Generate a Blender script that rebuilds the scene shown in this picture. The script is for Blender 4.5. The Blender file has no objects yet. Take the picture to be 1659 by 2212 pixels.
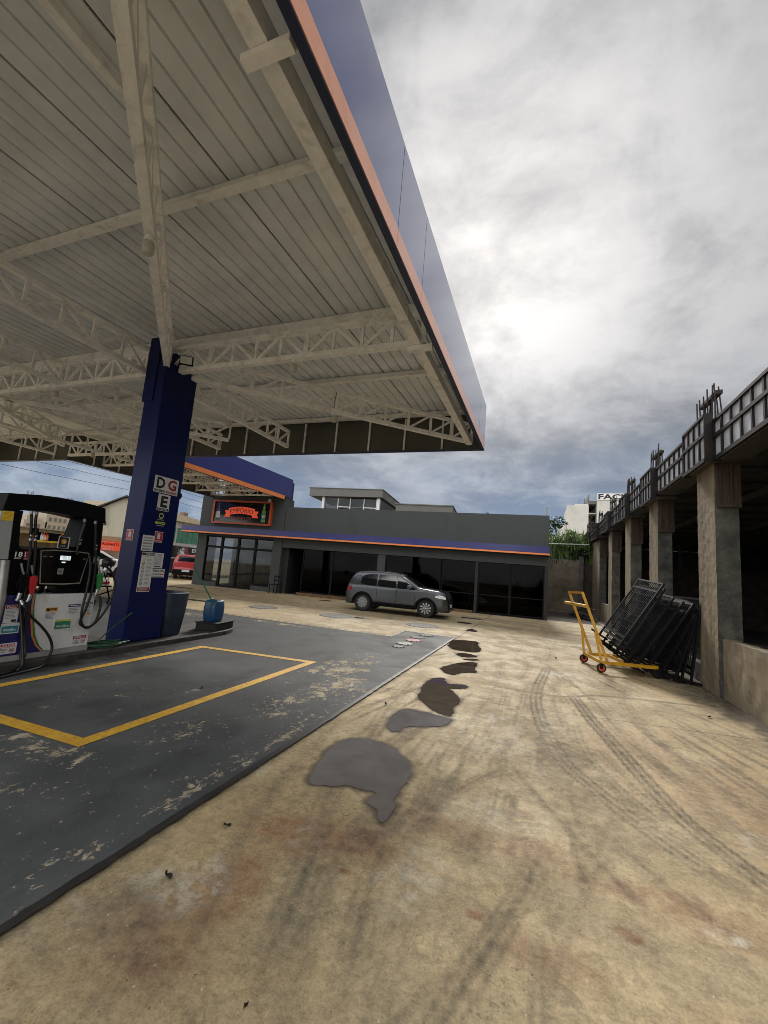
import bpy, bmesh, math, random
import numpy as np
from mathutils import Vector, Matrix, noise as mnoise
random.seed(7); np.random.seed(7)
R = math.radians
SC = bpy.context.scene
COL = SC.collection

# ------------------------------------------------------------------ camera
cam = bpy.data.cameras.new('camera'); camo = bpy.data.objects.new('camera', cam); COL.objects.link(camo)
def cam_matrix(yaw, pitch, roll, loc):
    fwd = Vector((math.sin(yaw)*math.cos(pitch), math.cos(yaw)*math.cos(pitch), math.sin(pitch)))
    r0 = Vector((math.cos(yaw), -math.sin(yaw), 0)); u0 = r0.cross(fwd)
    c, s = math.cos(roll), math.sin(roll)
    r = c*r0 + s*u0; u = -s*r0 + c*u0
    m = Matrix((r, u, -fwd)).transposed().to_4x4(); m.translation = loc
    return m
camo.matrix_world = cam_matrix(R(-20.906), R(7.713), R(4.637), Vector((0, 0, 1.65)))
cam.sensor_fit = 'HORIZONTAL'; cam.sensor_width = 36.0; cam.lens = 36.0*910.04/1659.0
cam.clip_start = 0.05; cam.clip_end = 2000
SC.camera = camo
SC.cycles.filter_width = 0.9

# ------------------------------------------------------------------ node helpers
class NT:
    def __init__(s, nt): s.nt = nt
    def n(s, typ, **kw):
        nd = s.nt.nodes.new(typ)
        for k, v in kw.items():
            if k.startswith('_'): setattr(nd, k[1:], v)
        for k, v in kw.items():
            if k.startswith('_'): continue
            key = int(k[1:]) if k[0] == 'i' and k[1:].isdigit() else k.replace('__', ' ')
            s.set(nd.inputs[key], v)
        return nd
    def set(s, sock, v):
        if isinstance(v, bpy.types.Node): v = v.outputs[0]
        if isinstance(v, bpy.types.NodeSocket): s.nt.links.new(v, sock)
        else:
            if sock.type == 'RGBA' and isinstance(v, (tuple, list)) and len(v) == 3: v = (*v, 1)
            sock.default_value = v
    def math(s, op, a, b=0.0, clamp=False):
        return s.n('ShaderNodeMath', _operation=op, _use_clamp=clamp, i0=a, i1=b).outputs[0]
    def mix(s, f, a, b, blend='MIX'):
        nd = s.nt.nodes.new('ShaderNodeMix'); nd.data_type = 'RGBA'; nd.blend_type = blend
        s.set(nd.inputs[0], f); s.set(nd.inputs[6], a); s.set(nd.inputs[7], b)
        return nd.outputs[2]
    def ss(s, x, a, b, lo=0.0, hi=1.0):
        nd = s.n('ShaderNodeMapRange', _interpolation_type='SMOOTHSTEP', i0=x, i1=a, i2=b, i3=lo, i4=hi)
        return nd.outputs[0]
    def noise(s, vec, scale, detail=4, rough=0.5, dist=0.0):
        return s.n('ShaderNodeTexNoise', Vector=vec, Scale=scale, Detail=detail, Roughness=rough, Distortion=dist).outputs[0]
    def attr(s, name):
        return s.n('ShaderNodeAttribute', _attribute_name=name).outputs[2]
    def coord(s, scale=None):
        c = s.n('ShaderNodeTexCoord').outputs[3]
        if scale is None: return c
        return s.n('ShaderNodeMapping', Vector=c, Scale=scale).outputs[0]

# ------------------------------------------------------------------ world
SUN_EL, SUN_AZ = R(37), R(-9.4)       # azimuth from +Y towards +X
w = bpy.data.worlds.new('World'); SC.world = w; w.use_nodes = True
nt = w.node_tree; nt.nodes.clear(); K = NT(nt)
sd = Vector((math.sin(SUN_AZ)*math.cos(SUN_EL), math.cos(SUN_AZ)*math.cos(SUN_EL), math.sin(SUN_EL)))
d = K.n('ShaderNodeTexCoord').outputs[0]
sep = K.n('ShaderNodeSeparateXYZ', Vector=d)
X, Y, Z = sep.outputs
zz = K.math('ADD', K.math('MAXIMUM', Z, 0.0), 0.34)
px, py = K.math('DIVIDE', X, zz), K.math('DIVIDE', Y, zz)
P = K.n('ShaderNodeCombineXYZ', X=K.math('MULTIPLY', px, 1.15), Y=K.math('MULTIPLY', py, 1.2), Z=0.37).outputs[0]
n1 = K.noise(P, 1.15, 9, 0.58, 0.55)
n2 = K.noise(P, 3.1, 7, 0.62, 0.4)
n3 = K.noise(P, 8.5, 6, 0.6, 0.5)
cl = K.math('ADD', K.math('MULTIPLY', n1, 0.58), K.math('ADD', K.math('MULTIPLY', n2, 0.32), K.math('MULTIPLY', n3, 0.10)))
cl = K.ss(cl, 0.395, 0.615)
dots = K.n('ShaderNodeVectorMath', _operation='DOT_PRODUCT', i0=d, i1=tuple(sd)).outputs[1]
glow = K.math('POWER', K.math('MAXIMUM', dots, 0.0), 17.0)
glow2 = K.math('POWER', K.math('MAXIMUM', dots, 0.0), 4.0)
bright = K.math('ADD', K.math('MULTIPLY', cl, 0.40), K.math('ADD', K.math('MULTIPLY', glow, K.math('ADD', 0.34, K.math('MULTIPLY', cl, 0.32))), K.math('MULTIPLY', glow2, 0.09)))
ccol = K.mix(K.math('MINIMUM', bright, 1.0), (0.112, 0.119, 0.131), (0.74, 0.72, 0.70))
ccol = K.mix(1.0, ccol, K.n('ShaderNodeCombineColor', i0=K.ss(Z, 0.08, 0.55, 0.72, 1.0), i1=K.ss(Z, 0.08, 0.55, 0.75, 1.0), i2=K.ss(Z, 0.08, 0.55, 0.82, 1.0)), 'MULTIPLY')
hz = K.ss(K.math('ADD', Z, K.math('MULTIPLY', K.math('SUBTRACT', n1, 0.5), 0.30)), 0.05, 0.36)
wisp = K.math('MULTIPLY', K.ss(n2, 0.40, 0.70), 0.5)
hcol = K.mix(wisp, (0.135, 0.185, 0.275), (0.47, 0.51, 0.56))
ccol = K.mix(hz, hcol, ccol)
# unseen sky behind the camera, brightened to throw more light on the ground
back = K.ss(K.math('SUBTRACT', K.math('MULTIPLY', Z, 0.6), Y), 0.25, 0.95)
ccol = K.mix(back, ccol, K.mix(cl, (1.0, 1.02, 1.05), (1.75, 1.73, 1.68)))
ccol = K.mix(K.ss(Z, -0.04, 0.0), (0.12, 0.11, 0.09), ccol)
bgc = K.n('ShaderNodeBackground', Color=ccol, Strength=1.0)
sky = K.n('ShaderNodeTexSky', _sky_type='NISHITA', _sun_disc=False, _sun_elevation=SUN_EL, _sun_rotation=SUN_AZ, _altitude=600.0)
bgs = K.n('ShaderNodeBackground', Color=sky, Strength=0.07)
ms = K.n('ShaderNodeMixShader', Fac=0.92); nt.links.new(bgs.outputs[0], ms.inputs[1]); nt.links.new(bgc.outputs[0], ms.inputs[2])
wo = K.n('ShaderNodeOutputWorld', Surface=ms)

# ------------------------------------------------------------------ sun, exposure
sl = bpy.data.lights.new('sun', 'SUN'); sl.energy = 2.6; sl.angle = R(12); sl.color = (1, 0.95, 0.88)
so = bpy.data.objects.new('sun', sl); COL.objects.link(so); so.rotation_euler = (-sd).to_track_quat('-Z', 'Y').to_euler()
so.location = (0, 0, 30)
vs = SC.view_settings; vs.view_transform = 'Standard'; vs.look = 'None'; vs.exposure = 0.50; vs.gamma = 1.0; vs.use_curve_mapping = False

# ------------------------------------------------------------------ materials
MAT = {}
def base_mat(name):
    m = bpy.data.materials.new(name); m.use_nodes = True
    nt = m.node_tree; nt.nodes.clear(); k = NT(nt)
    b = k.n('ShaderNodeBsdfPrincipled'); o = k.n('ShaderNodeOutputMaterial', Surface=b)
    MAT[name] = m
    return m, k, b
def pm(name, col, rough=0.5, metal=0.0, var=0.12, scale=6.0, bump=0.0, bscale=60.0, coat=0.0, stain=None, samt=0.0, sscale=2.0, stretch=None, spec=0.5, ior=1.5, emit=0.0):
    """plain procedural surface: colour wobble, roughness wobble, optional stains and bump"""
    m, k, b = base_mat(name)
    c = k.coord(stretch)
    n = k.noise(c, scale, 5, 0.6)
    f = k.ss(n, 0.3, 0.7)
    lo = tuple(x*(1-var) for x in col); hi = tuple(min(1, x*(1+var)) for x in col)
    cc = k.mix(f, lo, hi)
    if stain:
        s_ = k.math('MULTIPLY', k.ss(k.noise(c, sscale, 8, 0.65, 0.6), 0.48, 0.68), samt)
        cc = k.mix(s_, cc, stain)
    k.set(b.inputs['Base Color'], cc)
    rv = 0.06 if rough > 0.4 else 0.012
    k.set(b.inputs['Roughness'], k.ss(n, 0.2, 0.8, max(0.02, rough-rv), min(1, rough+rv)))
    b.inputs['Metallic'].default_value = metal; b.inputs['IOR'].default_value = ior
    b.inputs['Specular IOR Level'].default_value = spec
    b.inputs['Coat Weight'].default_value = coat; b.inputs['Coat Roughness'].default_value = 0.06
    if bump:
        bn = k.n('ShaderNodeBump', Strength=bump, Distance=0.02, Height=k.noise(c, bscale, 6, 0.6))
        k.set(b.inputs['Normal'], bn)
    if emit:
        b.inputs['Emission Color'].default_value = (*col, 1); b.inputs['Emission Strength'].default_value = emit
    return m

pm('cream', (0.93, 0.945, 0.96), 0.6, var=0.08, bump=0.15, bscale=40, stain=(0.26, 0.20, 0.13), samt=0.3, sscale=5)
pm('sheet', (0.80, 0.85, 0.91), 0.75, var=0.10, scale=1.2, bump=0.12, bscale=90, stain=(0.70, 0.70, 0.68), samt=0.35, sscale=1.1)
pm('seam', (0.015, 0.014, 0.012), 0.9)
pm('olive', (0.080, 0.084, 0.070), 0.5, var=0.12, scale=0.8)
pm('fascia_blue', (0.085, 0.105, 0.28), 0.10, var=0.08, scale=1.5, coat=0.8, bump=0.012, bscale=1.2, ior=1.55)  # same panel blue as the rear arm, lightened to carry sky reflection
pm('fascia_under', (0.022, 0.033, 0.085), 0.45)
pm('orange', (0.80, 0.22, 0.04), 0.3, var=0.06, coat=0.1)
pm('orange_sheen', (0.84, 0.36, 0.20), 0.25, var=0.06, coat=0.4)  # same stripe paint as orange, with pale sky reflection put into its colour
pm('column_blue', (0.0025, 0.0075, 0.070), 0.30, var=0.12, scale=1.2, coat=0.0, bump=0.01, bscale=1.5, spec=0.22)
pm('shop_grey', (0.049, 0.055, 0.053), 0.75, var=0.08, scale=1.5, bump=0.1, bscale=30, stain=(0.038, 0.042, 0.040), samt=0.5, sscale=0.7, stretch=(1.6, 1.6, 0.35))
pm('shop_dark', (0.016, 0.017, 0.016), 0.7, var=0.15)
pm('shop_blue', (0.018, 0.020, 0.145), 0.3, var=0.05, scale=0.8, coat=0.1)
pm('black_metal', (0.006, 0.006, 0.007), 0.55, var=0.3, spec=0.15)
pm('steel_dark', (0.005, 0.005, 0.006), 0.5, metal=0.0, var=0.4, scale=20, spec=0.25)
pm('black_plastic', (0.004, 0.004, 0.005), 0.5, var=0.2, scale=15, spec=0.12)
pm('rubber', (0.006, 0.006, 0.006), 0.45, var=0.3)
pm('tyre', (0.013, 0.013, 0.013), 0.8, bump=0.3, bscale=80)
pm('silver', (0.42, 0.43, 0.44), 0.3, metal=0.75, var=0.1)
pm('pump_grey', (0.33, 0.34, 0.34), 0.4, var=0.06)
pm('pump_white', (0.66, 0.67, 0.67), 0.35, var=0.06, scale=3, stain=(0.42, 0.40, 0.36), samt=0.5, sscale=3)
pm('pump_blue', (0.018, 0.018, 0.12), 0.3, var=0.1)
pm('pump_base', (0.30, 0.30, 0.29), 0.6)
pm('green_stripe', (0.03, 0.22, 0.06), 0.35)
pm('teal', (0.03, 0.22, 0.26), 0.45)
pm('sticker_green', (0.03, 0.20, 0.12), 0.45)
pm('white_paint', (0.75, 0.75, 0.74), 0.45, var=0.05)
pm('paper', (0.62, 0.62, 0.62), 0.7, var=0.05, scale=12)
pm('ink', (0.012, 0.012, 0.013), 0.6)
pm('ink_grey', (0.26, 0.26, 0.27), 0.7, var=0.3, scale=60)
pm('red', (0.42, 0.020, 0.025), 0.4, var=0.1)
pm('red_dark', (0.26, 0.012, 0.02), 0.5)
pm('yellow', (0.72, 0.50, 0.03), 0.5, var=0.08)
pm('amber', (0.62, 0.30, 0.03), 0.5)
pm('lime', (0.50, 0.55, 0.08), 0.5)
pm('lcd', (0.62, 0.70, 0.72), 0.3, emit=0.7)
pm('screen', (0.004, 0.004, 0.005), 0.08, var=0.2)
pm('cart_yellow', (0.58, 0.30, 0.012), 0.45, var=0.15, scale=12, stain=(0.18, 0.09, 0.03), samt=0.5, sscale=10)
pm('bin_blue', (0.020, 0.031, 0.056), 0.42, var=0.25, scale=5)
pm('barrel_blue', (0.012, 0.062, 0.150), 0.38, var=0.15, scale=4)
pm('hose_green', (0.030, 0.10, 0.045), 0.4, var=0.2)
pm('pole_green', (0.02, 0.20, 0.13), 0.4)
pm('plinth', (0.012, 0.011, 0.010), 0.7, var=0.3, bump=0.3, bscale=20)
pm('kerb', (0.045, 0.042, 0.038), 0.7, var=0.3, scale=3, bump=0.3, bscale=40, stain=(0.012, 0.011, 0.010), samt=0.9, sscale=1.6)
pm('car_paint', (0.085, 0.091, 0.100), 0.26, metal=0.75, var=0.02, scale=1.0, coat=0.45)
pm('car_glass', (0.006, 0.007, 0.008), 0.06, var=0.1, spec=0.35)
pm('chrome', (0.65, 0.66, 0.68), 0.15, metal=1.0, var=0.05)
pm('van_red', (0.40, 0.018, 0.022), 0.3, coat=0.7, var=0.06)
pm('car_white', (0.72, 0.72, 0.72), 0.3, coat=0.7, var=0.04)
pm('lamp_lens', (0.75, 0.76, 0.78), 0.12, var=0.1, coat=0.5)
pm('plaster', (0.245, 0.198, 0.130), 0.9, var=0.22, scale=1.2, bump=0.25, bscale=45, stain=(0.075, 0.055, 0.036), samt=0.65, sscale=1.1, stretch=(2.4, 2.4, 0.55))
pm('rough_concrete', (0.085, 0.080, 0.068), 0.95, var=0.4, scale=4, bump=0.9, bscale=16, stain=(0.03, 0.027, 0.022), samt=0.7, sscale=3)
pm('form_wood', (0.050, 0.032, 0.022), 0.85, var=0.4, scale=5, stretch=(6, 6, 0.6), bump=0.4, bscale=12)
pm('form_steel', (0.013, 0.012, 0.012), 0.65, metal=0.0, spec=0.25, var=0.4, scale=8, stain=(0.040, 0.020, 0.012), samt=0.55, sscale=3)
pm('form_sheet', (0.60, 0.62, 0.65), 0.3, metal=0.15, var=0.15, scale=5, bump=0.06, bscale=7)
pm('rust_steel', (0.030, 0.020, 0.016), 0.85, var=0.4, scale=20)
pm('end_wall', (0.115, 0.092, 0.068), 0.95, var=0.35, scale=1.2, bump=0.4, bscale=14, stain=(0.19, 0.165, 0.13), samt=0.7, sscale=0.9)
pm('dark_soil', (0.045, 0.035, 0.026), 0.95, var=0.4, scale=3, bump=0.6, bscale=12)
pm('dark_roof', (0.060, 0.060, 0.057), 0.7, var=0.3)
pm('brick_step', (0.13, 0.075, 0.035), 0.9, var=0.5, scale=9, bump=0.6, bscale=12)
pm('dark_wood', (0.014, 0.008, 0.006), 0.6, var=0.4, stretch=(6, 6, 0.7), scale=4)
pm('leaf_grass', (0.11, 0.17, 0.045), 0.6, var=0.45, scale=2.0)
pm('leaf_dark', (0.022, 0.050, 0.016), 0.6, var=0.5, scale=1.5)
pm('bark', (0.06, 0.045, 0.03), 0.9)
pm('fac_white', (0.64, 0.62, 0.57), 0.85, var=0.06, scale=0.3, bump=0.2, bscale=1.0, stain=(0.42, 0.40, 0.35), samt=0.55, sscale=0.35, stretch=(1, 1, 0.4))
pm('warehouse', (0.50, 0.47, 0.37), 0.9, var=0.1, scale=0.8, stain=(0.22, 0.21, 0.16), samt=0.65, sscale=0.9, stretch=(1.4, 1.4, 0.4))
pm('tan_wall', (0.44, 0.345, 0.20), 0.9, var=0.12, scale=0.8, stain=(0.20, 0.15, 0.09), samt=0.55, sscale=0.9)
pm('house_white', (0.52, 0.50, 0.48), 0.9, var=0.1, scale=1, stain=(0.30, 0.28, 0.26), samt=0.5, sscale=1)
pm('house_glass', (0.05, 0.20, 0.13), 0.15, var=0.2, scale=1.5)
pm('roof_pale', (0.55, 0.48, 0.33), 0.8, var=0.15)
pm('roof_tile', (0.42, 0.36, 0.26), 0.85, var=0.2)
pm('chimney', (0.20, 0.13, 0.09), 0.9)
pm('far_tower', (0.42, 0.36, 0.28), 0.9, var=0.12, scale=0.2)
pm('annex_grey', (0.15, 0.145, 0.13), 0.8, var=0.1, scale=1)
pm('annex_dark', (0.075, 0.075, 0.070), 0.8, var=0.1, scale=1)
pm('asphalt', (0.05, 0.05, 0.048), 0.85, var=0.2, scale=2, bump=0.2, bscale=40)
pm('manhole_grey', (0.115, 0.112, 0.105), 0.75, var=0.25, scale=5, bump=0.2, bscale=40)
pm('manhole_red', (0.26, 0.045, 0.05), 0.6, var=0.3, scale=6)
pm('manhole_green', (0.10, 0.135, 0.10), 0.6, var=0.3, scale=6)
pm('drain', (0.016, 0.014, 0.012), 0.6, var=0.4, scale=8)
pm('sign_red', (0.80, 0.085, 0.030), 0.45, var=0.05, emit=0.25)
pm('sign_frame', (0.48, 0.075, 0.022), 0.4, var=0.1)
pm('bottle_green', (0.10, 0.30, 0.035), 0.3)
pm('bottle_dark', (0.010, 0.006, 0.006), 0.25)
pm('lamp_jar', (0.55, 0.54, 0.48), 0.3, var=0.05)
pm('dry_leaf', (0.020, 0.014, 0.010), 0.8)
pm('wire', (0.02, 0.02, 0.02), 0.7)
pm('pipe_pale', (0.30, 0.32, 0.28), 0.6)

def glass_mat(name, tint, refl=1.0):
    m = bpy.data.materials.new(name); m.use_nodes = True
    nt = m.node_tree; nt.nodes.clear(); k = NT(nt)
    t = k.n('ShaderNodeBsdfTransparent', Color=tint)
    g = k.n('ShaderNodeBsdfGlossy', Color=(0.9*refl, 0.92*refl, 0.95*refl), Roughness=0.015)
    fr = k.n('ShaderNodeFresnel', IOR=1.55)
    mx = k.n('ShaderNodeMixShader', Fac=fr); nt.links.new(t.outputs[0], mx.inputs[1]); nt.links.new(g.outputs[0], mx.inputs[2])
    k.n('ShaderNodeOutputMaterial', Surface=mx); MAT[name] = m
glass_mat('shop_glass', (0.24, 0.25, 0.25), 0.11)
glass_mat('clear_glass', (0.50, 0.52, 0.53), 0.6)

# concrete yard -----------------------------------------------------
def concrete():
    m, k, b = base_mat('concrete')
    c = k.coord()
    big = k.ss(k.noise(c, 0.35, 6, 0.6, 0.8), 0.30, 0.70)
    mid = k.ss(k.noise(c, 1.7, 7, 0.65, 0.5), 0.30, 0.70)
    fine = k.noise(c, 45, 5, 0.75)
    grit = k.noise(c, 220, 3, 0.7)
    col = k.mix(big, (0.395, 0.293, 0.150), (0.480, 0.386, 0.230))
    col = k.mix(k.math('MULTIPLY', mid, 0.6), col, (0.235, 0.195, 0.130))
    blot = k.noise(c, 5.5, 8, 0.68, 0.7)
    col = k.mix(k.math('MULTIPLY', k.ss(blot, 0.50, 0.66), 0.45), col, (0.165, 0.130, 0.080))
    col = k.mix(k.math('MULTIPLY', k.ss(k.noise(c, 2.6, 8, 0.7, 1.0), 0.54, 0.70), 0.40), col, (0.235, 0.135, 0.060))
    # scattered small dark pits in patches
    pit = k.math('MULTIPLY', k.ss(k.noise(c, 26, 6, 0.72, 0.4), 0.56, 0.64), k.ss(k.noise(c, 0.9, 5, 0.6), 0.42, 0.62))
    dirt, rust, pale, scale_ = k.attr('dirt'), k.attr('rust'), k.attr('pale'), k.attr('damp')
    mott = k.ss(k.noise(c, 9, 7, 0.72, 0.3), 0.30, 0.70)
    col = k.mix(k.math('MULTIPLY', pit, 0.62), col, (0.115, 0.092, 0.062))
    rn = k.math('MULTIPLY', rust, k.math('ADD', 0.35, k.math('MULTIPLY', mott, 0.75)), True)
    col = k.mix(rn, col, (0.235, 0.128, 0.068))
    dn = k.math('MULTIPLY', dirt, k.math('ADD', 0.45, k.math('MULTIPLY', mott, 0.65)), True)
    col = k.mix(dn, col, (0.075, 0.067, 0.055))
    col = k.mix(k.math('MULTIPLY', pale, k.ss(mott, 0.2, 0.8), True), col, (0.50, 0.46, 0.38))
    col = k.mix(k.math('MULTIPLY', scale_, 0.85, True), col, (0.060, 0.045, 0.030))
    agg = k.noise(c, 95, 3, 0.65); med = k.noise(c, 17, 6, 0.7, 0.2)
    g = k.math('ADD', k.math('MULTIPLY', k.ss(fine, 0.32, 0.68), 0.26), k.math('ADD', k.math('MULTIPLY', k.ss(agg, 0.3, 0.7), 0.24), k.math('ADD', k.math('MULTIPLY', k.ss(med, 0.34, 0.66), 0.28), 0.60)))
    col = k.mix(1.0, col, k.n('ShaderNodeCombineColor', i0=g, i1=g, i2=g), 'MULTIPLY')
    spk = k.math('MULTIPLY', k.ss(k.noise(c, 60, 2, 0.5), 0.69, 0.73), 0.7); col = k.mix(spk, col, (0.045, 0.036, 0.025))
    chip = k.math('MULTIPLY', k.ss(k.noise(c, 38, 2, 0.5), 0.72, 0.75), 0.6); col = k.mix(chip, col, (0.56, 0.50, 0.40))
    crk = k.n('ShaderNodeTexVoronoi', _feature='DISTANCE_TO_EDGE', Vector=k.n('ShaderNodeVectorMath', _operation='ADD', i0=c, i1=k.n('ShaderNodeTexNoise', Vector=c, Scale=2.5, Detail=6).outputs[1]).outputs[0], Scale=0.42).outputs[0]
    crk = k.math('MULTIPLY', k.ss(crk, 0.0045, 0.0015), k.math('MULTIPLY', k.ss(k.noise(c, 0.8, 3), 0.52, 0.6), 0.55)); col = k.mix(crk, col, (0.06, 0.045, 0.03))
    # joints between the poured bays
    sp = k.n('ShaderNodeSeparateXYZ', Vector=c)
    wob = k.math('MULTIPLY', k.math('SUBTRACT', k.noise(c, 3, 4), 0.5), 0.05)
    for (a, s_, wd, x0) in ((5.86, 0.16, 0.009, -2.1), (9.35, 0.10, 0.012, -2.1), (13.9, 0.1, 0.014, -30)):
        yy = k.math('SUBTRACT', sp.outputs[1], k.math('ADD', a+s_*2.1, k.math('MULTIPLY', sp.outputs[0], s_)))
        yy = k.math('ABSOLUTE', k.math('ADD', yy, wob))
        col = k.mix(k.math('MULTIPLY', k.ss(yy, wd*1.3, wd*0.5), 0.75), col, (0.05, 0.04, 0.03))
    xx = k.math('ABSOLUTE', k.math('ADD', k.math('ADD', sp.outputs[0], 2.05), wob))
    col = k.mix(k.math('MULTIPLY', k.math('MULTIPLY', k.ss(xx, 0.025, 0.008), k.ss(sp.outputs[1], 11.4, 11.6)), 0.7), col, (0.05, 0.04, 0.03))
    k.set(b.inputs['Base Color'], col)
    k.set(b.inputs['Roughness'], k.ss(k.math('ADD', mid, dn), 0.1, 1.2, 0.66, 0.86)); b.inputs['Specular IOR Level'].default_value = 0.25
    h = k.math('ADD', k.math('MULTIPLY', fine, 0.6), k.math('MULTIPLY', grit, 0.5))
    k.set(b.inputs['Normal'], k.n('ShaderNodeBump', Strength=0.22, Distance=0.012, Height=h))
concrete()

def grey_floor():
    m, k, b = base_mat('floor_paint')
    c = k.coord(); cs = k.coord((1.0, 0.55, 1.0))
    n = k.ss(k.noise(c, 1.2, 7, 0.6, 0.6), 0.3, 0.7)
    col = k.mix(n, (0.058, 0.061, 0.062), (0.090, 0.093, 0.094))
    col = k.mix(k.math('MULTIPLY', k.ss(k.noise(cs, 2.2, 8, 0.7, 0.5), 0.50, 0.70), 0.5), col, (0.045, 0.047, 0.048))
    wear = k.attr('wear')
    pn = k.noise(k.coord((1.25, 0.8, 1)), 3.0, 12, 0.80, 0.25)
    pn2 = k.noise(k.coord((1.15, 0.85, 1)), 19, 6, 0.7, 0.3)
    thr = k.math('SUBTRACT', 0.655, k.math('MULTIPLY', wear, 0.155))
    p1 = k.ss(k.math('SUBTRACT', pn, thr), 0.0, 0.012)
    thr2 = k.math('SUBTRACT', 0.665, k.math('MULTIPLY', wear, 0.105))
    p2 = k.ss(k.math('SUBTRACT', pn2, thr2), 0.0, 0.02)
    peel = k.math('MAXIMUM', p1, p2)
    bare = k.mix(k.ss(k.noise(c, 8, 5, 0.7), 0.3, 0.7), (0.25, 0.205, 0.14), (0.41, 0.36, 0.27))
    col = k.mix(peel, col, bare)
    g = k.math('ADD', 0.78, k.math('MULTIPLY', k.noise(c, 150, 4, 0.75), 0.44))
    col = k.mix(1.0, col, k.n('ShaderNodeCombineColor', i0=g, i1=g, i2=g), 'MULTIPLY')
    oil = k.attr('oil')
    col = k.mix(k.math('MULTIPLY', oil, k.ss(k.noise(c, 3, 6, 0.65), 0.25, 0.6), True), col, (0.010, 0.010, 0.010))
    k.set(b.inputs['Base Color'], col)
    k.set(b.inputs['Roughness'], k.math('ADD', k.ss(n, 0, 1, 0.60, 0.74), k.math('MULTIPLY', peel, 0.25))); b.inputs['Specular IOR Level'].default_value = 0.12
    k.set(b.inputs['Normal'], k.n('ShaderNodeBump', Strength=0.25, Distance=0.01, Height=k.math('SUBTRACT', k.noise(c, 60, 5, 0.7), k.math('MULTIPLY', peel, 0.6))))
grey_floor()
def worn_yellow():
    m, k, b = base_mat('line_yellow')
    c = k.coord()
    n = k.ss(k.noise(c, 5, 7, 0.65), 0.3, 0.7)
    col = k.mix(n, (0.50, 0.265, 0.020), (0.62, 0.36, 0.035))
    wearm = k.math('MULTIPLY', k.ss(k.noise(c, 22, 8, 0.75), 0.53, 0.62), 0.7)
    col = k.mix(wearm, col, (0.14, 0.11, 0.06))
    k.set(b.inputs['Base Color'], col); b.inputs['Roughness'].default_value = 0.6
worn_yellow()
def puddle_mat():
    m, k, b = base_mat('puddle_water')
    c = k.coord()
    col = k.mix(k.ss(k.noise(c, 5, 6, 0.6), 0.3, 0.7), (0.050, 0.038, 0.026), (0.075, 0.058, 0.040))
    k.set(b.inputs['Base Color'], col); b.inputs['Roughness'].default_value = 0.02; b.inputs['IOR'].default_value = 1.40
puddle_mat()
def stripes_roof(): pass

# ------------------------------------------------------------------ mesh builder
_text_cache = {}
def text_geo(s, bold=0.0, res=2):
    key = (s, bold)
    if key not in _text_cache:
        cu = bpy.data.curves.new('t', 'FONT'); cu.body = s; cu.size = 1.0; cu.offset = bold; cu.resolution_u = res
        ob = bpy.data.objects.new('t', cu)
        me = bpy.data.meshes.new_from_object(ob)
        vs_ = [tuple(v.co) for v in me.vertices]; fs = [tuple(p.vertices) for p in me.polygons]
        bpy.data.objects.remove(ob); bpy.data.meshes.remove(me); bpy.data.curves.remove(cu)
        xs = [v[0] for v in vs_]; ys = [v[1] for v in vs_]
        _text_cache[key] = (vs_, fs, min(xs), max(xs), min(ys), max(ys))
    return _text_cache[key]

class Frame:
    def __init__(s, o, r, u):
        s.o, s.r, s.u = Vector(o), Vector(r).normalized(), Vector(u).normalized(); s.n = s.r.cross(s.u)
    def p(s, x, y, z=0.0): return s.o + s.r*x + s.u*y + s.n*z

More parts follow.
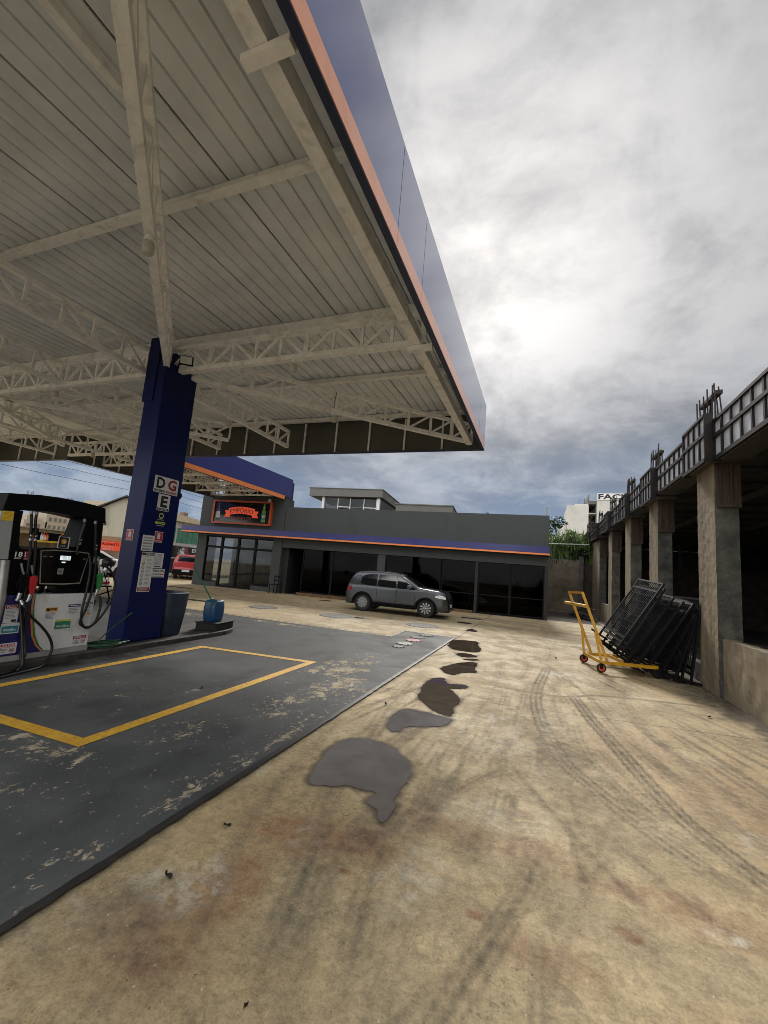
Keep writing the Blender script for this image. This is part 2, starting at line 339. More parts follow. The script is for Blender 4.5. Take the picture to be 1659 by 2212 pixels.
class MB:
    def __init__(s): s.v = []; s.f = []; s.m = []
    def add(s, vs_, fs, mat=0):
        o = len(s.v); s.v.extend([tuple(v) for v in vs_])
        s.f.extend([tuple(i+o for i in f) for f in fs]); s.m.extend([mat]*len(fs)); return s
    def box(s, x0, x1, y0, y1, z0, z1, mat=0):
        v = [(x, y, z) for z in (z0, z1) for y in (y0, y1) for x in (x0, x1)]
        return s.add(v, [(0, 2, 3, 1), (4, 5, 7, 6), (0, 1, 5, 4), (2, 6, 7, 3), (0, 4, 6, 2), (1, 3, 7, 5)], mat)
    def fbox(s, F, x0, y0, x1, y1, d0, d1, mat=0):
        v = [F.p(x, y, z) for z in (d0, d1) for y in (y0, y1) for x in (x0, x1)]
        return s.add(v, [(0, 2, 3, 1), (4, 5, 7, 6), (0, 1, 5, 4), (2, 6, 7, 3), (0, 4, 6, 2), (1, 3, 7, 5)], mat)
    def prism(s, F, pts, d0, d1, mat=0):
        n = len(pts); v = [F.p(x, y, d0) for x, y in pts] + [F.p(x, y, d1) for x, y in pts]
        return s.add(v, [tuple(range(n-1, -1, -1)), tuple(range(n, 2*n))] + [(i, (i+1) % n, n+(i+1) % n, n+i) for i in range(n)], mat)
    def bar(s, p, q, w_, h, up=(0, 0, 1), mat=0):
        p, q = Vector(p), Vector(q); d_ = (q-p).normalized(); up = Vector(up)
        if abs(d_.dot(up)) > 0.98: up = Vector((1, 0, 0)) if abs(d_.x) < 0.9 else Vector((0, 1, 0))
        r = d_.cross(up).normalized(); u = r.cross(d_)
        v = [c + r*(a*w_/2) + u*(b_*h/2) for c in (p, q) for a, b_ in ((-1, -1), (1, -1), (1, 1), (-1, 1))]
        return s.add(v, [(3, 2, 1, 0), (4, 5, 6, 7), (0, 1, 5, 4), (1, 2, 6, 5), (2, 3, 7, 6), (3, 0, 4, 7)], mat)
    def tube(s, path, r, n=8, mat=0, caps=True):
        P_ = [Vector(p) for p in path]; k = len(P_); vs_ = []; nrm = None
        rr = r if isinstance(r, (list, tuple)) else [r]*k
        for i in range(k):
            t = (P_[min(i+1, k-1)] - P_[max(i-1, 0)]).normalized()
            if nrm is None:
                nrm = t.orthogonal().normalized()
            nrm = (nrm - t*nrm.dot(t)).normalized(); b_ = t.cross(nrm)
            for j in range(n):
                a = 2*math.pi*j/n; vs_.append(P_[i] + (nrm*math.cos(a) + b_*math.sin(a))*rr[i])
        fs = [(i*n+j, i*n+(j+1) % n, (i+1)*n+(j+1) % n, (i+1)*n+j) for i in range(k-1) for j in range(n)]
        if caps: fs += [tuple(range(n-1, -1, -1)), tuple((k-1)*n+j for j in range(n))]
        return s.add(vs_, fs, mat)
    def lathe(s, prof, c, axis=(0, 0, 1), n=20, mat=0, sx=1.0, sy=1.0, pw=1.0):
        """prof: (radius, height); pw<1 gives a rounded-square section"""
        ax = Vector(axis).normalized(); a = ax.orthogonal().normalized()
        if abs(ax.z) > 0.9: a = Vector((1, 0, 0))
        b_ = ax.cross(a); c = Vector(c); vs_ = []
        for r, h in prof:
            for j in range(n):
                t = 2*math.pi*j/n; cx_, sy_ = math.cos(t), math.sin(t)
                cx_ = math.copysign(abs(cx_)**pw, cx_); sy_ = math.copysign(abs(sy_)**pw, sy_)
                vs_.append(c + a*(cx_*r*sx) + b_*(sy_*r*sy) + ax*h)
        k = len(prof)
        fs = [(i*n+j, i*n+(j+1) % n, (i+1)*n+(j+1) % n, (i+1)*n+j) for i in range(k-1) for j in range(n)]
        fs += [tuple(range(n-1, -1, -1)), tuple((k-1)*n+j for j in range(n))]
        return s.add(vs_, fs, mat)
    def text(s, txt, F, x0, y0, x1, y1, d, mat=0, bold=0.0):
        """fit the text into the rectangle of the frame"""
        vs_, fs, a, b_, c, e = text_geo(txt, bold)
        sx, sy = (x1-x0)/(b_-a), (y1-y0)/(e-c)
        return s.add([F.p(x0+(v[0]-a)*sx, y0+(v[1]-c)*sy, d) for v in vs_], fs, mat)
    def lines(s, F, x0, y0, x1, y1, n, d, mat=0, fill=0.55, ragged=0.25):
        h = (y1-y0)/n
        for i in range(n):
            e = x0 + (x1-x0)*(1-random.random()*ragged); yy = y1-(i+0.5)*h; hh = h*fill/2
            s.add([F.p(x0, yy-hh, d), F.p(e, yy-hh, d), F.p(e, yy+hh, d), F.p(x0, yy+hh, d)], [(0, 1, 2, 3)], mat)
    def ring(s, F, cx_, cy_, r0, r1, d, mat=0, n=20, a0=0.0, a1=2*math.pi):
        vs_ = []; 
        for i in range(n+1):
            a = a0+(a1-a0)*i/n
            for r in (r0, r1): vs_.append(F.p(cx_+math.cos(a)*r, cy_+math.sin(a)*r, d))
        s.add(vs_, [(2*i, 2*i+1, 2*i+3, 2*i+2) for i in range(n)], mat)
    def rough_box(s, x0, x1, y0, y1, z0, z1, step, amp, freq=6.0, mat=0, matfn=None):
        nx, ny, nz = [max(1, int(round((b_-a)/step))) for a, b_ in ((x0, x1), (y0, y1), (z0, z1))]
        idx = {}; vs_ = []; fs = []; ms_ = []
        def vid(i, j, k):
            key = (i, j, k)
            if key not in idx:
                p = Vector((x0+(x1-x0)*i/nx, y0+(y1-y0)*j/ny, z0+(z1-z0)*k/nz))
                p2 = p + mnoise.noise_vector(p*freq)*amp + mnoise.noise_vector(p*freq*3.1)*amp*0.4
                idx[key] = len(vs_); vs_.append(p2)
            return idx[key]
        def face(g, m_): fs.append(tuple(vid(*q) for q in g)); ms_.append(m_)
        f_ = matfn or (lambda side: mat)
        for j in range(ny):
            for k in range(nz):
                face(((0, j, k), (0, j, k+1), (0, j+1, k+1), (0, j+1, k)), f_('-x')); face(((nx, j, k), (nx, j+1, k), (nx, j+1, k+1), (nx, j, k+1)), f_('+x'))
        for i in range(nx):
            for k in range(nz):
                face(((i, 0, k), (i+1, 0, k), (i+1, 0, k+1), (i, 0, k+1)), f_('-y')); face(((i, ny, k), (i, ny, k+1), (i+1, ny, k+1), (i+1, ny, k)), f_('+y'))
        for i in range(nx):
            for j in range(ny):
                face(((i, j, 0), (i, j+1, 0), (i+1, j+1, 0), (i+1, j, 0)), f_('-z')); face(((i, j, nz), (i+1, j, nz), (i+1, j+1, nz), (i, j+1, nz)), f_('+z'))
        o = len(s.v); s.v.extend([tuple(v) for v in vs_]); s.f.extend([tuple(i+o for i in f) for f in fs]); s.m.extend(ms_)
    def build(s, name, mats, parent=None, origin=None, smooth=False, bevel=0.0, recalc=True, local=False):
        if isinstance(mats, str): mats = [mats]
        me = bpy.data.meshes.new(name)
        off = Vector((0, 0, 0))
        if origin is not None: off = Vector(origin)
        elif parent is not None and not local:
            q = parent
            while q is not None: off = off + q.location; q = q.parent
        V = [(v[0]-off.x, v[1]-off.y, v[2]-off.z) for v in s.v]
        me.from_pydata(V, [], s.f)
        me.polygons.foreach_set('material_index', s.m)
        for m_ in mats: me.materials.append(MAT[m_])
        if recalc:
            bm = bmesh.new(); bm.from_mesh(me); bmesh.ops.recalc_face_normals(bm, faces=bm.faces[:]); bm.to_mesh(me); bm.free()
        if smooth:
            me.polygons.foreach_set('use_smooth', [True]*len(me.polygons))
            if smooth != 'all':
                try: me.set_sharp_from_angle(angle=R(smooth if isinstance(smooth, (int, float)) and smooth is not True else 40))
                except Exception: pass
        me.update()
        o = bpy.data.objects.new(name, me); COL.objects.link(o)
        if origin is not None: o.location = origin
        if parent is not None: o.parent = parent
        if bevel:
            md = o.modifiers.new('bevel', 'BEVEL'); md.width = bevel; md.segments = 2; md.limit_method = 'ANGLE'; md.angle_limit = R(40)
        return o

def tag(o, label, cat, group=None):
    o['label'] = label; o['category'] = cat
    if group: o['group'] = group
    return o
def thing(name, label, cat, loc=(0, 0, 0), group=None):
    o = bpy.data.objects.new(name, None); COL.objects.link(o); o.location = loc; o.empty_display_size = 0.3
    return tag(o, label, cat, group)
def struct(o, kind='structure'): o['kind'] = kind; return o
def copy_tree(o, parent=None):
    c = o.copy(); COL.objects.link(c); c.parent = parent
    for ch in list(o.children): copy_tree(ch, c)
    return c

# ------------------------------------------------------------------ numpy value noise for ground marks
def vnoise(x, y, f, seed):
    rs = np.random.RandomState(seed); g = rs.rand(257, 257)
    u, v = x*f, y*f
    i, j = np.floor(u).astype(int), np.floor(v).astype(int); fu, fv = u-i, v-j
    fu, fv = fu*fu*(3-2*fu), fv*fv*(3-2*fv)
    i, j = i % 256, j % 256
    return (g[i, j]*(1-fu)+g[i+1, j]*fu)*(1-fv)+(g[i, j+1]*(1-fu)+g[i+1, j+1]*fu)*fv
def fbm(x, y, f, seed, o=4):
    s_ = 0; a = 0.5; t = 0
    for k in range(o): s_ = s_+a*vnoise(x, y, f*2**k, seed+k); t += a; a *= 0.5
    return s_/t
def poly_dist(x, y, pts):
    """distance to a polyline, signed side and length along it"""
    best = np.full(x.shape, 1e9); sd_ = np.zeros(x.shape); al = np.zeros(x.shape); L = 0.0
    for (ax, ay), (bx, by) in zip(pts[:-1], pts[1:]):
        dx, dy = bx-ax, by-ay; l2 = dx*dx+dy*dy; ll = math.sqrt(l2)
        t = np.clip(((x-ax)*dx+(y-ay)*dy)/l2, 0, 1)
        ex, ey = x-(ax+t*dx), y-(ay+t*dy); dd = np.hypot(ex, ey)
        m_ = dd < best; best = np.where(m_, dd, best); sd_ = np.where(m_, (dx*(y-ay)-dy*(x-ax))/ll, sd_); al = np.where(m_, L+t*ll, al); L += ll
    return best, sd_, al, L
def smooth_line(pts, n=6):
    out = []
    P_ = [pts[0]]+list(pts)+[pts[-1]]
    for i in range(1, len(P_)-2):
        for k in range(n):
            t = k/n; a, b_, c, e = P_[i-1], P_[i], P_[i+1], P_[i+2]
            out.append(tuple(0.5*(2*b_[q]+(c[q]-a[q])*t+(2*a[q]-5*b_[q]+4*c[q]-e[q])*t*t+(3*b_[q]-a[q]-3*c[q]+e[q])*t**3) for q in range(len(b_))))
    out.append(tuple(pts[-1])); return out
def sstep(x, a, b_): t = np.clip((x-a)/(b_-a), 0, 1); return t*t*(3-2*t)

def grid_object(name, xs, ys, z, mat, attrs):
    xs, ys = np.array(xs), np.array(ys); nx, ny = len(xs), len(ys)
    gx, gy = np.meshgrid(xs, ys); vx, vy = gx.ravel(), gy.ravel()
    co = np.zeros((nx*ny, 3)); co[:, 0] = vx; co[:, 1] = vy; co[:, 2] = z
    a = (np.arange(ny-1)[:, None]*nx+np.arange(nx-1)[None, :]).ravel()
    q = np.stack([a, a+1, a+nx+1, a+nx], 1)
    me = bpy.data.meshes.new(name); me.vertices.add(nx*ny); me.vertices.foreach_set('co', co.ravel())
    me.loops.add(q.size); me.loops.foreach_set('vertex_index', q.ravel().astype(np.int32))
    me.polygons.add(len(q)); me.polygons.foreach_set('loop_start', (np.arange(len(q))*4).astype(np.int32)); me.polygons.foreach_set('loop_total', np.full(len(q), 4, np.int32))
    me.update(calc_edges=True); me.materials.append(MAT[mat])
    for an, fn in attrs.items():
        at = me.attributes.new(an, 'FLOAT', 'POINT'); at.data.foreach_set('value', fn(vx, vy).astype(np.float32))
    o = bpy.data.objects.new(name, me); COL.objects.link(o); return o
def rng(*segs):
    out = []
    for a, b_, s_ in segs: out += list(np.arange(a, b_-1e-6, s_))
    out.append(segs[-1][1]); return out

# ================================================================== GROUND
TR = [  # tyre marks: points, width, strength, ribs
    ([(0.16, 9.3), (0.10, 8.6), (-0.01, 7.33), (-0.02, 6.45), (0.04, 5.72), (0.11, 5.3), (0.23, 4.65), (0.44, 4.2), (0.74, 3.7), (1.2, 3.1)], 0.17, 0.75, 4),
    ([(0.45, 7.6), (0.54, 6.9), (0.64, 6.12), (0.72, 5.7), (0.82, 5.11), (0.94, 4.4), (1.1, 3.8), (1.5, 3.0)], 0.17, 0.75, 4),
    ([(0.40, 6.0), (0.42, 5.2), (0.55, 4.5), (0.85, 3.8), (1.25, 3.2)], 0.15, 0.5, 4),
    ([(-1.80, 6.9), (-1.76, 6.02), (-1.68, 5.09), (-1.56, 4.23), (-1.49, 3.52), (-1.37, 2.9), (-1.21, 2.47), (-1.06, 1.94), (-0.95, 1.45)], 0.17, 0.48, 3),
    ([(-0.92, 3.2), (-0.86, 2.69), (-0.78, 2.24), (-0.71, 1.93), (-0.60, 1.5)], 0.15, 0.55, 3),
    ([(0.08, 3.3), (-0.01, 2.8), (-0.14, 2.35), (-0.25, 1.99), (-0.36, 1.6), (-0.5, 1.2)], 0.13, 0.62, 3),
    ([(-0.06, 2.6), (-0.22, 2.25), (-0.38, 1.9), (-0.55, 1.6)], 0.07, 0.45, 2),
    ([(-0.30, 4.6), (-0.15, 4.15), (0.02, 3.8), (0.22, 3.41), (0.42, 3.05), (0.75, 2.5)], 0.11, 0.42, 2),
    ([(-0.45, 7.2), (-0.42, 6.3), (-0.44, 5.2), (-0.52, 4.4), (-0.62, 3.8)], 0.15, 0.4, 4),
    ([(-0.15, 7.4), (-0.16, 6.4), (-0.19, 5.6), (-0.10, 4.8), (0.15, 4.1)], 0.14, 0.45, 4),
    ([(-0.32, 4.05), (-0.5, 3.7), (-0.62, 3.4)], 0.11, 0.5, 3),
    ([(-1.02, 7.1), (0.2, 7.05), (1.0, 7.6), (2.6, 8.0)], 0.10, 0.55, 1),
    ([(-0.55, 10.4), (-0.4, 11.8), (-0.9, 13.6), (-2.4, 15.2), (-4.2, 15.9)], 0.2, 0.4, 3),
    ([(0.1, 9.5), (0.25, 11.5), (-0.1, 13.8), (-1.6, 16.0), (-3.6, 17.2)], 0.2, 0.4, 3),
    ([(-0.9, 12.0), (-0.2, 13.0), (0.2, 14.5), (0.0, 17.5)], 0.18, 0.4, 3),
    ([(-3.0, 12.0), (-5.5, 13.6), (-8.5, 14.2), (-12.0, 14.0)], 0.22, 0.4, 3),
    ([(-3.4, 13.6), (-6.0, 14.4), (-9.0, 15.3), (-13.0, 15.4)], 0.22, 0.35, 3),
    ([(-8.0, 11.9), (-8.6, 13.2), (-8.4, 14.8), (-6.9, 15.5)], 0.15, 0.45, 3),
    ([(-10.0, 13.6), (-12.6, 14.6), (-16.0, 15.0)], 0.2, 0.35, 3),
    ([(-1.0, 9.2), (0.3, 10.2), (1.4, 12.0), (1.6, 15.0)], 0.18, 0.3, 3),
    ([(0.9, 12.8), (1.15, 12.4)], 0.3, 0.9, 5),
    ([(0.30, 8.2), (0.22, 7.0), (0.26, 5.9), (0.42, 4.9), (0.72, 4.0), (1.3, 3.0), (2.2, 2.2)], 0.15, 0.42, 3), ([(0.75, 8.0), (0.80, 6.8), (0.95, 5.6), (1.25, 4.4), (1.8, 3.3), (2.6, 2.6)], 0.16, 0.42, 3),
    ([(-0.10, 8.0), (-0.22, 6.8), (-0.20, 5.6), (0.0, 4.6), (0.35, 3.7), (0.8, 3.0), (1.5, 2.3)], 0.13, 0.38, 3), ([(0.52, 5.4), (0.75, 4.5), (1.05, 3.8), (1.5, 3.1), (2.2, 2.5)], 0.13, 0.5, 3),
    ([(-0.72, 9.4), (-0.62, 7.4), (-0.66, 5.6), (-0.80, 4.2), (-0.72, 3.0), (-0.6, 2.0), (-0.5, 1.3)], 0.16, 0.30, 3), ([(-2.0, 4.6), (-1.9, 3.5), (-1.72, 2.6), (-1.45, 1.9), (-1.2, 1.4)], 0.15, 0.32, 2),
    ([(-1.1, 2.9), (-1.0, 2.2), (-0.86, 1.7), (-0.75, 1.35)], 0.10, 0.35, 3), ([(0.45, 3.4), (0.25, 2.7), (0.1, 2.2), (0.02, 1.8)], 0.14, 0.30, 3), ([(0.6, 4.0), (0.35, 3.1), (0.3, 2.4), (0.4, 1.9)], 0.12, 0.28, 3),
    ([(1.5, 9.0), (1.2, 7.4), (1.25, 6.0), (1.6, 4.6), (2.3, 3.6)], 0.16, 0.35, 3), ([(-0.2, 11.0), (0.1, 9.6), (0.5, 8.6), (1.2, 7.9)], 0.16, 0.4, 3), ([(-1.2, 12.2), (-0.5, 10.6), (-0.2, 9.2), (-0.3, 7.6)], 0.16, 0.35, 3),
]
def f_dirt(x, y):
    o = np.zeros_like(x)
    brk = fbm(x, y, 2.2, 11)
    for pts, wd, st, rb in TR:
        d_, sd_, al, L = poly_dist(x, y, smooth_line(pts, 4))
        band = sstep(d_, wd*0.62, wd*0.40)
        rib = 0.66+0.34*np.cos(sd_/wd*rb*0.6*2*math.pi)
        lug = 0.92+0.08*np.sin(al*70+sd_*30)
        ends = sstep(al, 0.0, 0.5)*sstep(L-al, 0.0, 0.5) if L > 1.2 else 1.0
        o = np.maximum(o, band*st*1.75*rib*lug*(0.40+0.75*brk)*ends)
    # broad wheel-scrubbed grey area in the middle of the lane
    for cx_, cy_, rx, ry, a in ((0.0, 5.0, 0.55, 0.9, 0.55), (0.35, 4.4, 0.5, 0.8, 0.45), (-0.3, 6.2, 0.6, 1.2, 0.30), (0.75, 3.6, 0.6, 0.7, 0.35), (-0.35, 2.85, 0.14, 0.22, 0.55),
                                (-1.75, 1.65, 0.45, 0.35, 0.5), (0.6, 2.6, 0.7, 0.25, 0.25), (0.9, 6.7, 0.35, 0.25, 0.40), (2.6, 9.0, 0.5, 2.2, 0.8), (2.72, 6.5, 0.28, 6, 0.75), (-4.5, 15.4, 2.6, 1.0, 0.5), (-1.3, 15.5, 0.9, 0.4, 0.5), (0.4, 12.5, 2.5, 2.5, 0.12)):
        r = np.sqrt(((x-cx_)/rx)**2+((y-cy_)/ry)**2)+(fbm(x, y, 3.0, 31)-0.5)*1.3
        o = np.maximum(o, 1.25*a*sstep(r, 1.3, 0.2)*(0.35+0.95*fbm(x, y, 11.0, 37)))
    # faint block-tread prints
    for cx_, cy_, rx, ry in ((-0.05, 3.25, 0.16, 0.3), (0.35, 4.9, 0.3, 0.45), (0.9, 2.3, 0.35, 0.4)):
        r = np.sqrt(((x-cx_)/rx)**2+((y-cy_)/ry)**2)
        blk = (np.abs(np.sin(x*52+y*16)) > 0.5)*(np.abs(np.sin(y*36-x*14)) > 0.45)
        o = np.maximum(o, 0.42*sstep(r, 1.15, 0.6)*blk*fbm(x, y, 4, 41)*1.4)
    # streak next to the paint edge
    o = np.maximum(o, 0.7*sstep(np.abs(x+2.10), 0.10+0.05*(fbm(x, y, 7, 91)-0.5), 0.02)*(y < 11.6))
    rr_ = 12.5-y; th = (x+0.35)/np.maximum(rr_, 0.5)
    stk = fbm(th*9.0, y*0.10, 7.0, 201, 3)*0.6+fbm(th*26.0, y*0.25, 7.0, 207, 3)*0.4
    o = np.maximum(o, 0.62*sstep(stk, 0.50, 0.66)*sstep(fbm(x, y, 0.55, 211), 0.36, 0.60)*(y < 9.5)*(x > -2.1))
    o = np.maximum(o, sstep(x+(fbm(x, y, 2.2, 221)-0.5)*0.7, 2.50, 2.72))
    far = sstep(y, 10.5, 13.0)
    o = np.maximum(o, far*0.42*sstep(fbm(x*0.35+y*0.1, y*1.6, 1.1, 55), 0.5, 0.75))
    return np.clip(o, 0, 1)
def f_rust(x, y):
    o = np.zeros_like(x)
    n_ = (fbm(x, y, 2.6, 61)-0.5); n3 = fbm(x, y, 11, 65)
    for cx_, cy_, rx, ry, a in ((-1.32, 2.55, 0.42, 0.30, 0.9), (-1.05, 2.62, 0.30, 0.20, 0.9), (-1.42, 2.05, 0.18, 0.5, 0.65), (-1.5, 1.6, 0.3, 0.25, 0.6), (-0.2, 3.05, 0.55, 0.16, 0.55), (0.55, 2.95, 0.6, 0.12, 0.5),
                                (1.05, 2.85, 0.5, 0.15, 0.35), (0.455, 2.60, 0.05, 0.035, 1.6), (0.42, 2.62, 0.04, 0.03, 1.5), (-0.26, 2.39, 0.04, 0.03, 1.2), (-0.96, 2.36, 0.04, 0.03, 1.1), (-1.28, 2.36, 0.12, 0.05, 1.2), (0.05, 2.30, 0.22, 0.14, 0.45),
                                (-1.35, 6.75, 0.2, 0.2, 1.2), (0.9, 5.2, 0.5, 0.9, 0.25), (1.6, 4.6, 0.6, 0.9, 0.3), (-0.12, 3.45, 0.12, 0.07, 0.5)):
        r = np.sqrt(((x-cx_)/rx)**2+((y-cy_)/ry)**2)+n_*1.1
        o = np.maximum(o, 1.35*a*sstep(r, 1.3, 0.35)*(0.45+0.95*n3))
    return np.clip(o, 0, 1)
def f_pale(x, y):
    o = 0.55*sstep(fbm(x, y, 1.3, 71), 0.60, 0.78)*sstep(fbm(x, y, 14, 75), 0.35, 0.6)
    d_, s_, al, L = poly_dist(x, y, smooth_line([(-1.05, 7.95), (-0.5, 8.35), (0.11, 8.75), (0.6, 8.7)]))
    o = np.maximum(o, 0.9*sstep(d_, 0.05, 0.015))
    for cx_, cy_, rx, ry, a in ((0.5, 8.75, 0.42, 0.35, 0.8), (-1.62, 1.95, 0.25, 0.2, 0.5), (1.25, 2.75, 0.12, 0.06, 0.8), (0.9, 2.82, 0.1, 0.05, 0.7), (-0.35, 3.35, 0.3, 0.25, 0.35), (-0.6, 2.5, 0.2, 0.3, 0.35), (-2.6, 14.3, 0.4, 0.25, 0.7)):
        r = np.sqrt(((x-cx_)/rx)**2+((y-cy_)/ry)**2)+(fbm(x, y, 5, 81)-0.5)*1.2
        o = np.maximum(o, a*sstep(r, 1.2, 0.5))
    return np.clip(o, 0, 1)
PUD = {
 'a': [(-1.65, 3.15), (-1.7, 3.39), (-1.74, 3.66), (-1.72, 3.96), (-1.53, 4.09), (-1.29, 4.04), (-1.08, 3.86), (-0.98, 3.69), (-0.95, 3.5), (-0.96, 3.24), (-0.92, 3.09), (-0.92, 2.9), (-0.97, 2.91), (-1.01, 3.01), (-1.12, 3.04), (-1.13, 3.09), (-1.09, 3.19), (-1.21, 3.2), (-1.31, 3.19), (-1.55, 3.08)],
 'b': [(-1.51, 4.54), (-1.55, 4.87), (-1.51, 5.15), (-1.31, 5.2), (-1.04, 5.17), (-0.91, 5.13), (-0.96, 4.9), (-1.11, 4.74), (-1.28, 4.65), (-1.34, 4.46), (-1.42, 4.42)],
 'c': [(-1.5, 5.73), (-1.6, 6.48), (-1.56, 6.89), (-1.41, 6.98), (-1.3, 6.71), (-1.06, 6.8), (-1.01, 6.61), (-1.14, 6.46), (-1.19, 6.42), (-1.03, 6.13), (-0.96, 5.79), (-1.0, 5.61), (-0.96, 5.4), (-0.96, 5.22), (-1.15, 5.29), (-1.3, 5.45)],
 'd': [(-1.64, 7.64), (-1.58, 7.95), (-1.42, 8.36), (-1.22, 8.63), (-1.1, 8.52), (-1.07, 8.02), (-1.01, 7.77), (-1.21, 7.61), (-1.31, 7.33), (-1.46, 7.36)],
 'e': [(-2.02, 10.19), (-2.04, 11.1), (-1.52, 11.36), (-1.38, 10.72), (-1.25, 10.22), (-1.3, 9.79), (-1.57, 9.69), (-1.82, 9.77)],
 'f': [(-1.67, 9.24), (-1.53, 9.48), (-1.29, 9.42), (-1.22, 9.23), (-1.45, 9.02)],
 'g': [(-1.44, 8.83), (-1.19, 9.0), (-1.14, 8.89), (-1.32, 8.73)],
 'h': [(-2.12, 13.3), (-2.05, 13.93), (-1.82, 13.57), (-1.82, 13.27)],
 'i': [(-2.75, 15.2), (-2.7, 15.6), (-2.3, 15.55), (-2.35, 15.2)],
 'j': [(-5.72, 13.0), (-5.75, 13.3), (-5.42, 13.28), (-5.45, 12.98)],
}
def ragged(pts, amp, seed):
    out = smooth_line(pts+[pts[0]], 14)[:-1]; r_ = []
    for i, p in enumerate(out):
        v = mnoise.noise_vector(Vector((p[0]*9+seed, p[1]*9, 0.3))); v2 = mnoise.noise_vector(Vector((p[0]*31, p[1]*31+seed, 2.3)))
        r_.append((p[0]+v.x*amp+v2.x*amp*0.5, p[1]+v.y*amp+v2.y*amp*0.5))
    return r_
PUDR = {k_: ragged(v, 0.024 if max(p[1] for p in v) < 5.5 else 0.028, i) for i, (k_, v) in enumerate(PUD.items())}
def f_damp(x, y):
    o = np.zeros_like(x)
    for k_, pts in PUDR.items():
        m_ = (x > min(p[0] for p in pts)-0.3) & (x < max(p[0] for p in pts)+0.3) & (y > min(p[1] for p in pts)-0.3) & (y < max(p[1] for p in pts)+0.3)
        if not m_.any(): continue
        d_, s_, al, L = poly_dist(x[m_], y[m_], pts+[pts[0]])
        o[m_] = np.maximum(o[m_], 0.9*sstep(d_+0.05*(fbm(x[m_], y[m_], 9, 161)-0.5), 0.06, 0.008))
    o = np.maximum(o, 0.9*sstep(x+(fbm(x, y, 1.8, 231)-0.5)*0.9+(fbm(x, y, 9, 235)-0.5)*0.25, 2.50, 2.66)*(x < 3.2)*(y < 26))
    return o
xs = rng((-160, -40, 20), (-40, -14, 2), (-14, -2.3, 0.16), (-2.3, 2.9, 0.022), (2.9, 6, 0.5), (6, 40, 4), (40, 160, 20))
ys = rng((-80, -4, 8), (-4, 1.0, 0.5), (1.0, 4.2, 0.018), (4.2, 8.0, 0.03), (8.0, 14, 0.055), (14, 22, 0.16), (22, 40, 1), (40, 200, 20))
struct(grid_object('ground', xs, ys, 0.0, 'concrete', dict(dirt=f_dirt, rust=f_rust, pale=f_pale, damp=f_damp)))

# painted grey forecourt ------------------------------------------------
WEAR = [(-3.0, 6.6, 0.55, 1.0, 1.0), (-2.6, 5.6, 0.5, 0.9, 1.0), (-2.75, 4.4, 0.45, 0.6, 0.85), (-3.9, 2.45, 0.8, 0.2, 0.9), (-4.9, 2.3, 0.7, 0.25, 0.9), (-3.0, 3.3, 0.6, 0.5, 0.6), (-4.1, 4.3, 0.5, 0.5, 0.35), (-3.4, 2.0, 0.9, 0.4, 0.5),
        (-2.9, 7.8, 0.6, 0.5, 0.7), (-2.25, 4.2, 0.13, 3.0, 0.75), (-2.6, 2.6, 0.35, 0.5, 0.4), (-4.5, 3.6, 0.9, 0.6, 0.3), (-9.2, 9.3, 1.6, 0.4, 0.9), (-6.5, 9.8, 1.5, 0.25, 0.8), (-3.3, 5.3, 0.3, 0.3, 0.6), (-3.6, 1.6, 1.3, 0.35, 0.45)]
def f_wear(x, y):
    o = np.zeros_like(x); n_ = (fbm(x, y, 1.8, 101)-0.5)*1.0
    for cx_, cy_, rx, ry, a in WEAR:
        r = np.sqrt(((x-cx_)/rx)**2+((y-cy_)/ry)**2)+n_; o = np.maximum(o, a*sstep(r, 1.5, 0.1))
    return o
def f_oil(x, y):
    o = 0.95*sstep(np.abs(x+6.15+(fbm(x, y, 1.5, 131)-0.5)*0.3), 0.40, 0.10)*sstep(y, 7.6, 5.5)
    o = np.maximum(o, 0.75*sstep(np.hypot((x+5.85)/0.3, (y-5.3)/0.7)+(fbm(x, y, 3, 133)-0.5), 1.2, 0.5))
    for pts, wd, st in (([(-4.9, 0.5), (-4.85, 4), (-4.7, 8), (-4.9, 10)], 0.18, 0.30), ([(-3.9, 0.5), (-3.75, 3), (-3.9, 6), (-3.7, 10)], 0.18, 0.28), ([(-2.5, 1), (-2.8, 4), (-3.6, 7.5), (-5.2, 10)], 0.17, 0.26), ([(-5.4, 1), (-5.2, 4.5), (-4.4, 8), (-3.0, 10)], 0.17, 0.26)):
        d_, s_, al, L = poly_dist(x, y, smooth_line(pts, 5)); o = np.maximum(o, st*sstep(d_, wd, wd*0.3)*sstep(fbm(x, y, 2.5, 141), 0.35, 0.65))
    for cx_, cy_, r_ in ((-2.86, 9.3, 0.6), (-3.2, 10.6, 0.5), (-4.3, 3.4, 0.2), (-4.9, 4.6, 0.25)):
        o = np.maximum(o, 0.4*sstep(np.hypot(x-cx_, (y-cy_)/1.4)/r_+(fbm(x, y, 3, 135)-0.5), 1.3, 0.3))
    return o
o = grid_object('forecourt_paint', rng((-14, -12, 1), (-12, -7, 0.3), (-7, -2.12, 0.05)), rng((-1.5, 0, 0.5), (0, 10.0, 0.05)), 0.012, 'floor_paint', dict(wear=f_wear, oil=f_oil)); struct(o)
mb = MB()
mb.add([(-14, 10.0, 0.012), (-9.9, 10.0, 0.012), (-3.42, 10.0, 0.012), (-3.46, 10.26, 0.012), (-4.4, 10.2, 0.012), (-9.87, 9.98+0.05, 0.012), (-14, 10.05, 0.012)], [(0, 1, 2, 3, 4, 5, 6)])
mb.add([(-3.42, 10.0, 0.012), (-2.12, 10.0, 0.012), (-2.12, 11.48, 0.012), (-3.47, 11.52, 0.012)], [(0, 1, 2, 3)])
struct(mb.build('forecourt_paint', 'floor_paint'))
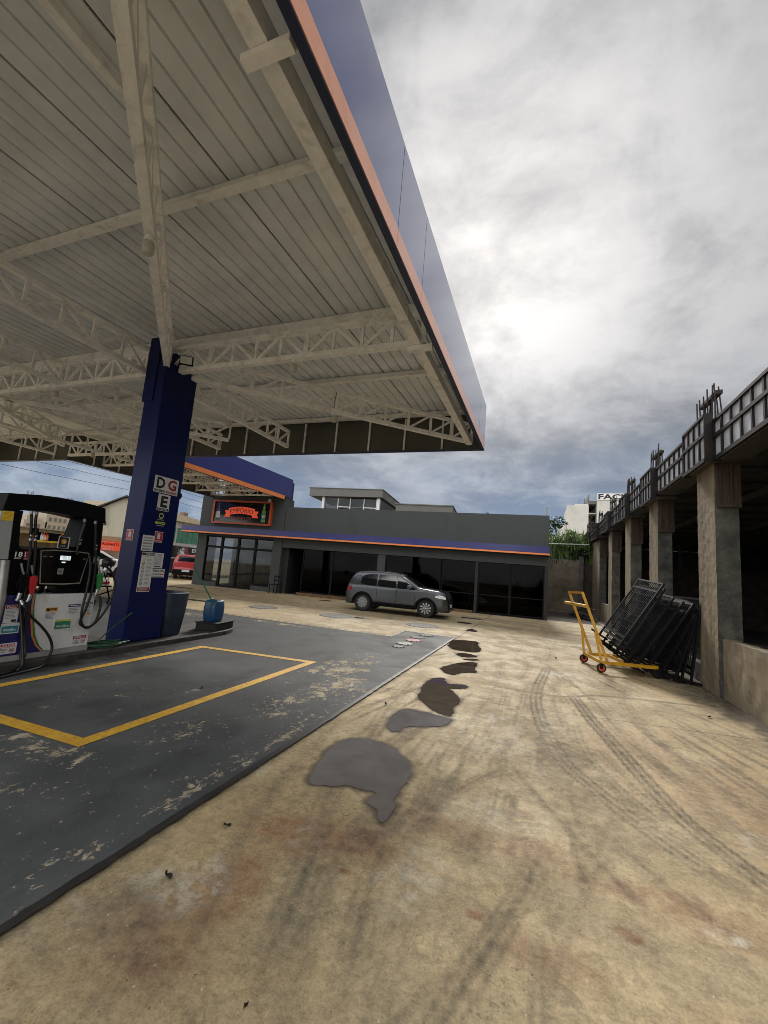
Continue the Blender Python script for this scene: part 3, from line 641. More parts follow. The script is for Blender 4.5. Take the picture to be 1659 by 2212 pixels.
# dark open joint along the painted slab
mb = MB()
def ragged_strip(p, q, w_, z, step=0.04, amp=0.008):
    p, q = Vector(p), Vector(q); L = (q-p).length; n_ = int(L/step); t = (q-p)/L; r_ = Vector((-t.y, t.x)); vs_ = []
    for i in range(n_+1):
        c = p+t*(L*i/n_); a = mnoise.noise(Vector((c.x*14, c.y*14, 1.0)))*amp; b_ = mnoise.noise(Vector((c.x*14, c.y*14, 5.0)))*amp
        vs_ += [(*(c+r_*(-w_/2+a)), z), (*(c+r_*(w_/2+b_)), z)]
    mb.add(vs_, [(2*i, 2*i+1, 2*i+3, 2*i+2) for i in range(n_)])
ragged_strip((-2.095, -1.5), (-2.095, 11.5), 0.055, 0.018, amp=0.012)
ragged_strip((-2.09, 11.5), (-3.49, 11.54), 0.05, 0.022); ragged_strip((-3.46, 11.5), (-3.45, 10.28), 0.04, 0.026); ragged_strip((-3.45, 10.27), (-9.87, 10.02), 0.05, 0.03); ragged_strip((-9.87, 10.04), (-14, 10.06), 0.05, 0.026)
struct(mb.build('pavement_joint', 'drain'))
# yellow bay marking
mb = MB()
def quad(a, b_, c, d_, z): mb.add([(*a, z), (*b_, z), (*c, z), (*d_, z)], [(0, 1, 2, 3)])
A, B, C_, D_ = (-3.50, 2.62), (-3.50, 6.58), (-5.72, 6.30), (-5.72, 2.55)
wl = 0.13
quad((A[0], A[1]), (B[0], B[1]), (B[0]-wl, B[1]-0.15), (A[0]-wl, A[1]+wl), 0.016)
quad((B[0]-0.001, B[1]), (C_[0], C_[1]), (C_[0]+wl, C_[1]-wl+0.02), (B[0]-wl, B[1]-0.15), 0.0161)
quad((C_[0], C_[1]), (D_[0], D_[1]), (D_[0]+wl, D_[1]+wl), (C_[0]+wl, C_[1]-wl+0.02), 0.0162)
quad((D_[0], D_[1]), (A[0], A[1]), (A[0]-wl, A[1]+wl), (D_[0]+wl, D_[1]+wl), 0.0163)
struct(mb.build('road_marking', 'line_yellow'))
# puddles
for i, (k_, pts) in enumerate(PUDR.items()):
    mb = MB(); mb.add([(p[0], p[1], 0.004) for p in pts], [tuple(range(len(pts)))])
    struct(mb.build('puddle', 'puddle_water'))
# street and far verge
mb = MB(); mb.box(-26, -23.4, -60, 120, -0.2, 0.006); struct(mb.build('road', 'asphalt'))
mb = MB(); mb.box(-0.5, 2.5, 20.8, 27.7, -0.2, 0.006); struct(mb.build('soil', 'dark_soil'))
mb = MB(); mb.box(3.3, 16, -8, 36, -0.2, 0.008); struct(mb.build('soil', 'dark_soil'))

# ================================================================== CANOPY
CZ0, CZ1 = 4.855, 6.05
canopy = thing('fuel_canopy', 'big cream steel canopy with corrugated ceiling and blue orange-striped fascia', 'canopy', (-6.6, 5.6, 4.8))
def roof_z(y): return 5.70+0.03*(y-3.1)
def corrugate(x0, x1, y0, y1, name, wl_=0.2124, amp=0.05, parent=None, seg=8):
    mb = MB(); ys_ = np.linspace(y0, y1, 5)
    # pans with narrow standing grooves between them
    prof = [(0.0, amp), (0.009, amp), (0.014, 0.0), (0.06, -0.014), (0.106, -0.019), (0.152, -0.014), (0.1984, 0.0), (0.2034, amp)]
    px_ = [(x0+k*wl_+a, z) for k in range(int((x1-x0)/wl_)) for a, z in prof]
    n_ = len(px_)-1
    vs_ = [(x, y, roof_z(y)+z) for y in ys_ for x, z in px_]
    m_ = n_+1
    mb.add(vs_, [(r*m_+i, r*m_+i+1, (r+1)*m_+i+1, (r+1)*m_+i) for r in range(len(ys_)-1) for i in range(n_)])
    return mb.build(name, 'sheet', parent, smooth=35, recalc=False)
ro = corrugate(-22.0, -1.62, 0.1, 10.55, 'roof_sheet', parent=canopy)
mb = MB()      # dark laps between the sheets
for i, x in enumerate(np.arange(-22.0+0.2124*3, -1.7, 1.062)):
    zr = 0.02
    mb.bar((x, 0.12, roof_z(0.12)+zr-0.006), (x, 10.5, roof_z(10.5)+zr-0.006), 0.006+0.008*(i % 3 == 0), 0.012)
mb.build('sheet_lap', 'seam', ro)
mb = MB(); mb.box(-22.05, -1.6, 0.05, 10.6, 6.02, 6.045); mb.build('roof_deck', 'olive', canopy)
for y in (3.12, 5.72, 7.95, 10.38):
    mb = MB(); z = roof_z(y)-0.03
    h = 0.20 if y == 5.72 else 0.13
    mb.box(-21.9, -1.78, y-0.03, y+0.03, z-h, z-0.004); mb.box(-21.9, -1.78, y-0.08, y-0.031, z-h, z-h+0.012)
    mb.build('purlin', 'cream', canopy)
mb = MB(); mb.box(-3.52, -3.44, 0.2, 2.15, 5.50, 5.60); mb.build('purlin', 'cream', canopy)
def truss(p, q, zl, zu, n_, parent, cw=0.10, ch=0.085, web=0.05, pat='W', zl2=None):
    """lattice girder between two plan points"""
    mb = MB(); p, q = Vector((*p, 0)), Vector((*q, 0)); zl2 = zl if zl2 is None else zl2
    L = lambda t: p.lerp(q, t)+Vector((0, 0, zl+(zl2-zl)*t)); U = lambda t: p.lerp(q, t)+Vector((0, 0, zu))
    mb.bar(L(0), L(1), cw, ch); mb.bar(U(0), U(1), cw, ch*0.8)
    for i in range(n_+1):
        t = i/n_; up = (q-p).normalized()
        w2 = web*(1.6 if i % 4 == 2 else 1.0)
        mb.bar(L(t)+Vector((0, 0, ch/2)), U(t)-Vector((0, 0, ch*0.4)), web*0.8, w2, up=up)
        if i < n_:
            t2 = (i+1)/n_
            a, b_ = (L(t), U(t2)) if (pat == 'W' and i % 2 == 0) or pat == 'Z' else (U(t), L(t2))
            mb.bar(a, b_, web*0.7, web, up=(0, 0, 1))
    return mb.build('truss', 'cream', parent)
TL_, TU_ = 4.99, 5.44
truss((-6.72, 5.56), (-1.72, 5.56), TL_, TU_, 10, canopy)                   # east arm
truss((-6.85, 5.56), (-12.4, 5.56), TL_, TU_, 12, canopy)                   # west arm
truss((-12.6, 5.56), (-21.8, 5.56), TL_, TU_, 18, canopy)
truss((-6.55, 5.40), (-1.72, 0.55), TL_, TU_, 11, canopy, cw=0.10, ch=0.09, web=0.06)   # near diagonal
truss((-6.5, 5.80), (-1.75, 10.35), TL_, TU_, 11, canopy, pat='Z')              # far diagonal
for x in (-7.15, -9.65, -12.2):
    truss((x, 5.45), (x, 0.3), TL_, TU_, 10, canopy)
    truss((x+0.05, 5.67), (x+0.05, 10.2), TL_, TU_, 9, canopy, pat='Z')
truss((-12.35, 5.70), (-8.6, 9.45), TL_, TU_, 9, canopy)
truss((-12.8, 5.70), (-15.6, 9.3), TL_, TU_, 8, canopy)
truss((-15.0, 5.67), (-15.0, 10.2), TL_, TU_, 9, canopy); truss((-17.5, 5.67), (-17.5, 10.2), TL_, TU_, 9, canopy); truss((-17.5, 5.45), (-17.5, 0.3), TL_, TU_, 9, canopy)
truss((-12.8, 10.4), (-17.0, 10.4), TL_, TU_, 9, canopy)
# edge beam along the right side, with brackets
mb = MB(); mb.box(-1.83, -1.74, 0.2, 10.4, 4.94, 5.10); mb.box(-1.88, -1.831, 0.2, 10.4, 4.94, 4.955); mb.build('edge_beam', 'cream', canopy)
mb = MB(); mb.box(-1.95, -1.57, 1.78, 1.86, 4.88, 4.935); mb.build('bracket', 'cream', canopy)
mb = MB(); mb.box(-1.95, -1.57, 5.5, 5.58, 4.86, 4.935); mb.build('bracket', 'cream', canopy)
# right fascia
def fascia_y(x, y0, y1, seams, parent, stripe=True, th=0.05, name='fascia', blue='fascia_blue'):
    """blue panels facing +X with an orange bottom stripe; panels end at the seams"""
    ss_ = [y0]+list(seams)+[y1]; f = None
    mb = MB(); ms = MB()
    for a, b_ in zip(ss_[:-1], ss_[1:]):
        g = 0.006
        mb.box(x-th, x, a+g, b_-g, CZ0+(0.216 if stripe else 0), CZ1, 0)
        mb.box(x-0.075, x-0.002, a+0.001, b_-0.001, CZ0, CZ0+0.012, 1)
        if stripe: ms.box(x-th, x+0.004, a+g, b_-g, CZ0+0.0125, CZ0+0.21)
    mb.box(x-th-0.02, x-th-0.001, y0, y1, CZ0+0.013, CZ1-0.01, 2)
    f = mb.build(name, [blue, 'fascia_under', 'olive'], parent)
    if stripe: ms.build('stripe', 'orange' if blue == 'shop_blue' else 'orange_sheen', f)
    return f
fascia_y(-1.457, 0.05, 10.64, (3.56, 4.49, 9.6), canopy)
def inner_posts(pts, horizontal_dir, parent, y=None, x=None):
    for c in pts:
        mb = MB()
        if y is not None: mb.bar((c, y, CZ0+0.02), (c, y, 5.78), 0.045, 0.045)
        else: mb.bar((x, c, CZ0+0.02), (x, c, 5.78), 0.045, 0.045)
        mb.build('post', 'cream', parent)
# far fascia (seen from its dark inner side), open where the rear canopy joins
for x0, x1 in ((-12.72, -1.51), (-21.9, -17.3)):
    mb = MB(); mb.box(x0, x1, 10.61, 10.64, CZ0+0.013, CZ1, 0); mb.box(x0, x1, 10.575, 10.609, CZ0+0.02, CZ1-0.01, 2); mb.box(x0, x1, 10.45, 10.638, CZ0, CZ0+0.012, 1)
    mb.build('fascia', ['fascia_blue', 'fascia_under', 'olive'], canopy)
inner_posts([-2.55, -3.6, -4.65, -5.7, -6.75, -7.8, -8.9, -10, -11.1, -12.2, -18.1, -19.2, -20.3], 0, canopy, y=10.54)
mb = MB(); mb.box(-21.95, -21.9, 0.05, 10.64, CZ0, CZ1); mb.build('fascia', 'fascia_blue', canopy)
# near fascia
mb = MB(); mb.box(-21.9, -1.51, 0.02, 0.05, CZ0, CZ1, 0); mb.build('fascia', 'fascia_blue', canopy)
# rear canopy arm running to the shop tower
rear = thing('rear_canopy', 'narrower blue canopy arm with orange stripe running back to the sign tower', 'canopy', (-15, 14.5, 4.8))
fascia_y(-12.75, 10.645, 18.62, (), rear, blue='shop_blue')
mb = MB(); mb.box(-12.80, -12.76, 18.62, 19.25, CZ0+0.16, CZ1); mb.build('fascia', 'shop_blue', rear)
mb = MB(); mb.box(-17.33, -17.28, 10.645, 18.5, CZ0+0.013, CZ1, 0); mb.box(-17.28, -17.25, 10.645, 18.5, CZ0+0.02, CZ1-0.01, 1); mb.box(-17.33, -17.15, 10.645, 18.5, CZ0, CZ0+0.012, 2); mb.build('fascia', ['shop_blue', 'olive', 'fascia_under'], rear)
mb = MB(); mb.box(-17.24, -12.83, 10.50, 19.3, 5.97, 6.01); mb.build('roof_sheet', 'sheet', rear)
inner_posts(list(np.arange(11.5, 18.3, 1.1)), 1, rear, x=-17.2)
for y in (11.9, 13.6, 15.3, 17.0, 18.2): truss((-12.9, y), (-17.2, y), TL_, TU_, 10, rear, web=0.045)
truss((-15.0, 10.7), (-15.0, 18.3), TL_, TU_, 14, rear); truss((-13.1, 10.7), (-16.9, 18.3), TL_, TU_, 12, rear, zl2=5.15)

# columns -----------------------------------------------------------------
colm = thing('canopy_column', 'dark blue steel column with white D G E signs holding up the canopy', 'column', (-6.61, 5.62, 0.1))
mb = MB()
mb.box(-6.82, -6.40, 5.25, 5.98, 0.1, 5.06); mb.build('shaft', 'column_blue', colm, bevel=0.02)
mb = MB(); mb.box(-6.84, -6.60, 5.235, 5.249, 4.3, 5.52); mb.box(-6.86, -6.841, 5.235, 5.9, 4.3, 5.52); mb.build('cap_plate', 'column_blue', colm)
mb = MB(); mb.tube([(-6.52, 6.0, 2.72), (-6.52, 6.06, 2.72)], 0.07, 12); mb.build('bell', 'steel_dark', colm)
col2 = thing('canopy_column', 'blue steel column holding up the far left half of the canopy', 'column', (-14.1, 5.62, 0.1))
mb = MB(); mb.box(-14.31, -13.89, 5.25, 5.98, 0.1, 5.06); mb.build('shaft', 'column_blue', col2, bevel=0.02)

# ceiling lamps
lamp = None
LAMPS = [((-3.98, 2.83, 4.93), 'white jar lamp hanging under the diagonal truss nearest the camera'), ((-3.93, 5.56, 4.947), 'white jar lamp under the truss right of the blue column'),
         ((-7.12, 7.75, 4.947), 'white jar lamp under the lattice truss beyond the blue column'), ((-4.35, 7.86, 4.947), 'white jar lamp with black wire under the far diagonal truss'),
         ((-9.9, 5.56, 4.947), 'white jar lamp under the truss left of the blue column'), ((-15.0, 9.95, 4.947), 'white jar lamp low at the canopy rear, left of the column')]
for i, (p, lb) in enumerate(LAMPS):
    if lamp is None:
        lamp = thing('ceiling_lamp', lb, 'lamp', (0, 0, 0), 'jar lamps under the canopy')
        mb = MB(); mb.lathe([(0.045, 0.0), (0.045, -0.035), (0.06, -0.04), (0.06, -0.06), (0.03, -0.065)], (0, 0, 0), n=14); mb.build('base', 'cream', lamp, local=True, smooth=40)
        mb = MB(); mb.lathe([(0.050, -0.066), (0.062, -0.09), (0.062, -0.17), (0.045, -0.20), (0.0, -0.205)], (0, 0, 0), n=16); mb.build('glass_jar', 'lamp_jar', lamp, local=True, smooth=40)
        q = lamp
    else:
        q = copy_tree(lamp); q['label'] = lb
    q.location = p
# floodlight beside the column head
fl = thing('floodlight', 'small square black floodlight with pale glass at the column top', 'floodlight', (-6.12, 5.42, 4.98))
Ff = Frame((-6.12, 5.40, 5.10), (0.80, 0.60, 0), (0.10, -0.14, 0.98))
mb = MB(); mb.fbox(Ff, -0.115, -0.085, 0.115, 0.085, -0.05, 0.0); mb.build('housing', 'black_metal', fl, bevel=0.008)
mb = MB(); mb.fbox(Ff, -0.097, -0.067, 0.097, 0.067, 0.001, 0.006); mb.build('lens', 'lamp_lens', fl)
mb = MB(); mb.bar((-6.39, 5.5, 5.10), (-6.16, 5.44, 5.10), 0.03, 0.03); mb.build('bracket', 'black_metal', fl)
mb = MB(); mb.tube([(-4.35, 7.80, 5.46), (-4.33, 7.82, 5.40), (-4.36, 7.84, 5.2), (-4.35, 7.86, 4.95)], 0.008, 6); tag(mb.build('cable', 'wire', origin=(-4.35, 7.86, 4.95)), 'thin black cable dropping down the far diagonal truss to a lamp', 'cable')
mb = MB(); mb.tube(smooth_line([(-6.20, 5.02, 5.02), (-5.9, 4.66, 5.25), (-5.55, 4.35, 5.45), (-5.5, 4.33, 5.3)]), 0.008, 6); tag(mb.build('cable', 'wire', origin=(-5.5, 4.33, 5.3)), 'black cable running along the near diagonal truss by the column head', 'cable')

# signs on the column (frame on the +X face: right = +Y)
FX = Frame((-6.40, 0, 0), (0, 1, 0), (0, 0, 1)); FY = Frame((0, 5.25, 0), (1, 0, 0), (0, 0, 1))
def sticker(name, F, x0, y0, x1, y1, mats, draw, label, cat, th=0.003, group=None, parent=None):
    mb = MB(); mb.fbox(F, x0, y0, x1, y1, 0.001, th, 0); draw(mb)
    if parent is not None:
        return mb.build(name, mats, parent)
    return tag(mb.build(name, mats, origin=F.p((x0+x1)/2, y0, 0)), label, cat, group)
T = 0.0045
def d_dg(mb):
    mb.text('D', FX, 5.42, 2.755, 5.60, 2.955, T, 1, 0.035); mb.text('G', FX, 5.66, 2.755, 5.85, 2.955, T, 2, 0.035)
    mb.fbox(FX, 5.39, 2.695, 5.615, 2.735, 0.003, 0.0042, 1); mb.fbox(FX, 5.64, 2.695, 5.87, 2.735, 0.003, 0.0042, 2)
    mb.text('DIESEL S-500', FX, 5.40, 2.702, 5.605, 2.728, T+0.001, 0, 0.01); mb.text('GASOLINA', FX, 5.65, 2.702, 5.86, 2.728, T+0.001, 0, 0.01)
sticker('fuel_sign', FX, 5.375, 2.68, 5.895, 2.975, ['paper', 'ink', 'red_dark'], d_dg, 'white sign with big black D and red G high on the column', 'sign')
def d_e(mb):
    mb.text('E', FX, 5.56, 2.43, 5.71, 2.635, T, 1, 0.04); mb.fbox(FX, 5.51, 2.372, 5.745, 2.415, 0.003, 0.0042, 1); mb.text('ETANOL', FX, 5.53, 2.38, 5.725, 2.408, T+0.001, 0, 0.01)
sticker('fuel_sign', FX, 5.50, 2.365, 5.755, 2.662, ['paper', 'ink'], d_e, 'white sign with big black E under the D and G sign', 'sign')
def d_ring(mb):
    mb.ring(FX, 5.62, 2.275, 0.032, 0.052, T, 1); mb.fbox(FX, 5.515, 2.125, 5.72, 2.165, 0.003, 0.0042, 1); mb.lines(FX, 5.55, 2.19, 5.69, 2.215, 1, T, 3)
    mb.text('SEM FORMAR', FX, 5.56, 2.135, 5.71, 2.157, T+0.001, 2, 0.01); mb.lines(FX, 5.55, 2.085, 5.70, 2.11, 1, T, 3)
sticker('sticker', FX, 5.50, 2.07, 5.735, 2.345, ['column_blue', 'lime', 'ink', 'ink_grey'], d_ring, 'dark sticker with yellow ring and yellow band under the E sign', 'sticker')
def ext(F, x0, y0, x1, y1):
    def f(mb):
        w_, h = x1-x0, y1-y0
        mb.fbox(F, x0+0.008, y0+0.008, x1-0.008, y1-0.008, 0.003, 0.0042, 1)
        cx_ = (x0+x1)/2
        mb.fbox(F, cx_-0.18*w_, y0+0.32*h, cx_+0.18*w_, y0+0.75*h, 0.0042, 0.0052, 0); mb.fbox(F, cx_-0.10*w_, y0+0.75*h, cx_+0.10*w_, y0+0.87*h, 0.0042, 0.0052, 0); mb.fbox(F, cx_-0.25*w_, y0+0.82*h, cx_, y0+0.88*h, 0.0042, 0.0052, 0)
        mb.text('PÓ BC', F, x0+0.2*w_, y0+0.10*h, x1-0.2*w_, y0+0.24*h, 0.0054, 0, 0.02)
    return f
sticker('extinguisher_sign', FX, 5.545, 1.80, 5.715, 1.99, ['paper', 'red'], ext(FX, 5.545, 1.80, 5.715, 1.99), 'red extinguisher sign on the right face of the blue column', 'sign')
sticker('extinguisher_sign', FY, -6.71, 1.79, -6.55, 1.98, ['paper', 'red'], ext(FY, -6.71, 1.79, -6.55, 1.98), 'red extinguisher sign on the left face of the blue column', 'sign')
def d_note(mb):
    for y, h in ((1.86, 0.025), (1.815, 0.022), (1.765, 0.03), (1.715, 0.02), (1.665, 0.03)): mb.lines(FX, 5.335, y-h/2, 5.525, y+h/2, 1, T, 1, 1.0, 0.1)
sticker('notice', FX, 5.315, 1.635, 5.545, 1.905, ['paper', 'ink_grey'], d_note, 'crinkled grey-lettered paper notice above the safety chart', 'notice')
def d_chart(mb):
    x0 = 5.35
    mb.fbox(FX, x0+0.005, 1.56, x0+0.25, 1.605, 0.003, 0.0042, 1); mb.text('PETRO', FX, x0+0.08, 1.57, x0+0.235, 1.598, T+0.001, 0, 0.01)
    mb.add([FX.p(x0+0.015, 1.567, T+0.001), FX.p(x0+0.06, 1.567, T+0.001), FX.p(x0+0.05, 1.60, T+0.001)], [(0, 1, 2)], 2)
    mb.text('PRECAUÇÕES', FX, x0+0.06, 1.53, x0+0.19, 1.545, T, 1, 0.01)
    mb.add([FX.p(x0+0.03, 1.455, T), FX.p(x0+0.09, 1.455, T), FX.p(x0+0.06, 1.515, T)], [(0, 1, 2)], 3)
    for i in range(6):
        yy = 1.42-i*0.068; mb.ring(FX, x0+0.058, yy, 0.020, 0.027, T, 1, 16); mb.add([FX.p(x0+0.04, yy-0.014, T), FX.p(x0+0.044, yy-0.018, T), FX.p(x0+0.076, yy+0.014, T), FX.p(x0+0.072, yy+0.018, T)], [(0, 1, 2, 3)], 1)
        mb.lines(FX, x0+0.12, yy-0.02, x0+0.23, yy+0.02, 2+i % 2, T, 4)
    mb.lines(FX, x0+0.12, 1.46, x0+0.23, 1.505, 3, T, 4)
    mb.fbox(FX, x0+0.012, 0.945, x0+0.245, 1.01, 0.003, 0.0042, 2); mb.lines(FX, x0+0.03, 0.955, x0+0.22, 1.0, 3, T+0.001, 0, 0.3)
sticker('safety_chart', FX, 5.35, 0.935, 5.605, 1.615, ['paper', 'ink', 'red_dark', 'lime', 'ink_grey'], d_chart, 'tall white safety chart with round prohibition icons on the column', 'chart')
def d_pap(mb): mb.lines(FX, 5.625, 1.40, 5.78, 1.60, 12, T, 1, 0.5); mb.lines(FX, 5.625, 1.365, 5.78, 1.385, 1, T, 2, 0.8)
sticker('notice', FX, 5.612, 1.345, 5.80, 1.615, ['paper', 'ink_grey', 'ink'], d_pap, 'white text sheet right of the tall safety chart', 'notice')
def d_proc(mb):
    mb.text('PROCON', FX, 5.625, 1.275, 5.85, 1.32, T, 1, 0.03); mb.text('151', FX, 5.62, 1.218, 5.745, 1.262, T, 1, 0.035); mb.fbox(FX, 5.765, 1.228, 5.85, 1.248, 0.003, 0.0042, 2); mb.lines(FX, 5.62, 1.19, 5.85, 1.21, 1, T, 3)
sticker('notice', FX, 5.61, 1.185, 5.868, 1.333, ['paper', 'ink', 'red', 'ink_grey'], d_proc, 'white card reading PROCON 151 on the blue column', 'notice')

# ================================================================== ISLAND
mb = MB(); pts = [(-6.20, -4.0), (-6.20, 7.3)]
for i in range(1, 12): a = math.pi*i/12; pts.append((-6.85+0.65*math.cos(a), 7.3+0.9*math.sin(a)))
pts += [(-7.5, 7.3), (-7.5, -4.0)]
mb.prism(Frame((0, 0, 0), (1, 0, 0), (0, 1, 0)), pts, -0.05, 0.1)
struct(mb.build('pump_island', 'kerb', bevel=0.015))

# plinth, barrel, bin, pole, garden hose ------------------------------------------------
pl_ = MB(); Fp = Frame((-6.55, 7.52, 0.1), (0.985, 0.17, 0), (-0.17, 0.985, 0))
pl_.fbox(Fp, -0.24, -0.33, 0.24, 0.33, 0.0, 0.14); pl_.fbox(Fp, -0.26, -0.35, 0.26, 0.35, 0.14, 0.165)
tag(pl_.build('plinth', 'plinth', origin=(-6.55, 7.52, 0.1), bevel=0.008), 'low black plinth on the island under the blue drum', 'plinth')
dr = thing('drum', 'bright blue plastic drum standing on the black plinth', 'drum', (-6.54, 7.42, 0.265))
DZ = 0.265
mb = MB(); mb.lathe([(0.155, 0.0), (0.175, 0.025), (0.192, 0.16), (0.192, 0.28), (0.175, 0.41), (0.16, 0.435), (0.148, 0.44), (0.14, 0.41), (0.0, 0.40)], (-6.54, 7.42, DZ), n=28, pw=0.62, sx=0.9); mb.build('body', 'barrel_blue', dr, smooth=50)
mb = MB(); mb.tube([(-6.54, 7.28, DZ+0.42), (-6.54, 7.28, DZ+0.465), (-6.54, 7.36, DZ+0.47), (-6.54, 7.36, DZ+0.42)], 0.011, 8); mb.build('handle', 'barrel_blue', dr, smooth=50)
mb = MB(); mb.tube([(-6.47, 7.27, 0.52), (-6.42, 7.20, 0.70), (-6.27, 6.42, 1.42)], 0.013, 8); tag(mb.build('broom_pole', 'pole_green', origin=(-6.47, 7.27, 0.52)), 'thin green pole leaning out of the blue drum', 'pole')
bn_ = thing('bin', 'tall dark slate plastic bin beside the blue column', 'bin', (-6.62, 6.30, 0.1))
mb = MB(); mb.lathe([(0.20, 0.0), (0.22, 0.02), (0.27, 0.45), (0.285, 0.72), (0.29, 0.79), (0.27, 0.80), (0.262, 0.74), (0.20, 0.2), (0.0, 0.2)], (-6.65, 6.30, 0.1), n=32, pw=0.55); mb.build('body', 'bin_blue', bn_, smooth=50)
mb = MB()
path = []
for i in range(118):
    a = i*0.33; r_ = 0.20+0.0009*i+0.03*math.sin(i*0.11); path.append((-6.40+r_*0.62*math.cos(a)+0.012*math.sin(i*2.1), 4.98+r_*1.15*math.sin(a), 0.115+0.014*abs(math.sin(i*0.37))+0.0003*i))
mb.tube(path, 0.009, 6)
mb.tube(smooth_line([(-6.36, 5.0, 0.16), (-6.36, 4.8, 0.2), (-6.39, 5.05, 0.4), (-6.385, 5.26, 0.55), (-6.37, 5.32, 0.60)]), 0.010, 6)
tag(mb.build('garden_hose', 'hose_green', origin=(-6.4, 4.98, 0.1), smooth=60), 'coiled green garden hose lying at the foot of the blue column', 'hose')

# ================================================================== FUEL PUMP
PX = -6.35
pump = thing('fuel_pump', 'white and blue fuel pump with black arch and hanging black hoses', 'fuel pump', (-6.6, 3.9, 0.1))
FP = Frame((PX, 0, 0), (0, 1, 0), (0, 0, 1))
def part(draw, name, mats, bevel=0.0, parent=pump, smooth=False):
    mb = MB(); draw(mb); return mb.build(name, mats, parent, bevel=bevel, smooth=smooth)
part(lambda m: m.fbox(FP, 3.16, 0.10, 4.63, 0.17, -0.46, 0.004), 'base', 'pump_base')
part(lambda m: m.fbox(FP, 3.74, 0.172, 4.62, 0.94, -0.45, 0.0), 'cabinet', 'pump_white', 0.008)
def blue_panel(m):
    pts = [(3.20, 0.172), (3.985, 0.172), (3.90, 0.26), (3.83, 0.40), (3.79, 0.58), (3.765, 0.78), (3.76, 0.94), (3.20, 0.94)]
    m.prism(FP, pts, -0.44, 0.006, 0)
    a = [(3.76, 0.94), (3.765, 0.78), (3.79, 0.58), (3.83, 0.40), (3.90, 0.26), (3.985, 0.172)]
    for off, w_, mt in ((0.0, 0.022, 1), (0.022, 0.022, 2)):
        v = []
        for i, (x, y) in enumerate(a):
            t = min(1, 0.3+i*0.25) if i < 5 else 0.6
            v += [FP.p(x+off, y, 0.0075), FP.p(x+off+w_*t+0.004, y, 0.0075)]
        m.add(v, [(2*i, 2*i+1, 2*i+3, 2*i+2) for i in range(len(a)-1)], mt)
part(blue_panel, 'side_panel', ['pump_blue', 'orange', 'green_stripe'])
part(lambda m: m.tube([FP.p(3.37, 1.38, 0.0), FP.p(3.40, 0.9, 0.01), FP.p(3.36, 0.24, 0.01)], 0.055, 12), 'guard_bar', 'silver', smooth=60)
part(lambda m: m.prism(FP, [(3.22, 1.99), (3.365, 2.01), (3.40, 1.39), (3.22, 1.38)], -0.40, 0.012), 'end_panel', 'pump_grey', 0.01)
part(lambda m: m.fbox(FP, 3.20, 0.945, 3.36, 1.375, -0.42, 0.0), 'end_panel', 'pump_grey', 0.01)
def hood(m):
    top = [(3.26, 2.225), (3.36, 2.235), (3.62, 2.268), (3.88, 2.280), (4.15, 2.272), (4.36, 2.258), (4.54, 2.235)]
    bot = [(4.58, 2.02), (4.55, 2.0), (4.30, 2.035), (4.10, 2.055), (3.88, 2.065), (3.66, 2.058), (3.47, 2.035), (3.40, 2.02), (3.225, 1.995)]
    m.prism(FP, top+bot, -0.46, 0.02)
part(hood, 'arch_hood', 'black_plastic', 0.012)
part(lambda m: m.prism(FP, [(3.37, 2.01), (3.47, 2.03), (3.465, 1.85), (3.50, 1.55), (3.72, 1.50), (3.74, 0.945), (3.40, 0.945), (3.405, 1.39)], -0.36, 0.0), 'leg', 'black_plastic', 0.01)
part(lambda m: m.prism(FP, [(4.28, 2.03), (4.56, 2.0), (4.60, 1.34), (4.63, 0.945), (4.42, 0.945), (4.40, 1.4), (4.28, 1.60), (4.20, 1.60)], -0.36, 0.0), 'leg', 'black_plastic', 0.01)
disp = part(lambda m: m.prism(FP, [(3.70, 1.555), (3.9, 1.575), (4.2, 1.575), (4.43, 1.56), (4.425, 1.45), (4.36, 1.055), (4.1, 1.045), (3.77, 1.05)], -0.40, 0.03), 'display', 'black_plastic', 0.02)
def rim(m):
    o_ = [(3.735, 1.535), (3.9, 1.552), (4.2, 1.552), (4.40, 1.538), (4.395, 1.47), (4.335, 1.085), (4.1, 1.072), (3.795, 1.08)]
    c = (4.07, 1.32); i_ = [(c[0]+(x-c[0])*0.955, c[1]+(y-c[1])*0.935) for x, y in o_]; n_ = len(o_)
    v = [FP.p(x, y, 0.034) for x, y in o_]+[FP.p(x, y, 0.034) for x, y in i_]+[FP.p(x, y, 0.028) for x, y in o_]
    m.add(v, [(i, (i+1) % n_, n_+(i+1) % n_, n_+i) for i in range(n_)]+[(i, 2*n_+i, 2*n_+(i+1) % n_, (i+1) % n_) for i in range(n_)])
    m.add([FP.p(x, y, 0.0315) for x, y in i_], [tuple(range(n_))], 1)
part(rim, 'bezel', ['silver', 'screen'], parent=disp)
def lcd(m):
    m.fbox(FP, 4.0, 1.415, 4.14, 1.475, 0.032, 0.035, 0); m.text('2821.17', FP, 4.025, 1.45, 4.13, 1.47, 0.0355, 1); m.text('4495.55', FP, 4.035, 1.422, 4.13, 1.441, 0.0355, 1)
    m.fbox(FP, 4.03, 1.375, 4.08, 1.392, 0.032, 0.035, 0)
    for i in range(3):
        for j in range(4): m.fbox(FP, 3.995+i*0.028, 1.215+j*0.022, 4.018+i*0.028, 1.232+j*0.022, 0.032, 0.034, 2)
    m.fbox(FP, 3.78, 1.45, 3.82, 1.46, 0.032, 0.034, 2); m.fbox(FP, 3.86, 1.45, 3.90, 1.46, 0.032, 0.034, 2); m.fbox(FP, 4.32, 1.44, 4.36, 1.45, 0.032, 0.034, 2)
part(lcd, 'screen', ['lcd', 'ink', 'ink_grey'], parent=disp)
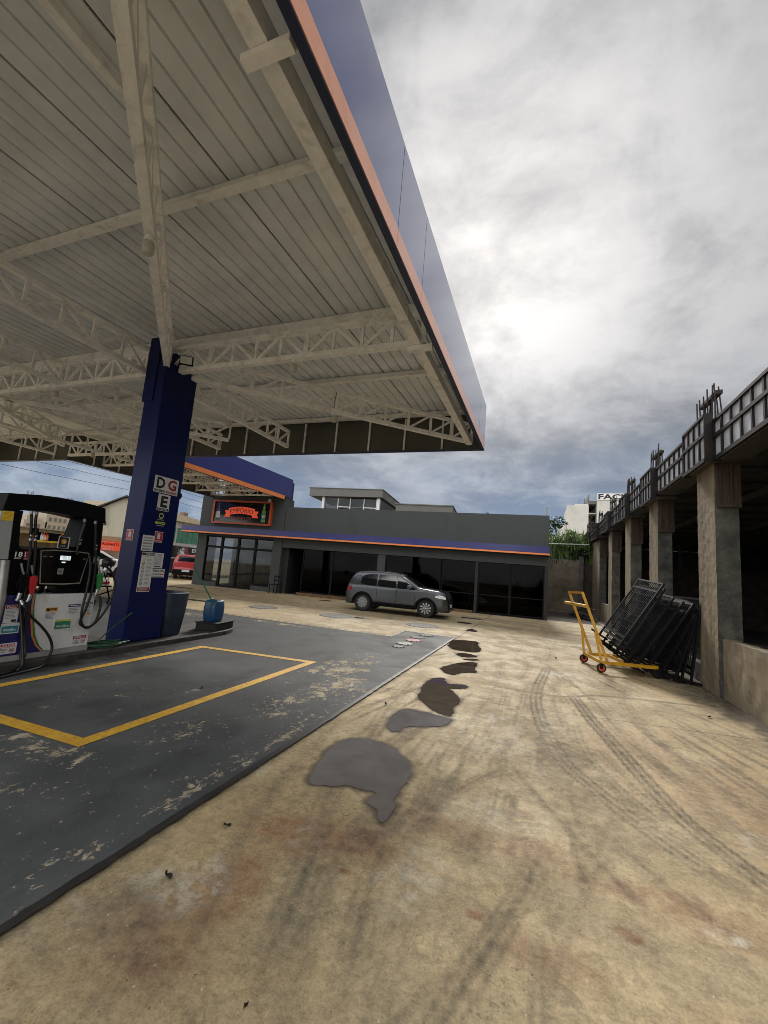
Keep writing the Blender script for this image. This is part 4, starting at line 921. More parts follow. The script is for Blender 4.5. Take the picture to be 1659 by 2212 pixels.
part(lambda m: (m.bar((PX-0.2, 3.95, 0.94), (PX-0.2, 3.99, 1.06), 0.05, 0.05), m.fbox(FP, 4.1, 0.942, 4.4, 1.05, -0.3, -0.05), m.fbox(FP, 3.76, 0.9405, 4.2, 0.985, -0.44, -0.30, 1)), 'neck', ['black_plastic', 'pump_white'])
def topsign(m):
    m.fbox(FP, 3.985, 1.578, 4.135, 1.74, -0.05, -0.04, 0); m.fbox(FP, 3.99, 1.585, 4.115, 1.735, -0.0395, -0.037, 1)
    m.ring(FP, 4.055, 1.675, 0.0, 0.038, -0.036, 2, 18); m.ring(FP, 4.06, 1.67, 0.0, 0.015, -0.0352, 0, 10); m.lines(FP, 4.01, 1.60, 4.10, 1.625, 2, -0.036, 3)
part(topsign, 'top_card', ['paper', 'ink', 'amber', 'ink_grey'])
for y in (3.585, 3.64, 4.10, 4.155):
    part(lambda m: m.tube([FP.p(y, 2.262, -0.2), FP.p(y-0.015, 2.30, -0.2), FP.p(y, 2.318, -0.2), FP.p(y+0.015, 2.30, -0.2), FP.p(y+0.004, 2.28, -0.2)], 0.004, 6), 'lifting_ring', 'silver')
# hoses
def hose(pts, r_=0.017, name='hose', cuffs=()):
    h = part(lambda m: m.tube(smooth_line(pts, 8), r_, 10), name, 'rubber', smooth=60)
    for a, b_ in cuffs: part(lambda m: m.tube([a, b_], r_*1.25, 10), 'cuff', 'silver', parent=h, smooth=60)
    return h
q = lambda y, z, d_=0.05: tuple(FP.p(y, z, d_))
def breakaway(y, z, tilt=0.0):
    part(lambda m: (m.tube([q(y, z), q(y+tilt, z-0.09)], 0.023, 12, 0), m.tube([q(y+tilt, z-0.09), q(y+tilt, z-0.115)], 0.02, 12, 1), m.tube([q(y+tilt*1.3, z-0.14), q(y+tilt*1.4, z-0.17)], 0.02, 12, 1)), 'breakaway', ['black_plastic', 'silver'], smooth=60)
hose([q(3.53, 2.05), q(3.55, 1.9), q(3.57, 1.75), q(3.60, 1.5), q(3.62, 1.2), q(3.64, 0.9), q(3.68, 0.5), q(3.72, 0.20), q(3.69, 0.05, 0.14), q(3.60, 0.03, 0.25), q(3.66, 0.12, 0.22), q(3.64, 0.5, 0.12), q(3.60, 0.84)], cuffs=[(q(3.53, 2.035), q(3.534, 2.0))])
hose([q(3.59, 2.05), q(3.60, 1.9), q(3.625, 1.75), q(3.665, 1.5), q(3.69, 1.2), q(3.70, 0.7), q(3.72, 0.45), q(3.74, 0.2, 0.1), q(3.62, 0.04, 0.2), q(3.3, 0.03, 0.3)], cuffs=[(q(3.59, 2.035), q(3.594, 2.0))])
hose([q(3.60, 0.88), q(3.64, 0.78, 0.1), q(3.75, 0.64, 0.12), q(3.86, 0.53, 0.13), q(3.97, 0.39, 0.14), q(4.03, 0.24, 0.15), q(3.99, 0.12, 0.18), q(3.88, 0.03, 0.24), q(3.65, 0.025, 0.33), q(3.3, 0.025, 0.42)], cuffs=[(q(3.60, 0.875), q(3.62, 0.82, 0.08))])
hose([q(4.22, 2.04), q(4.24, 1.95), q(4.22, 1.8), q(4.20, 1.6), q(4.21, 1.5)], cuffs=[(q(4.225, 2.03), q(4.235, 1.99))])
hose([q(4.39, 2.03), q(4.42, 1.85), q(4.46, 1.6), q(4.50, 1.42), q(4.52, 1.0), q(4.47, 0.7), q(4.42, 0.52), q(4.52, 0.45, 0.08), q(4.63, 0.52, 0.08), q(4.67, 0.75, 0.08), q(4.655, 0.90)], cuffs=[(q(4.39, 2.02), q(4.395, 1.98))])
hose([q(4.40, 1.5), q(4.42, 1.25, 0.08), q(4.40, 0.95, 0.1), q(4.37, 0.7, 0.12), q(4.40, 0.52, 0.12), q(4.50, 0.45, 0.12), q(4.64, 0.55, 0.12), q(4.76, 0.75, 0.12), q(4.82, 1.02, 0.12), q(4.78, 1.22, 0.1), q(4.68, 1.34, 0.06), q(4.6, 1.36, 0.03)])
for y, z, t in ((3.575, 1.82, 0.003), (3.632, 1.82, 0.004), (4.235, 1.82, -0.01), (4.455, 1.76, 0.01)): breakaway(y, z, t)
# nozzles
def nozzle(y, z, mat, name='nozzle', tilt=0.0):
    def f(m):
        m.prism(Frame(q(y, z, 0.05), (0, 1, 0), (0, 0, 1)), [(-0.045, 0.03), (0.03, 0.05), (0.05, 0.0), (0.045, -0.13), (0.03, -0.20), (-0.02, -0.20), (-0.03, -0.12), (-0.04, -0.05)], -0.025, 0.025)
    n_ = part(f, name, mat, 0.008)
    part(lambda m: m.tube(smooth_line([q(y+0.0, z+0.04), q(y-0.03, z+0.11), q(y-0.05, z+0.18)]), 0.014, 8), 'spout', 'silver', parent=n_, smooth=60)
    part(lambda m: m.tube([q(y-0.03, z-0.02), q(y-0.06, z-0.1), q(y-0.02, z-0.19)], 0.007, 6), 'trigger', 'black_plastic', parent=n_)
    part(lambda m: (m.tube([q(y, z-0.20), q(y-0.01, z-0.27)], 0.026, 10), m.tube([q(y-0.01, z-0.27), q(y-0.03, z-0.30)], 0.022, 10)), 'swivel', 'silver', parent=n_, smooth=60)
nozzle(3.58, 1.17, 'black_plastic'); nozzle(3.70, 1.15, 'red'); nozzle(4.60, 1.20, 'green_stripe')
# labels on the pump
def num(txt, y, z, w_, h, bg):
    def f(m):
        if bg: m.fbox(FP, y-0.008, z-0.035, y+w_+0.008, z+h+0.012, 0.001, 0.003, 1)
        m.text(txt, FP, y, z, y+w_, z+h, 0.0045, 0, 0.02); m.lines(FP, y, z-0.03, y+w_, z-0.008, 2, 0.0045, 0, 0.4)
    part(f, 'number_label', ['white_paint', bg or 'ink'])
num('18', 3.465, 1.43, 0.085, 0.065, None); num('17', 3.575, 1.43, 0.07, 0.065, 'red_dark'); num('16', 4.50, 1.42, 0.085, 0.06, 'sticker_green')
def st_yellow(m): m.lines(FP, 3.255, 1.89, 3.35, 1.985, 6, 0.0155, 1, 0.4); m.fbox(FP, 3.24, 1.875, 3.36, 1.995, 0.0125, 0.015, 0)
part(st_yellow, 'sticker', ['yellow', 'amber'])
def st_diesel(m):
    m.fbox(FP, 3.47, 0.59, 3.63, 0.815, 0.0065, 0.009, 0); m.fbox(FP, 3.475, 0.77, 3.625, 0.81, 0.009, 0.0098, 1); m.text('Diesel', FP, 3.49, 0.777, 3.60, 0.803, 0.0104, 0, 0.01)
    m.lines(FP, 3.49, 0.64, 3.61, 0.76, 7, 0.0098, 2, 0.4); m.fbox(FP, 3.56, 0.60, 3.615, 0.63, 0.009, 0.0098, 3)
part(st_diesel, 'sticker', ['paper', 'red_dark', 'ink_grey', 'ink'])
def st_gas(m): m.fbox(FP, 3.66, 0.66, 3.72, 0.80, 0.0065, 0.009, 0); m.lines(FP, 3.665, 0.67, 3.715, 0.78, 6, 0.0098, 1, 0.4)
part(st_gas, 'sticker', ['paper', 'ink_grey'])
def st_alc(y0, z0, y1, z1, c, d0):
    def f(m):
        m.fbox(FP, y0, z0, y1, z1, d0, d0+0.008, 0); m.fbox(FP, y0+0.012, z0+0.012, y1-0.012, z1-0.035, d0+0.008, d0+0.009, 1); m.fbox(FP, y0+0.012, z1-0.034, y1-0.012, z1-0.012, d0+0.008, d0+0.009, 2)
        m.text('AlcoolBras', FP, y0+0.03, z0+0.035, y1-0.03, z0+0.065, d0+0.0098, 3, 0.015)
    part(f, 'sticker', ['paper', c, 'lime' if c == 'sticker_green' else 'paper', 'white_paint'])
st_alc(3.46, 0.455, 3.665, 0.585, 'teal', 0.0065); st_alc(4.09, 0.44, 4.325, 0.59, 'sticker_green', 0.001)
def st_aviso(m):
    m.fbox(FP, 3.47, 0.20, 3.68, 0.335, 0.0065, 0.009, 0); m.text('AVISO', FP, 3.49, 0.287, 3.66, 0.325, 0.0104, 1, 0.03); m.fbox(FP, 3.475, 0.278, 3.675, 0.2815, 0.009, 0.0098, 1)
    m.text('DESLIGUE', FP, 3.475, 0.245, 3.58, 0.268, 0.0104, 2, 0.02); m.text('MOTOR', FP, 3.475, 0.212, 3.56, 0.235, 0.0104, 2, 0.02); m.ring(FP, 3.63, 0.24, 0.024, 0.032, 0.0104, 1, 16); m.fbox(FP, 3.612, 0.232, 3.648, 0.248, 0.009, 0.0098, 2)
part(st_aviso, 'warning_sticker', ['paper', 'red', 'ink'])
def st_anp(m):
    m.fbox(FP, 3.955, 0.70, 4.11, 0.755, 0.001, 0.003, 1); m.text('anp', FP, 4.02, 0.71, 4.10, 0.748, 0.0045, 2, 0.02); m.fbox(FP, 3.965, 0.71, 4.01, 0.745, 0.003, 0.0042, 2); m.lines(FP, 3.96, 0.60, 4.10, 0.69, 6, 0.003, 3, 0.5)
part(st_anp, 'sticker', ['paper', 'amber', 'ink', 'ink_grey'])
def st_et(m):
    m.fbox(FP, 4.44, 0.61, 4.605, 0.815, 0.001, 0.003, 0); m.fbox(FP, 4.445, 0.775, 4.60, 0.81, 0.003, 0.0042, 1); m.text('Etanol', FP, 4.47, 0.78, 4.575, 0.804, 0.005, 0, 0.01); m.lines(FP, 4.455, 0.66, 4.59, 0.765, 6, 0.0042, 2, 0.4); m.fbox(FP, 4.54, 0.62, 4.59, 0.65, 0.003, 0.0042, 3)
    m.fbox(FP, 4.25, 0.75, 4.42, 0.785, 0.001, 0.003, 4); m.lines(FP, 4.26, 0.66, 4.40, 0.74, 4, 0.003, 2, 0.4); m.lines(FP, 4.27, 0.757, 4.41, 0.78, 1, 0.0042, 0, 0.4)
part(st_et, 'sticker', ['paper', 'sticker_green', 'ink_grey', 'amber', 'pump_blue'])
def st_per(m):
    m.fbox(FP, 4.385, 0.205, 4.585, 0.33, 0.001, 0.003, 0); m.fbox(FP, 4.39, 0.28, 4.58, 0.325, 0.003, 0.0042, 1); m.text('PERIGO', FP, 4.41, 0.288, 4.56, 0.318, 0.005, 0, 0.02)
    m.text('NÃO', FP, 4.41, 0.243, 4.48, 0.272, 0.0042, 2, 0.02); m.text('FUME', FP, 4.40, 0.213, 4.485, 0.237, 0.0042, 2, 0.02); m.ring(FP, 4.54, 0.243, 0.022, 0.03, 0.0042, 1, 16); m.fbox(FP, 4.52, 0.238, 4.56, 0.246, 0.003, 0.004, 2)
part(st_per, 'warning_sticker', ['paper', 'red_dark', 'ink'])

# ================================================================== SHOP
SA = R(6.2); SO = Vector((0.27, 20.3, 0))
FS = Frame(SO, (math.cos(SA), math.sin(SA), 0), (0, 0, 1))     # x = -u (u to the left), outward normal to the camera
shop = thing('shop_building', 'long dark grey shop with blue and orange awning band and glass front', 'shop', tuple(FS.p(-9, 0, -4)))
shop.location = tuple(FS.p(-9, 0, -3))
def sp(draw, name, mats, parent=shop, bevel=0.0, smooth=False):
    mb = MB(); draw(mb); return mb.build(name, mats, parent, bevel=bevel, smooth=smooth)
# parapet with slight fall, lintel, right end wall
sp(lambda m: m.prism(FS, [(-13.1, 2.36), (0.0, 2.36), (0.0, 4.65), (-13.1, 4.50)], -0.25, 0.0), 'parapet', 'shop_grey')
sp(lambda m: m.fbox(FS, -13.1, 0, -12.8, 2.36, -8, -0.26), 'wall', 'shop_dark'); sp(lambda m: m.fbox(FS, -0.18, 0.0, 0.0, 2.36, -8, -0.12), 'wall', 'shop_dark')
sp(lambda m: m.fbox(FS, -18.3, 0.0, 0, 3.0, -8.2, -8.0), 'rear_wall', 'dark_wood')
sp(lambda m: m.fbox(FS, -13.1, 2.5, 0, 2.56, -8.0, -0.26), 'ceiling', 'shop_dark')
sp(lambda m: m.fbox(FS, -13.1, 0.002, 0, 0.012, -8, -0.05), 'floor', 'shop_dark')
sp(lambda m: m.fbox(FS, -18.3, 4.2, 0.0, 4.3, -8.2, -0.26), 'roof', 'annex_dark')
sp(lambda m: m.fbox(FS, -0.001, 2.36, 0.02, 4.63, -8, -0.26), 'side_wall', 'shop_grey')
aw = sp(lambda m: m.fbox(FS, -19.1, 2.905, 0.02, 3.20, -0.0, 0.42), 'awning', 'shop_blue')
aw2 = sp(lambda m: m.fbox(FS, -19.1, 2.83, 0.02, 2.902, 0.001, 0.425), 'stripe', 'orange', parent=aw)
sp(lambda m: (m.fbox(FS, -19.1, 2.80, 0.0, 2.828, 0.001, 0.38)), 'soffit', 'shop_dark', parent=aw)
# glazing of the long front
GZ = -0.10
for a, b_ in ((-11.85, -10.28), (-10.22, -7.95), (-7.45, -4.78), (-4.68, -3.15), (-3.0, -1.63), (-1.56, -0.16)):
    lo = 0.16 if a < -9 else (0.12 if a < -5 else 0.05)
    g = sp(lambda m: m.fbox(FS, a, lo, b_, 2.34, GZ-0.006, GZ), 'window', 'shop_glass')
    def fr(m):
        m.fbox(FS, a-0.03, lo, a+0.02, 2.36, GZ-0.05, GZ+0.04); m.fbox(FS, b_-0.02, lo, b_+0.03, 2.36, GZ-0.05, GZ+0.04); m.fbox(FS, a+0.021, lo-0.002, b_-0.021, lo+0.045, GZ-0.04, GZ+0.03)
        if a > -5: m.fbox(FS, a+0.021, 0.84, b_-0.021, 0.885, GZ-0.04, GZ+0.03)
    sp(fr, 'frame', 'black_metal', parent=g)
sp(lambda m: m.fbox(FS, -7.90, 0.0, -7.50, 2.36, -0.28, -0.05), 'pillar', 'shop_grey')
sp(lambda m: m.fbox(FS, -3.16, 0.0, -3.04, 2.358, -0.2, 0.01), 'pillar', 'shop_dark')
sp(lambda m: m.fbox(FS, -0.14, 0.0, 0.0, 2.358, -0.118, 0.01), 'pillar', 'shop_dark')
sp(lambda m: (m.rough_box(-11.9, -8.0, -0.05, 0.22, 0, 0.14, 0.16, 0.02)) or None, 'step', 'brick_step').matrix_local
st = [o for o in shop.children if o.name.startswith('step')][0]
for v in st.data.vertices:      # the step was laid out in shop axes
    p = FS.p(v.co.x+shop.location.x, -0.0, 0); wv = FS.p(v.co.x+shop.location.x, v.co.z+shop.location.z, -(v.co.y+shop.location.y)+0.25)
    v.co = wv-shop.location
sp(lambda m: m.fbox(FS, -8.0, 0.0, -3.2, 0.11, -0.08, 0.10), 'step', 'brick_step')
# things inside the dark dining room, seen through the glass
def inside(name, label, cat, draw, mats, o):
    mb = MB(); draw(mb); return tag(mb.build(name, mats, origin=FS.p(*o)), label, cat)
inside('menu_board', 'pale menu board hanging inside the dark glass front', 'board', lambda m: (m.fbox(FS, -7.3, 1.35, -6.3, 1.95, -0.9, -0.87, 0), m.lines(FS, -7.2, 1.4, -6.4, 1.9, 7, -0.868, 1, 0.4), m.bar(FS.p(-7.2, 1.95, -0.885), FS.p(-7.2, 2.5, -0.885), 0.02, 0.02), m.bar(FS.p(-6.4, 1.95, -0.885), FS.p(-6.4, 2.5, -0.885), 0.02, 0.02)), ['pipe_pale', 'ink_grey'], (-6.8, 1.35, -0.9))
inside('notice', 'pale notice sheet near the right end of the glass front', 'notice', lambda m: (m.fbox(FS, -1.05, 1.15, -0.85, 1.9, -0.14, -0.13, 0), m.lines(FS, -1.03, 1.2, -0.87, 1.85, 10, -0.128, 1, 0.4)), ['pipe_pale', 'ink_grey'], (-0.95, 1.15, -0.14))
inside('drain_pipe', 'white bent drain pipe standing inside the glass front', 'pipe', lambda m: m.tube(smooth_line([FS.p(-3.5, 0.02, -0.6), FS.p(-3.45, 0.3, -0.6), FS.p(-3.42, 0.9, -0.6), FS.p(-3.40, 1.5, -0.6)]), 0.05, 10), ['pipe_pale'], (-3.5, 0.02, -0.6))
inside('partition', 'tall pale partition panel inside the shop beside the tower', 'partition', lambda m: (m.fbox(FS, -11.2, 0.02, -10.6, 2.3, -2.0, -1.9), m.fbox(FS, -10.6, 0.9, -10.45, 2.3, -1.98, -1.92)), ['annex_dark'], (-11, 0.02, -2))
# tower with double doors
DO = (-17.72, -13.63)
sp(lambda m: (m.fbox(FS, -18.3, 0, DO[0], 4.98, -0.9, 0.0), m.fbox(FS, DO[1], 0, -13.12, 4.98, -0.8, 0.02), m.fbox(FS, DO[0]+0.001, 2.74, DO[1]-0.001, 4.98, -0.5, -0.002), m.fbox(FS, DO[0]+0.001, 0, -16.80, 0.26, -0.25, -0.002), m.fbox(FS, -14.70, 0, DO[1]-0.001, 0.24, -0.25, -0.002), m.fbox(FS, -18.28, 3.0, -13.14, 4.96, -0.9, -0.51)), 'tower', 'shop_grey')
sp(lambda m: m.fbox(FS, -17.25, 4.981, -13.25, 5.96, -0.9, -0.45), 'tower_head', 'shop_dark')
sp(lambda m: m.fbox(FS, -18.3, 0, -18.15, 3.0, -7.99, -3.4), 'side_wall', 'shop_grey')
sp(lambda m: m.fbox(FS, -18.2, 2.72, -13.2, 2.76, -7.9, -0.52), 'ceiling', 'white_paint')
sp(lambda m: m.fbox(FS, -18.2, 0.003, -13.2, 0.013, -7.9, -0.02), 'floor', 'manhole_grey')
for i, (a, b_) in enumerate(((DO[0], -16.78), (-16.72, -15.75), (-15.69, -14.72), (-14.66, DO[1]))):
    lo = 0.27 if i in (0, 3) else 0.04
    nm = 'window' if i in (0, 3) else 'door'
    g = sp(lambda m: m.fbox(FS, a+0.03, lo, b_-0.03, 2.10, -0.108, -0.10), nm, 'clear_glass')
    def fr(m):
        m.fbox(FS, a-0.03, lo-0.03, a+0.035, 2.73, -0.16, -0.05); m.fbox(FS, b_-0.035, lo-0.03, b_+0.03, 2.73, -0.16, -0.05)
        m.fbox(FS, a+0.036, 2.08, b_-0.036, 2.20, -0.155, -0.055); m.fbox(FS, a+0.036, 2.66, b_-0.036, 2.735, -0.155, -0.055); m.fbox(FS, a+0.036, lo-0.028, b_-0.036, lo+0.04, -0.155, -0.055)
    sp(fr, 'frame', 'black_metal', parent=g)
    sp(lambda m: m.fbox(FS, a+0.03, 2.20, b_-0.03, 2.66, -0.107, -0.10), 'transom_pane', 'clear_glass', parent=g)
    if nm == 'door':
        yy = b_-0.10 if i == 1 else a+0.10
        sp(lambda m: m.bar(FS.p(yy, 0.8, -0.03), FS.p(yy, 1.5, -0.03), 0.025, 0.025), 'handle', 'black_metal', parent=g)
inside('board', 'tall white board standing inside the tower doors', 'board', lambda m: (m.fbox(FS, -16.6, 0.75, -15.9, 2.0, -1.3, -1.25), m.fbox(FS, -16.55, 0.014, -16.5, 0.75, -1.29, -1.26), m.fbox(FS, -16.0, 0.014, -15.95, 0.75, -1.29, -1.26)), ['paper'], (-16.2, 0.02, -1.3))
inside('shelf', 'grey closed cabinet standing inside the right tower door', 'cabinet', lambda m: (m.fbox(FS, -15.5, 0.014, -14.8, 1.85, -2.0, -1.5), m.fbox(FS, -15.52, 1.85, -14.78, 1.9, -2.02, -1.48), m.fbox(FS, -15.47, 0.05, -15.17, 1.8, -1.498, -1.48), m.fbox(FS, -15.13, 0.05, -14.83, 1.8, -1.498, -1.48)), ['annex_grey'], (-15.2, 0.02, -1.8))
# shop sign
sg = thing('shop_sign', 'black lightbox sign with orange frame reading EMPÓRIO PREMIUM', 'sign', tuple(FS.p(-15.6, 3.4, 0)))
sx0, sx1, sy0, sy1 = -17.45, -13.85, 3.42, 4.71
def s2(draw, name, mats): mb = MB(); draw(mb); return mb.build(name, mats, sg)
s2(lambda m: m.fbox(FS, sx0+0.1, sy0+0.08, sx1-0.1, sy1-0.08, 0.021, 0.14), 'panel', 'screen')
s2(lambda m: (m.fbox(FS, sx0, sy0, sx1, sy0+0.09, 0.021, 0.20), m.fbox(FS, sx0, sy1-0.09, sx1, sy1, 0.021, 0.20), m.fbox(FS, sx0, sy0+0.091, sx0+0.11, sy1-0.091, 0.021, 0.20), m.fbox(FS, sx1-0.11, sy0+0.091, sx1, sy1-0.091, 0.021, 0.20)), 'frame', 'sign_frame')
def ribbon(m):
    n_ = 20; v = []
    for i in range(n_+1):
        t = i/n_; x = -16.47+1.60*t; arc = 0.10*math.sin(math.pi*t)
        v += [FS.p(x, 3.90+arc, 0.146), FS.p(x, 4.28+arc, 0.146)]
    m.add(v, [(2*i, 2*i+2, 2*i+3, 2*i+1) for i in range(n_)], 0)
    for sgn, x in ((-1, -16.47), (1, -14.87)):
        m.add([FS.p(x, 4.16, 0.145), FS.p(x+sgn*0.24, 4.16, 0.145), FS.p(x+sgn*0.15, 3.98, 0.145), FS.p(x+sgn*0.25, 3.80, 0.145), FS.p(x-sgn*0.12, 3.80, 0.145), FS.p(x-sgn*0.12, 4.05, 0.145)], [(0, 1, 2, 3, 4, 5)], 0)
    vs_, fs, a, b_, c, e = text_geo('EMPÓRIO', 0.0)
    v = []
    for p in vs_:
        t = (p[0]-a)/(b_-a); tt = 0.06+0.88*t; v.append(FS.p(-16.47+1.60*tt, 3.955+0.10*math.sin(math.pi*tt)+(p[1]-c)/(e-c)*0.31, 0.1475))
    m.add(v, fs, 1)
s2(ribbon, 'ribbon', ['sign_red', 'ink'])
s2(lambda m: m.text('PREMIUM', FS, -16.32, 3.62, -15.03, 3.83, 0.146, 0, -0.012), 'lettering', 'sign_frame')
def bottle(m, x, y0, h, mt, lab):
    r_ = h*0.125
    m.add([FS.p(x+dx*r_, y0+dy*h, 0.145) for dx, dy in ((-1, 0), (1, 0), (1, 0.58), (0.42, 0.72), (0.34, 1.0), (-0.34, 1.0), (-0.42, 0.72), (-1, 0.58))], [tuple(range(8))], mt)
    m.add([FS.p(x+dx*r_, y0+dy*h, 0.1465) for dx, dy in ((-0.95, 0.14), (0.95, 0.14), (0.95, 0.50), (-0.95, 0.50))], [(0, 1, 2, 3)], lab)
def gb(m):
    bottle(m, -14.32, 3.60, 0.98, 0, 1); m.ring(FS, -14.32, 3.92, 0, 0.085, 0.148, 2, 16); m.ring(FS, -14.32, 3.95, 0, 0.03, 0.1488, 3, 5); m.fbox(FS, -14.38, 4.36, -14.26, 4.40, 0.147, 0.1475, 2)
s2(gb, 'picture', ['bottle_green', 'sticker_green', 'paper', 'ink'])
s2(lambda m: (bottle(m, -17.10, 3.60, 0.95, 0, 1), m.lines(FS, -17.18, 3.8, -17.02, 4.0, 3, 0.148, 2, 0.3)), 'picture', ['bottle_dark', 'paper', 'ink_grey'])
# spot under the rear canopy beside the sign, vent pipe at the right corner
mb = MB(); mb.lathe([(0.05, 0), (0.09, -0.05), (0.09, -0.16), (0.0, -0.17)], FS.p(-13.9, 4.84, 0.4), n=12); tag(mb.build('ceiling_lamp', 'lamp_jar', origin=FS.p(-13.9, 4.84, 0.4), smooth=40), 'white spotlight under the orange stripe above the shop sign', 'lamp')
mb = MB(); mb.tube([FS.p(-0.06, 4.6, -0.4), FS.p(-0.06, 5.02, -0.4)], 0.035, 10); mb.tube([FS.p(-0.06, 5.02, -0.4), FS.p(-0.06, 5.10, -0.4)], 0.05, 10); tag(mb.build('vent_pipe', 'pipe_pale', origin=FS.p(-0.06, 4.6, -0.4)), 'short grey vent pipe on the right end of the shop roof', 'pipe')
# black chair frame by the recess
chr_ = thing('chair', 'black metal chair pushed against the shop wall by the tower', 'chair', tuple(FS.p(-12.95, 0, 0.45)))
def chp(draw, name): mb = MB(); draw(mb); return mb.build(name, 'black_metal', chr_)
cx0, cd = -12.95, 0.55
chp(lambda m: m.fbox(FS, cx0-0.22, 0.43, cx0+0.22, 0.46, cd-0.22, cd+0.22), 'seat')
chp(lambda m: (m.fbox(FS, cx0-0.20, 0.80, cx0+0.20, 0.88, cd-0.24, cd-0.22), m.fbox(FS, cx0-0.20, 0.62, cx0+0.20, 0.68, cd-0.24, cd-0.22)), 'backrest')
for a, b_ in ((-0.2, -0.23), (0.2, -0.23), (-0.2, 0.2), (0.2, 0.2)):
    chp(lambda m: m.bar(FS.p(cx0+a, 0, cd+b_*1.1), FS.p(cx0+a, 0.92 if b_ < 0 else 0.43, cd+b_), 0.03, 0.03), 'leg')

# upper storey behind the parapet -------------------------------------------------
pent = thing('annex_building', 'grey flat-roofed upper storey with white-framed windows behind the shop parapet', 'building', tuple(FS.p(-11.7, 4.3, -9)))
def pp(draw, name, mats, parent=pent): mb = MB(); draw(mb); return mb.build(name, mats, parent)
pp(lambda m: m.prism(FS, [(-14.2, 6.03), (-9.25, 6.09), (-9.25, 6.63), (-14.2, 6.55)], -14, -5.0), 'roof', 'annex_grey')
pp(lambda m: m.fbox(FS, -14.25, 6.56, -9.2, 6.60, -14, -4.96), 'roof_edge', 'annex_grey')
for a_, b_ in ((-13.35, -13.2), (-9.62, -9.45)): pp(lambda m: m.fbox(FS, a_, 4.31, b_, 6.04, -5.4, -5.2), 'post', 'white_paint')
pp(lambda m: (m.fbox(FS, -13.2, 4.31, -9.62, 6.02, -12.5, -8.5)), 'wall', 'annex_dark')
pp(lambda m: m.fbox(FS, -9.6, 4.31, -9.4, 6.02, -12, -5.42), 'side_wall', 'annex_dark')
for i in range(4):
    a = -13.15+i*0.88
    wn = pp(lambda m: m.fbox(FS, a+0.03, 4.5, a+0.82, 5.98, -5.32, -5.31), 'window', 'clear_glass')
    pp(lambda m: (m.fbox(FS, a-0.01, 4.4, a+0.03, 6.0, -5.35, -5.27), m.fbox(FS, a+0.82, 4.4, a+0.86, 6.0, -5.35, -5.27), m.fbox(FS, a+0.031, 5.40, a+0.819, 5.45, -5.35, -5.27)), 'frame', 'white_paint' if i % 2 else 'annex_grey', wn)
pp(lambda m: m.fbox(FS, -8.35, 4.31, -4.85, 5.70, -16, -5.05), 'low_block', 'annex_grey')
pp(lambda m: m.fbox(FS, -8.4, 5.70, -4.8, 5.76, -16, -5.0), 'roof_edge', 'annex_grey')

# ================================================================== CARS
def car_body(L, top, W, zb, arches, ar, mat, belt, tum, plan_f, plan_r, nx=70):
    """returns a builder of the shell plus a sampler of its surface"""
    xs_, zs_ = [p[0] for p in top], [p[1] for p in top]
    zt = lambda x: float(np.interp(x, xs_, zs_))
    def bot(x):
        z = zb
        for c in arches:
            dx = abs(x-c)
            if dx < ar: z = max(z, math.sqrt(ar*ar-dx*dx)+0.33)
        return z
    def hw(x, z, zt_):
        w_ = W
        if z > belt: w_ = W-tum*((z-belt)/(1.55-belt))**1.15
        if z < 0.5: w_ -= 0.05*((0.5-z)/0.3)**2
        fr = max(0.0, (x-(L-plan_f))/plan_f); rr = max(0.0, (plan_r-x)/plan_r)
        w_ -= 0.16*fr**2.2+0.12*rr**2.2
        e = (zt_-z)/0.07
        if e < 1: w_ -= 0.07*(1-max(0, e))**2
        return w_
    return zt, bot, hw
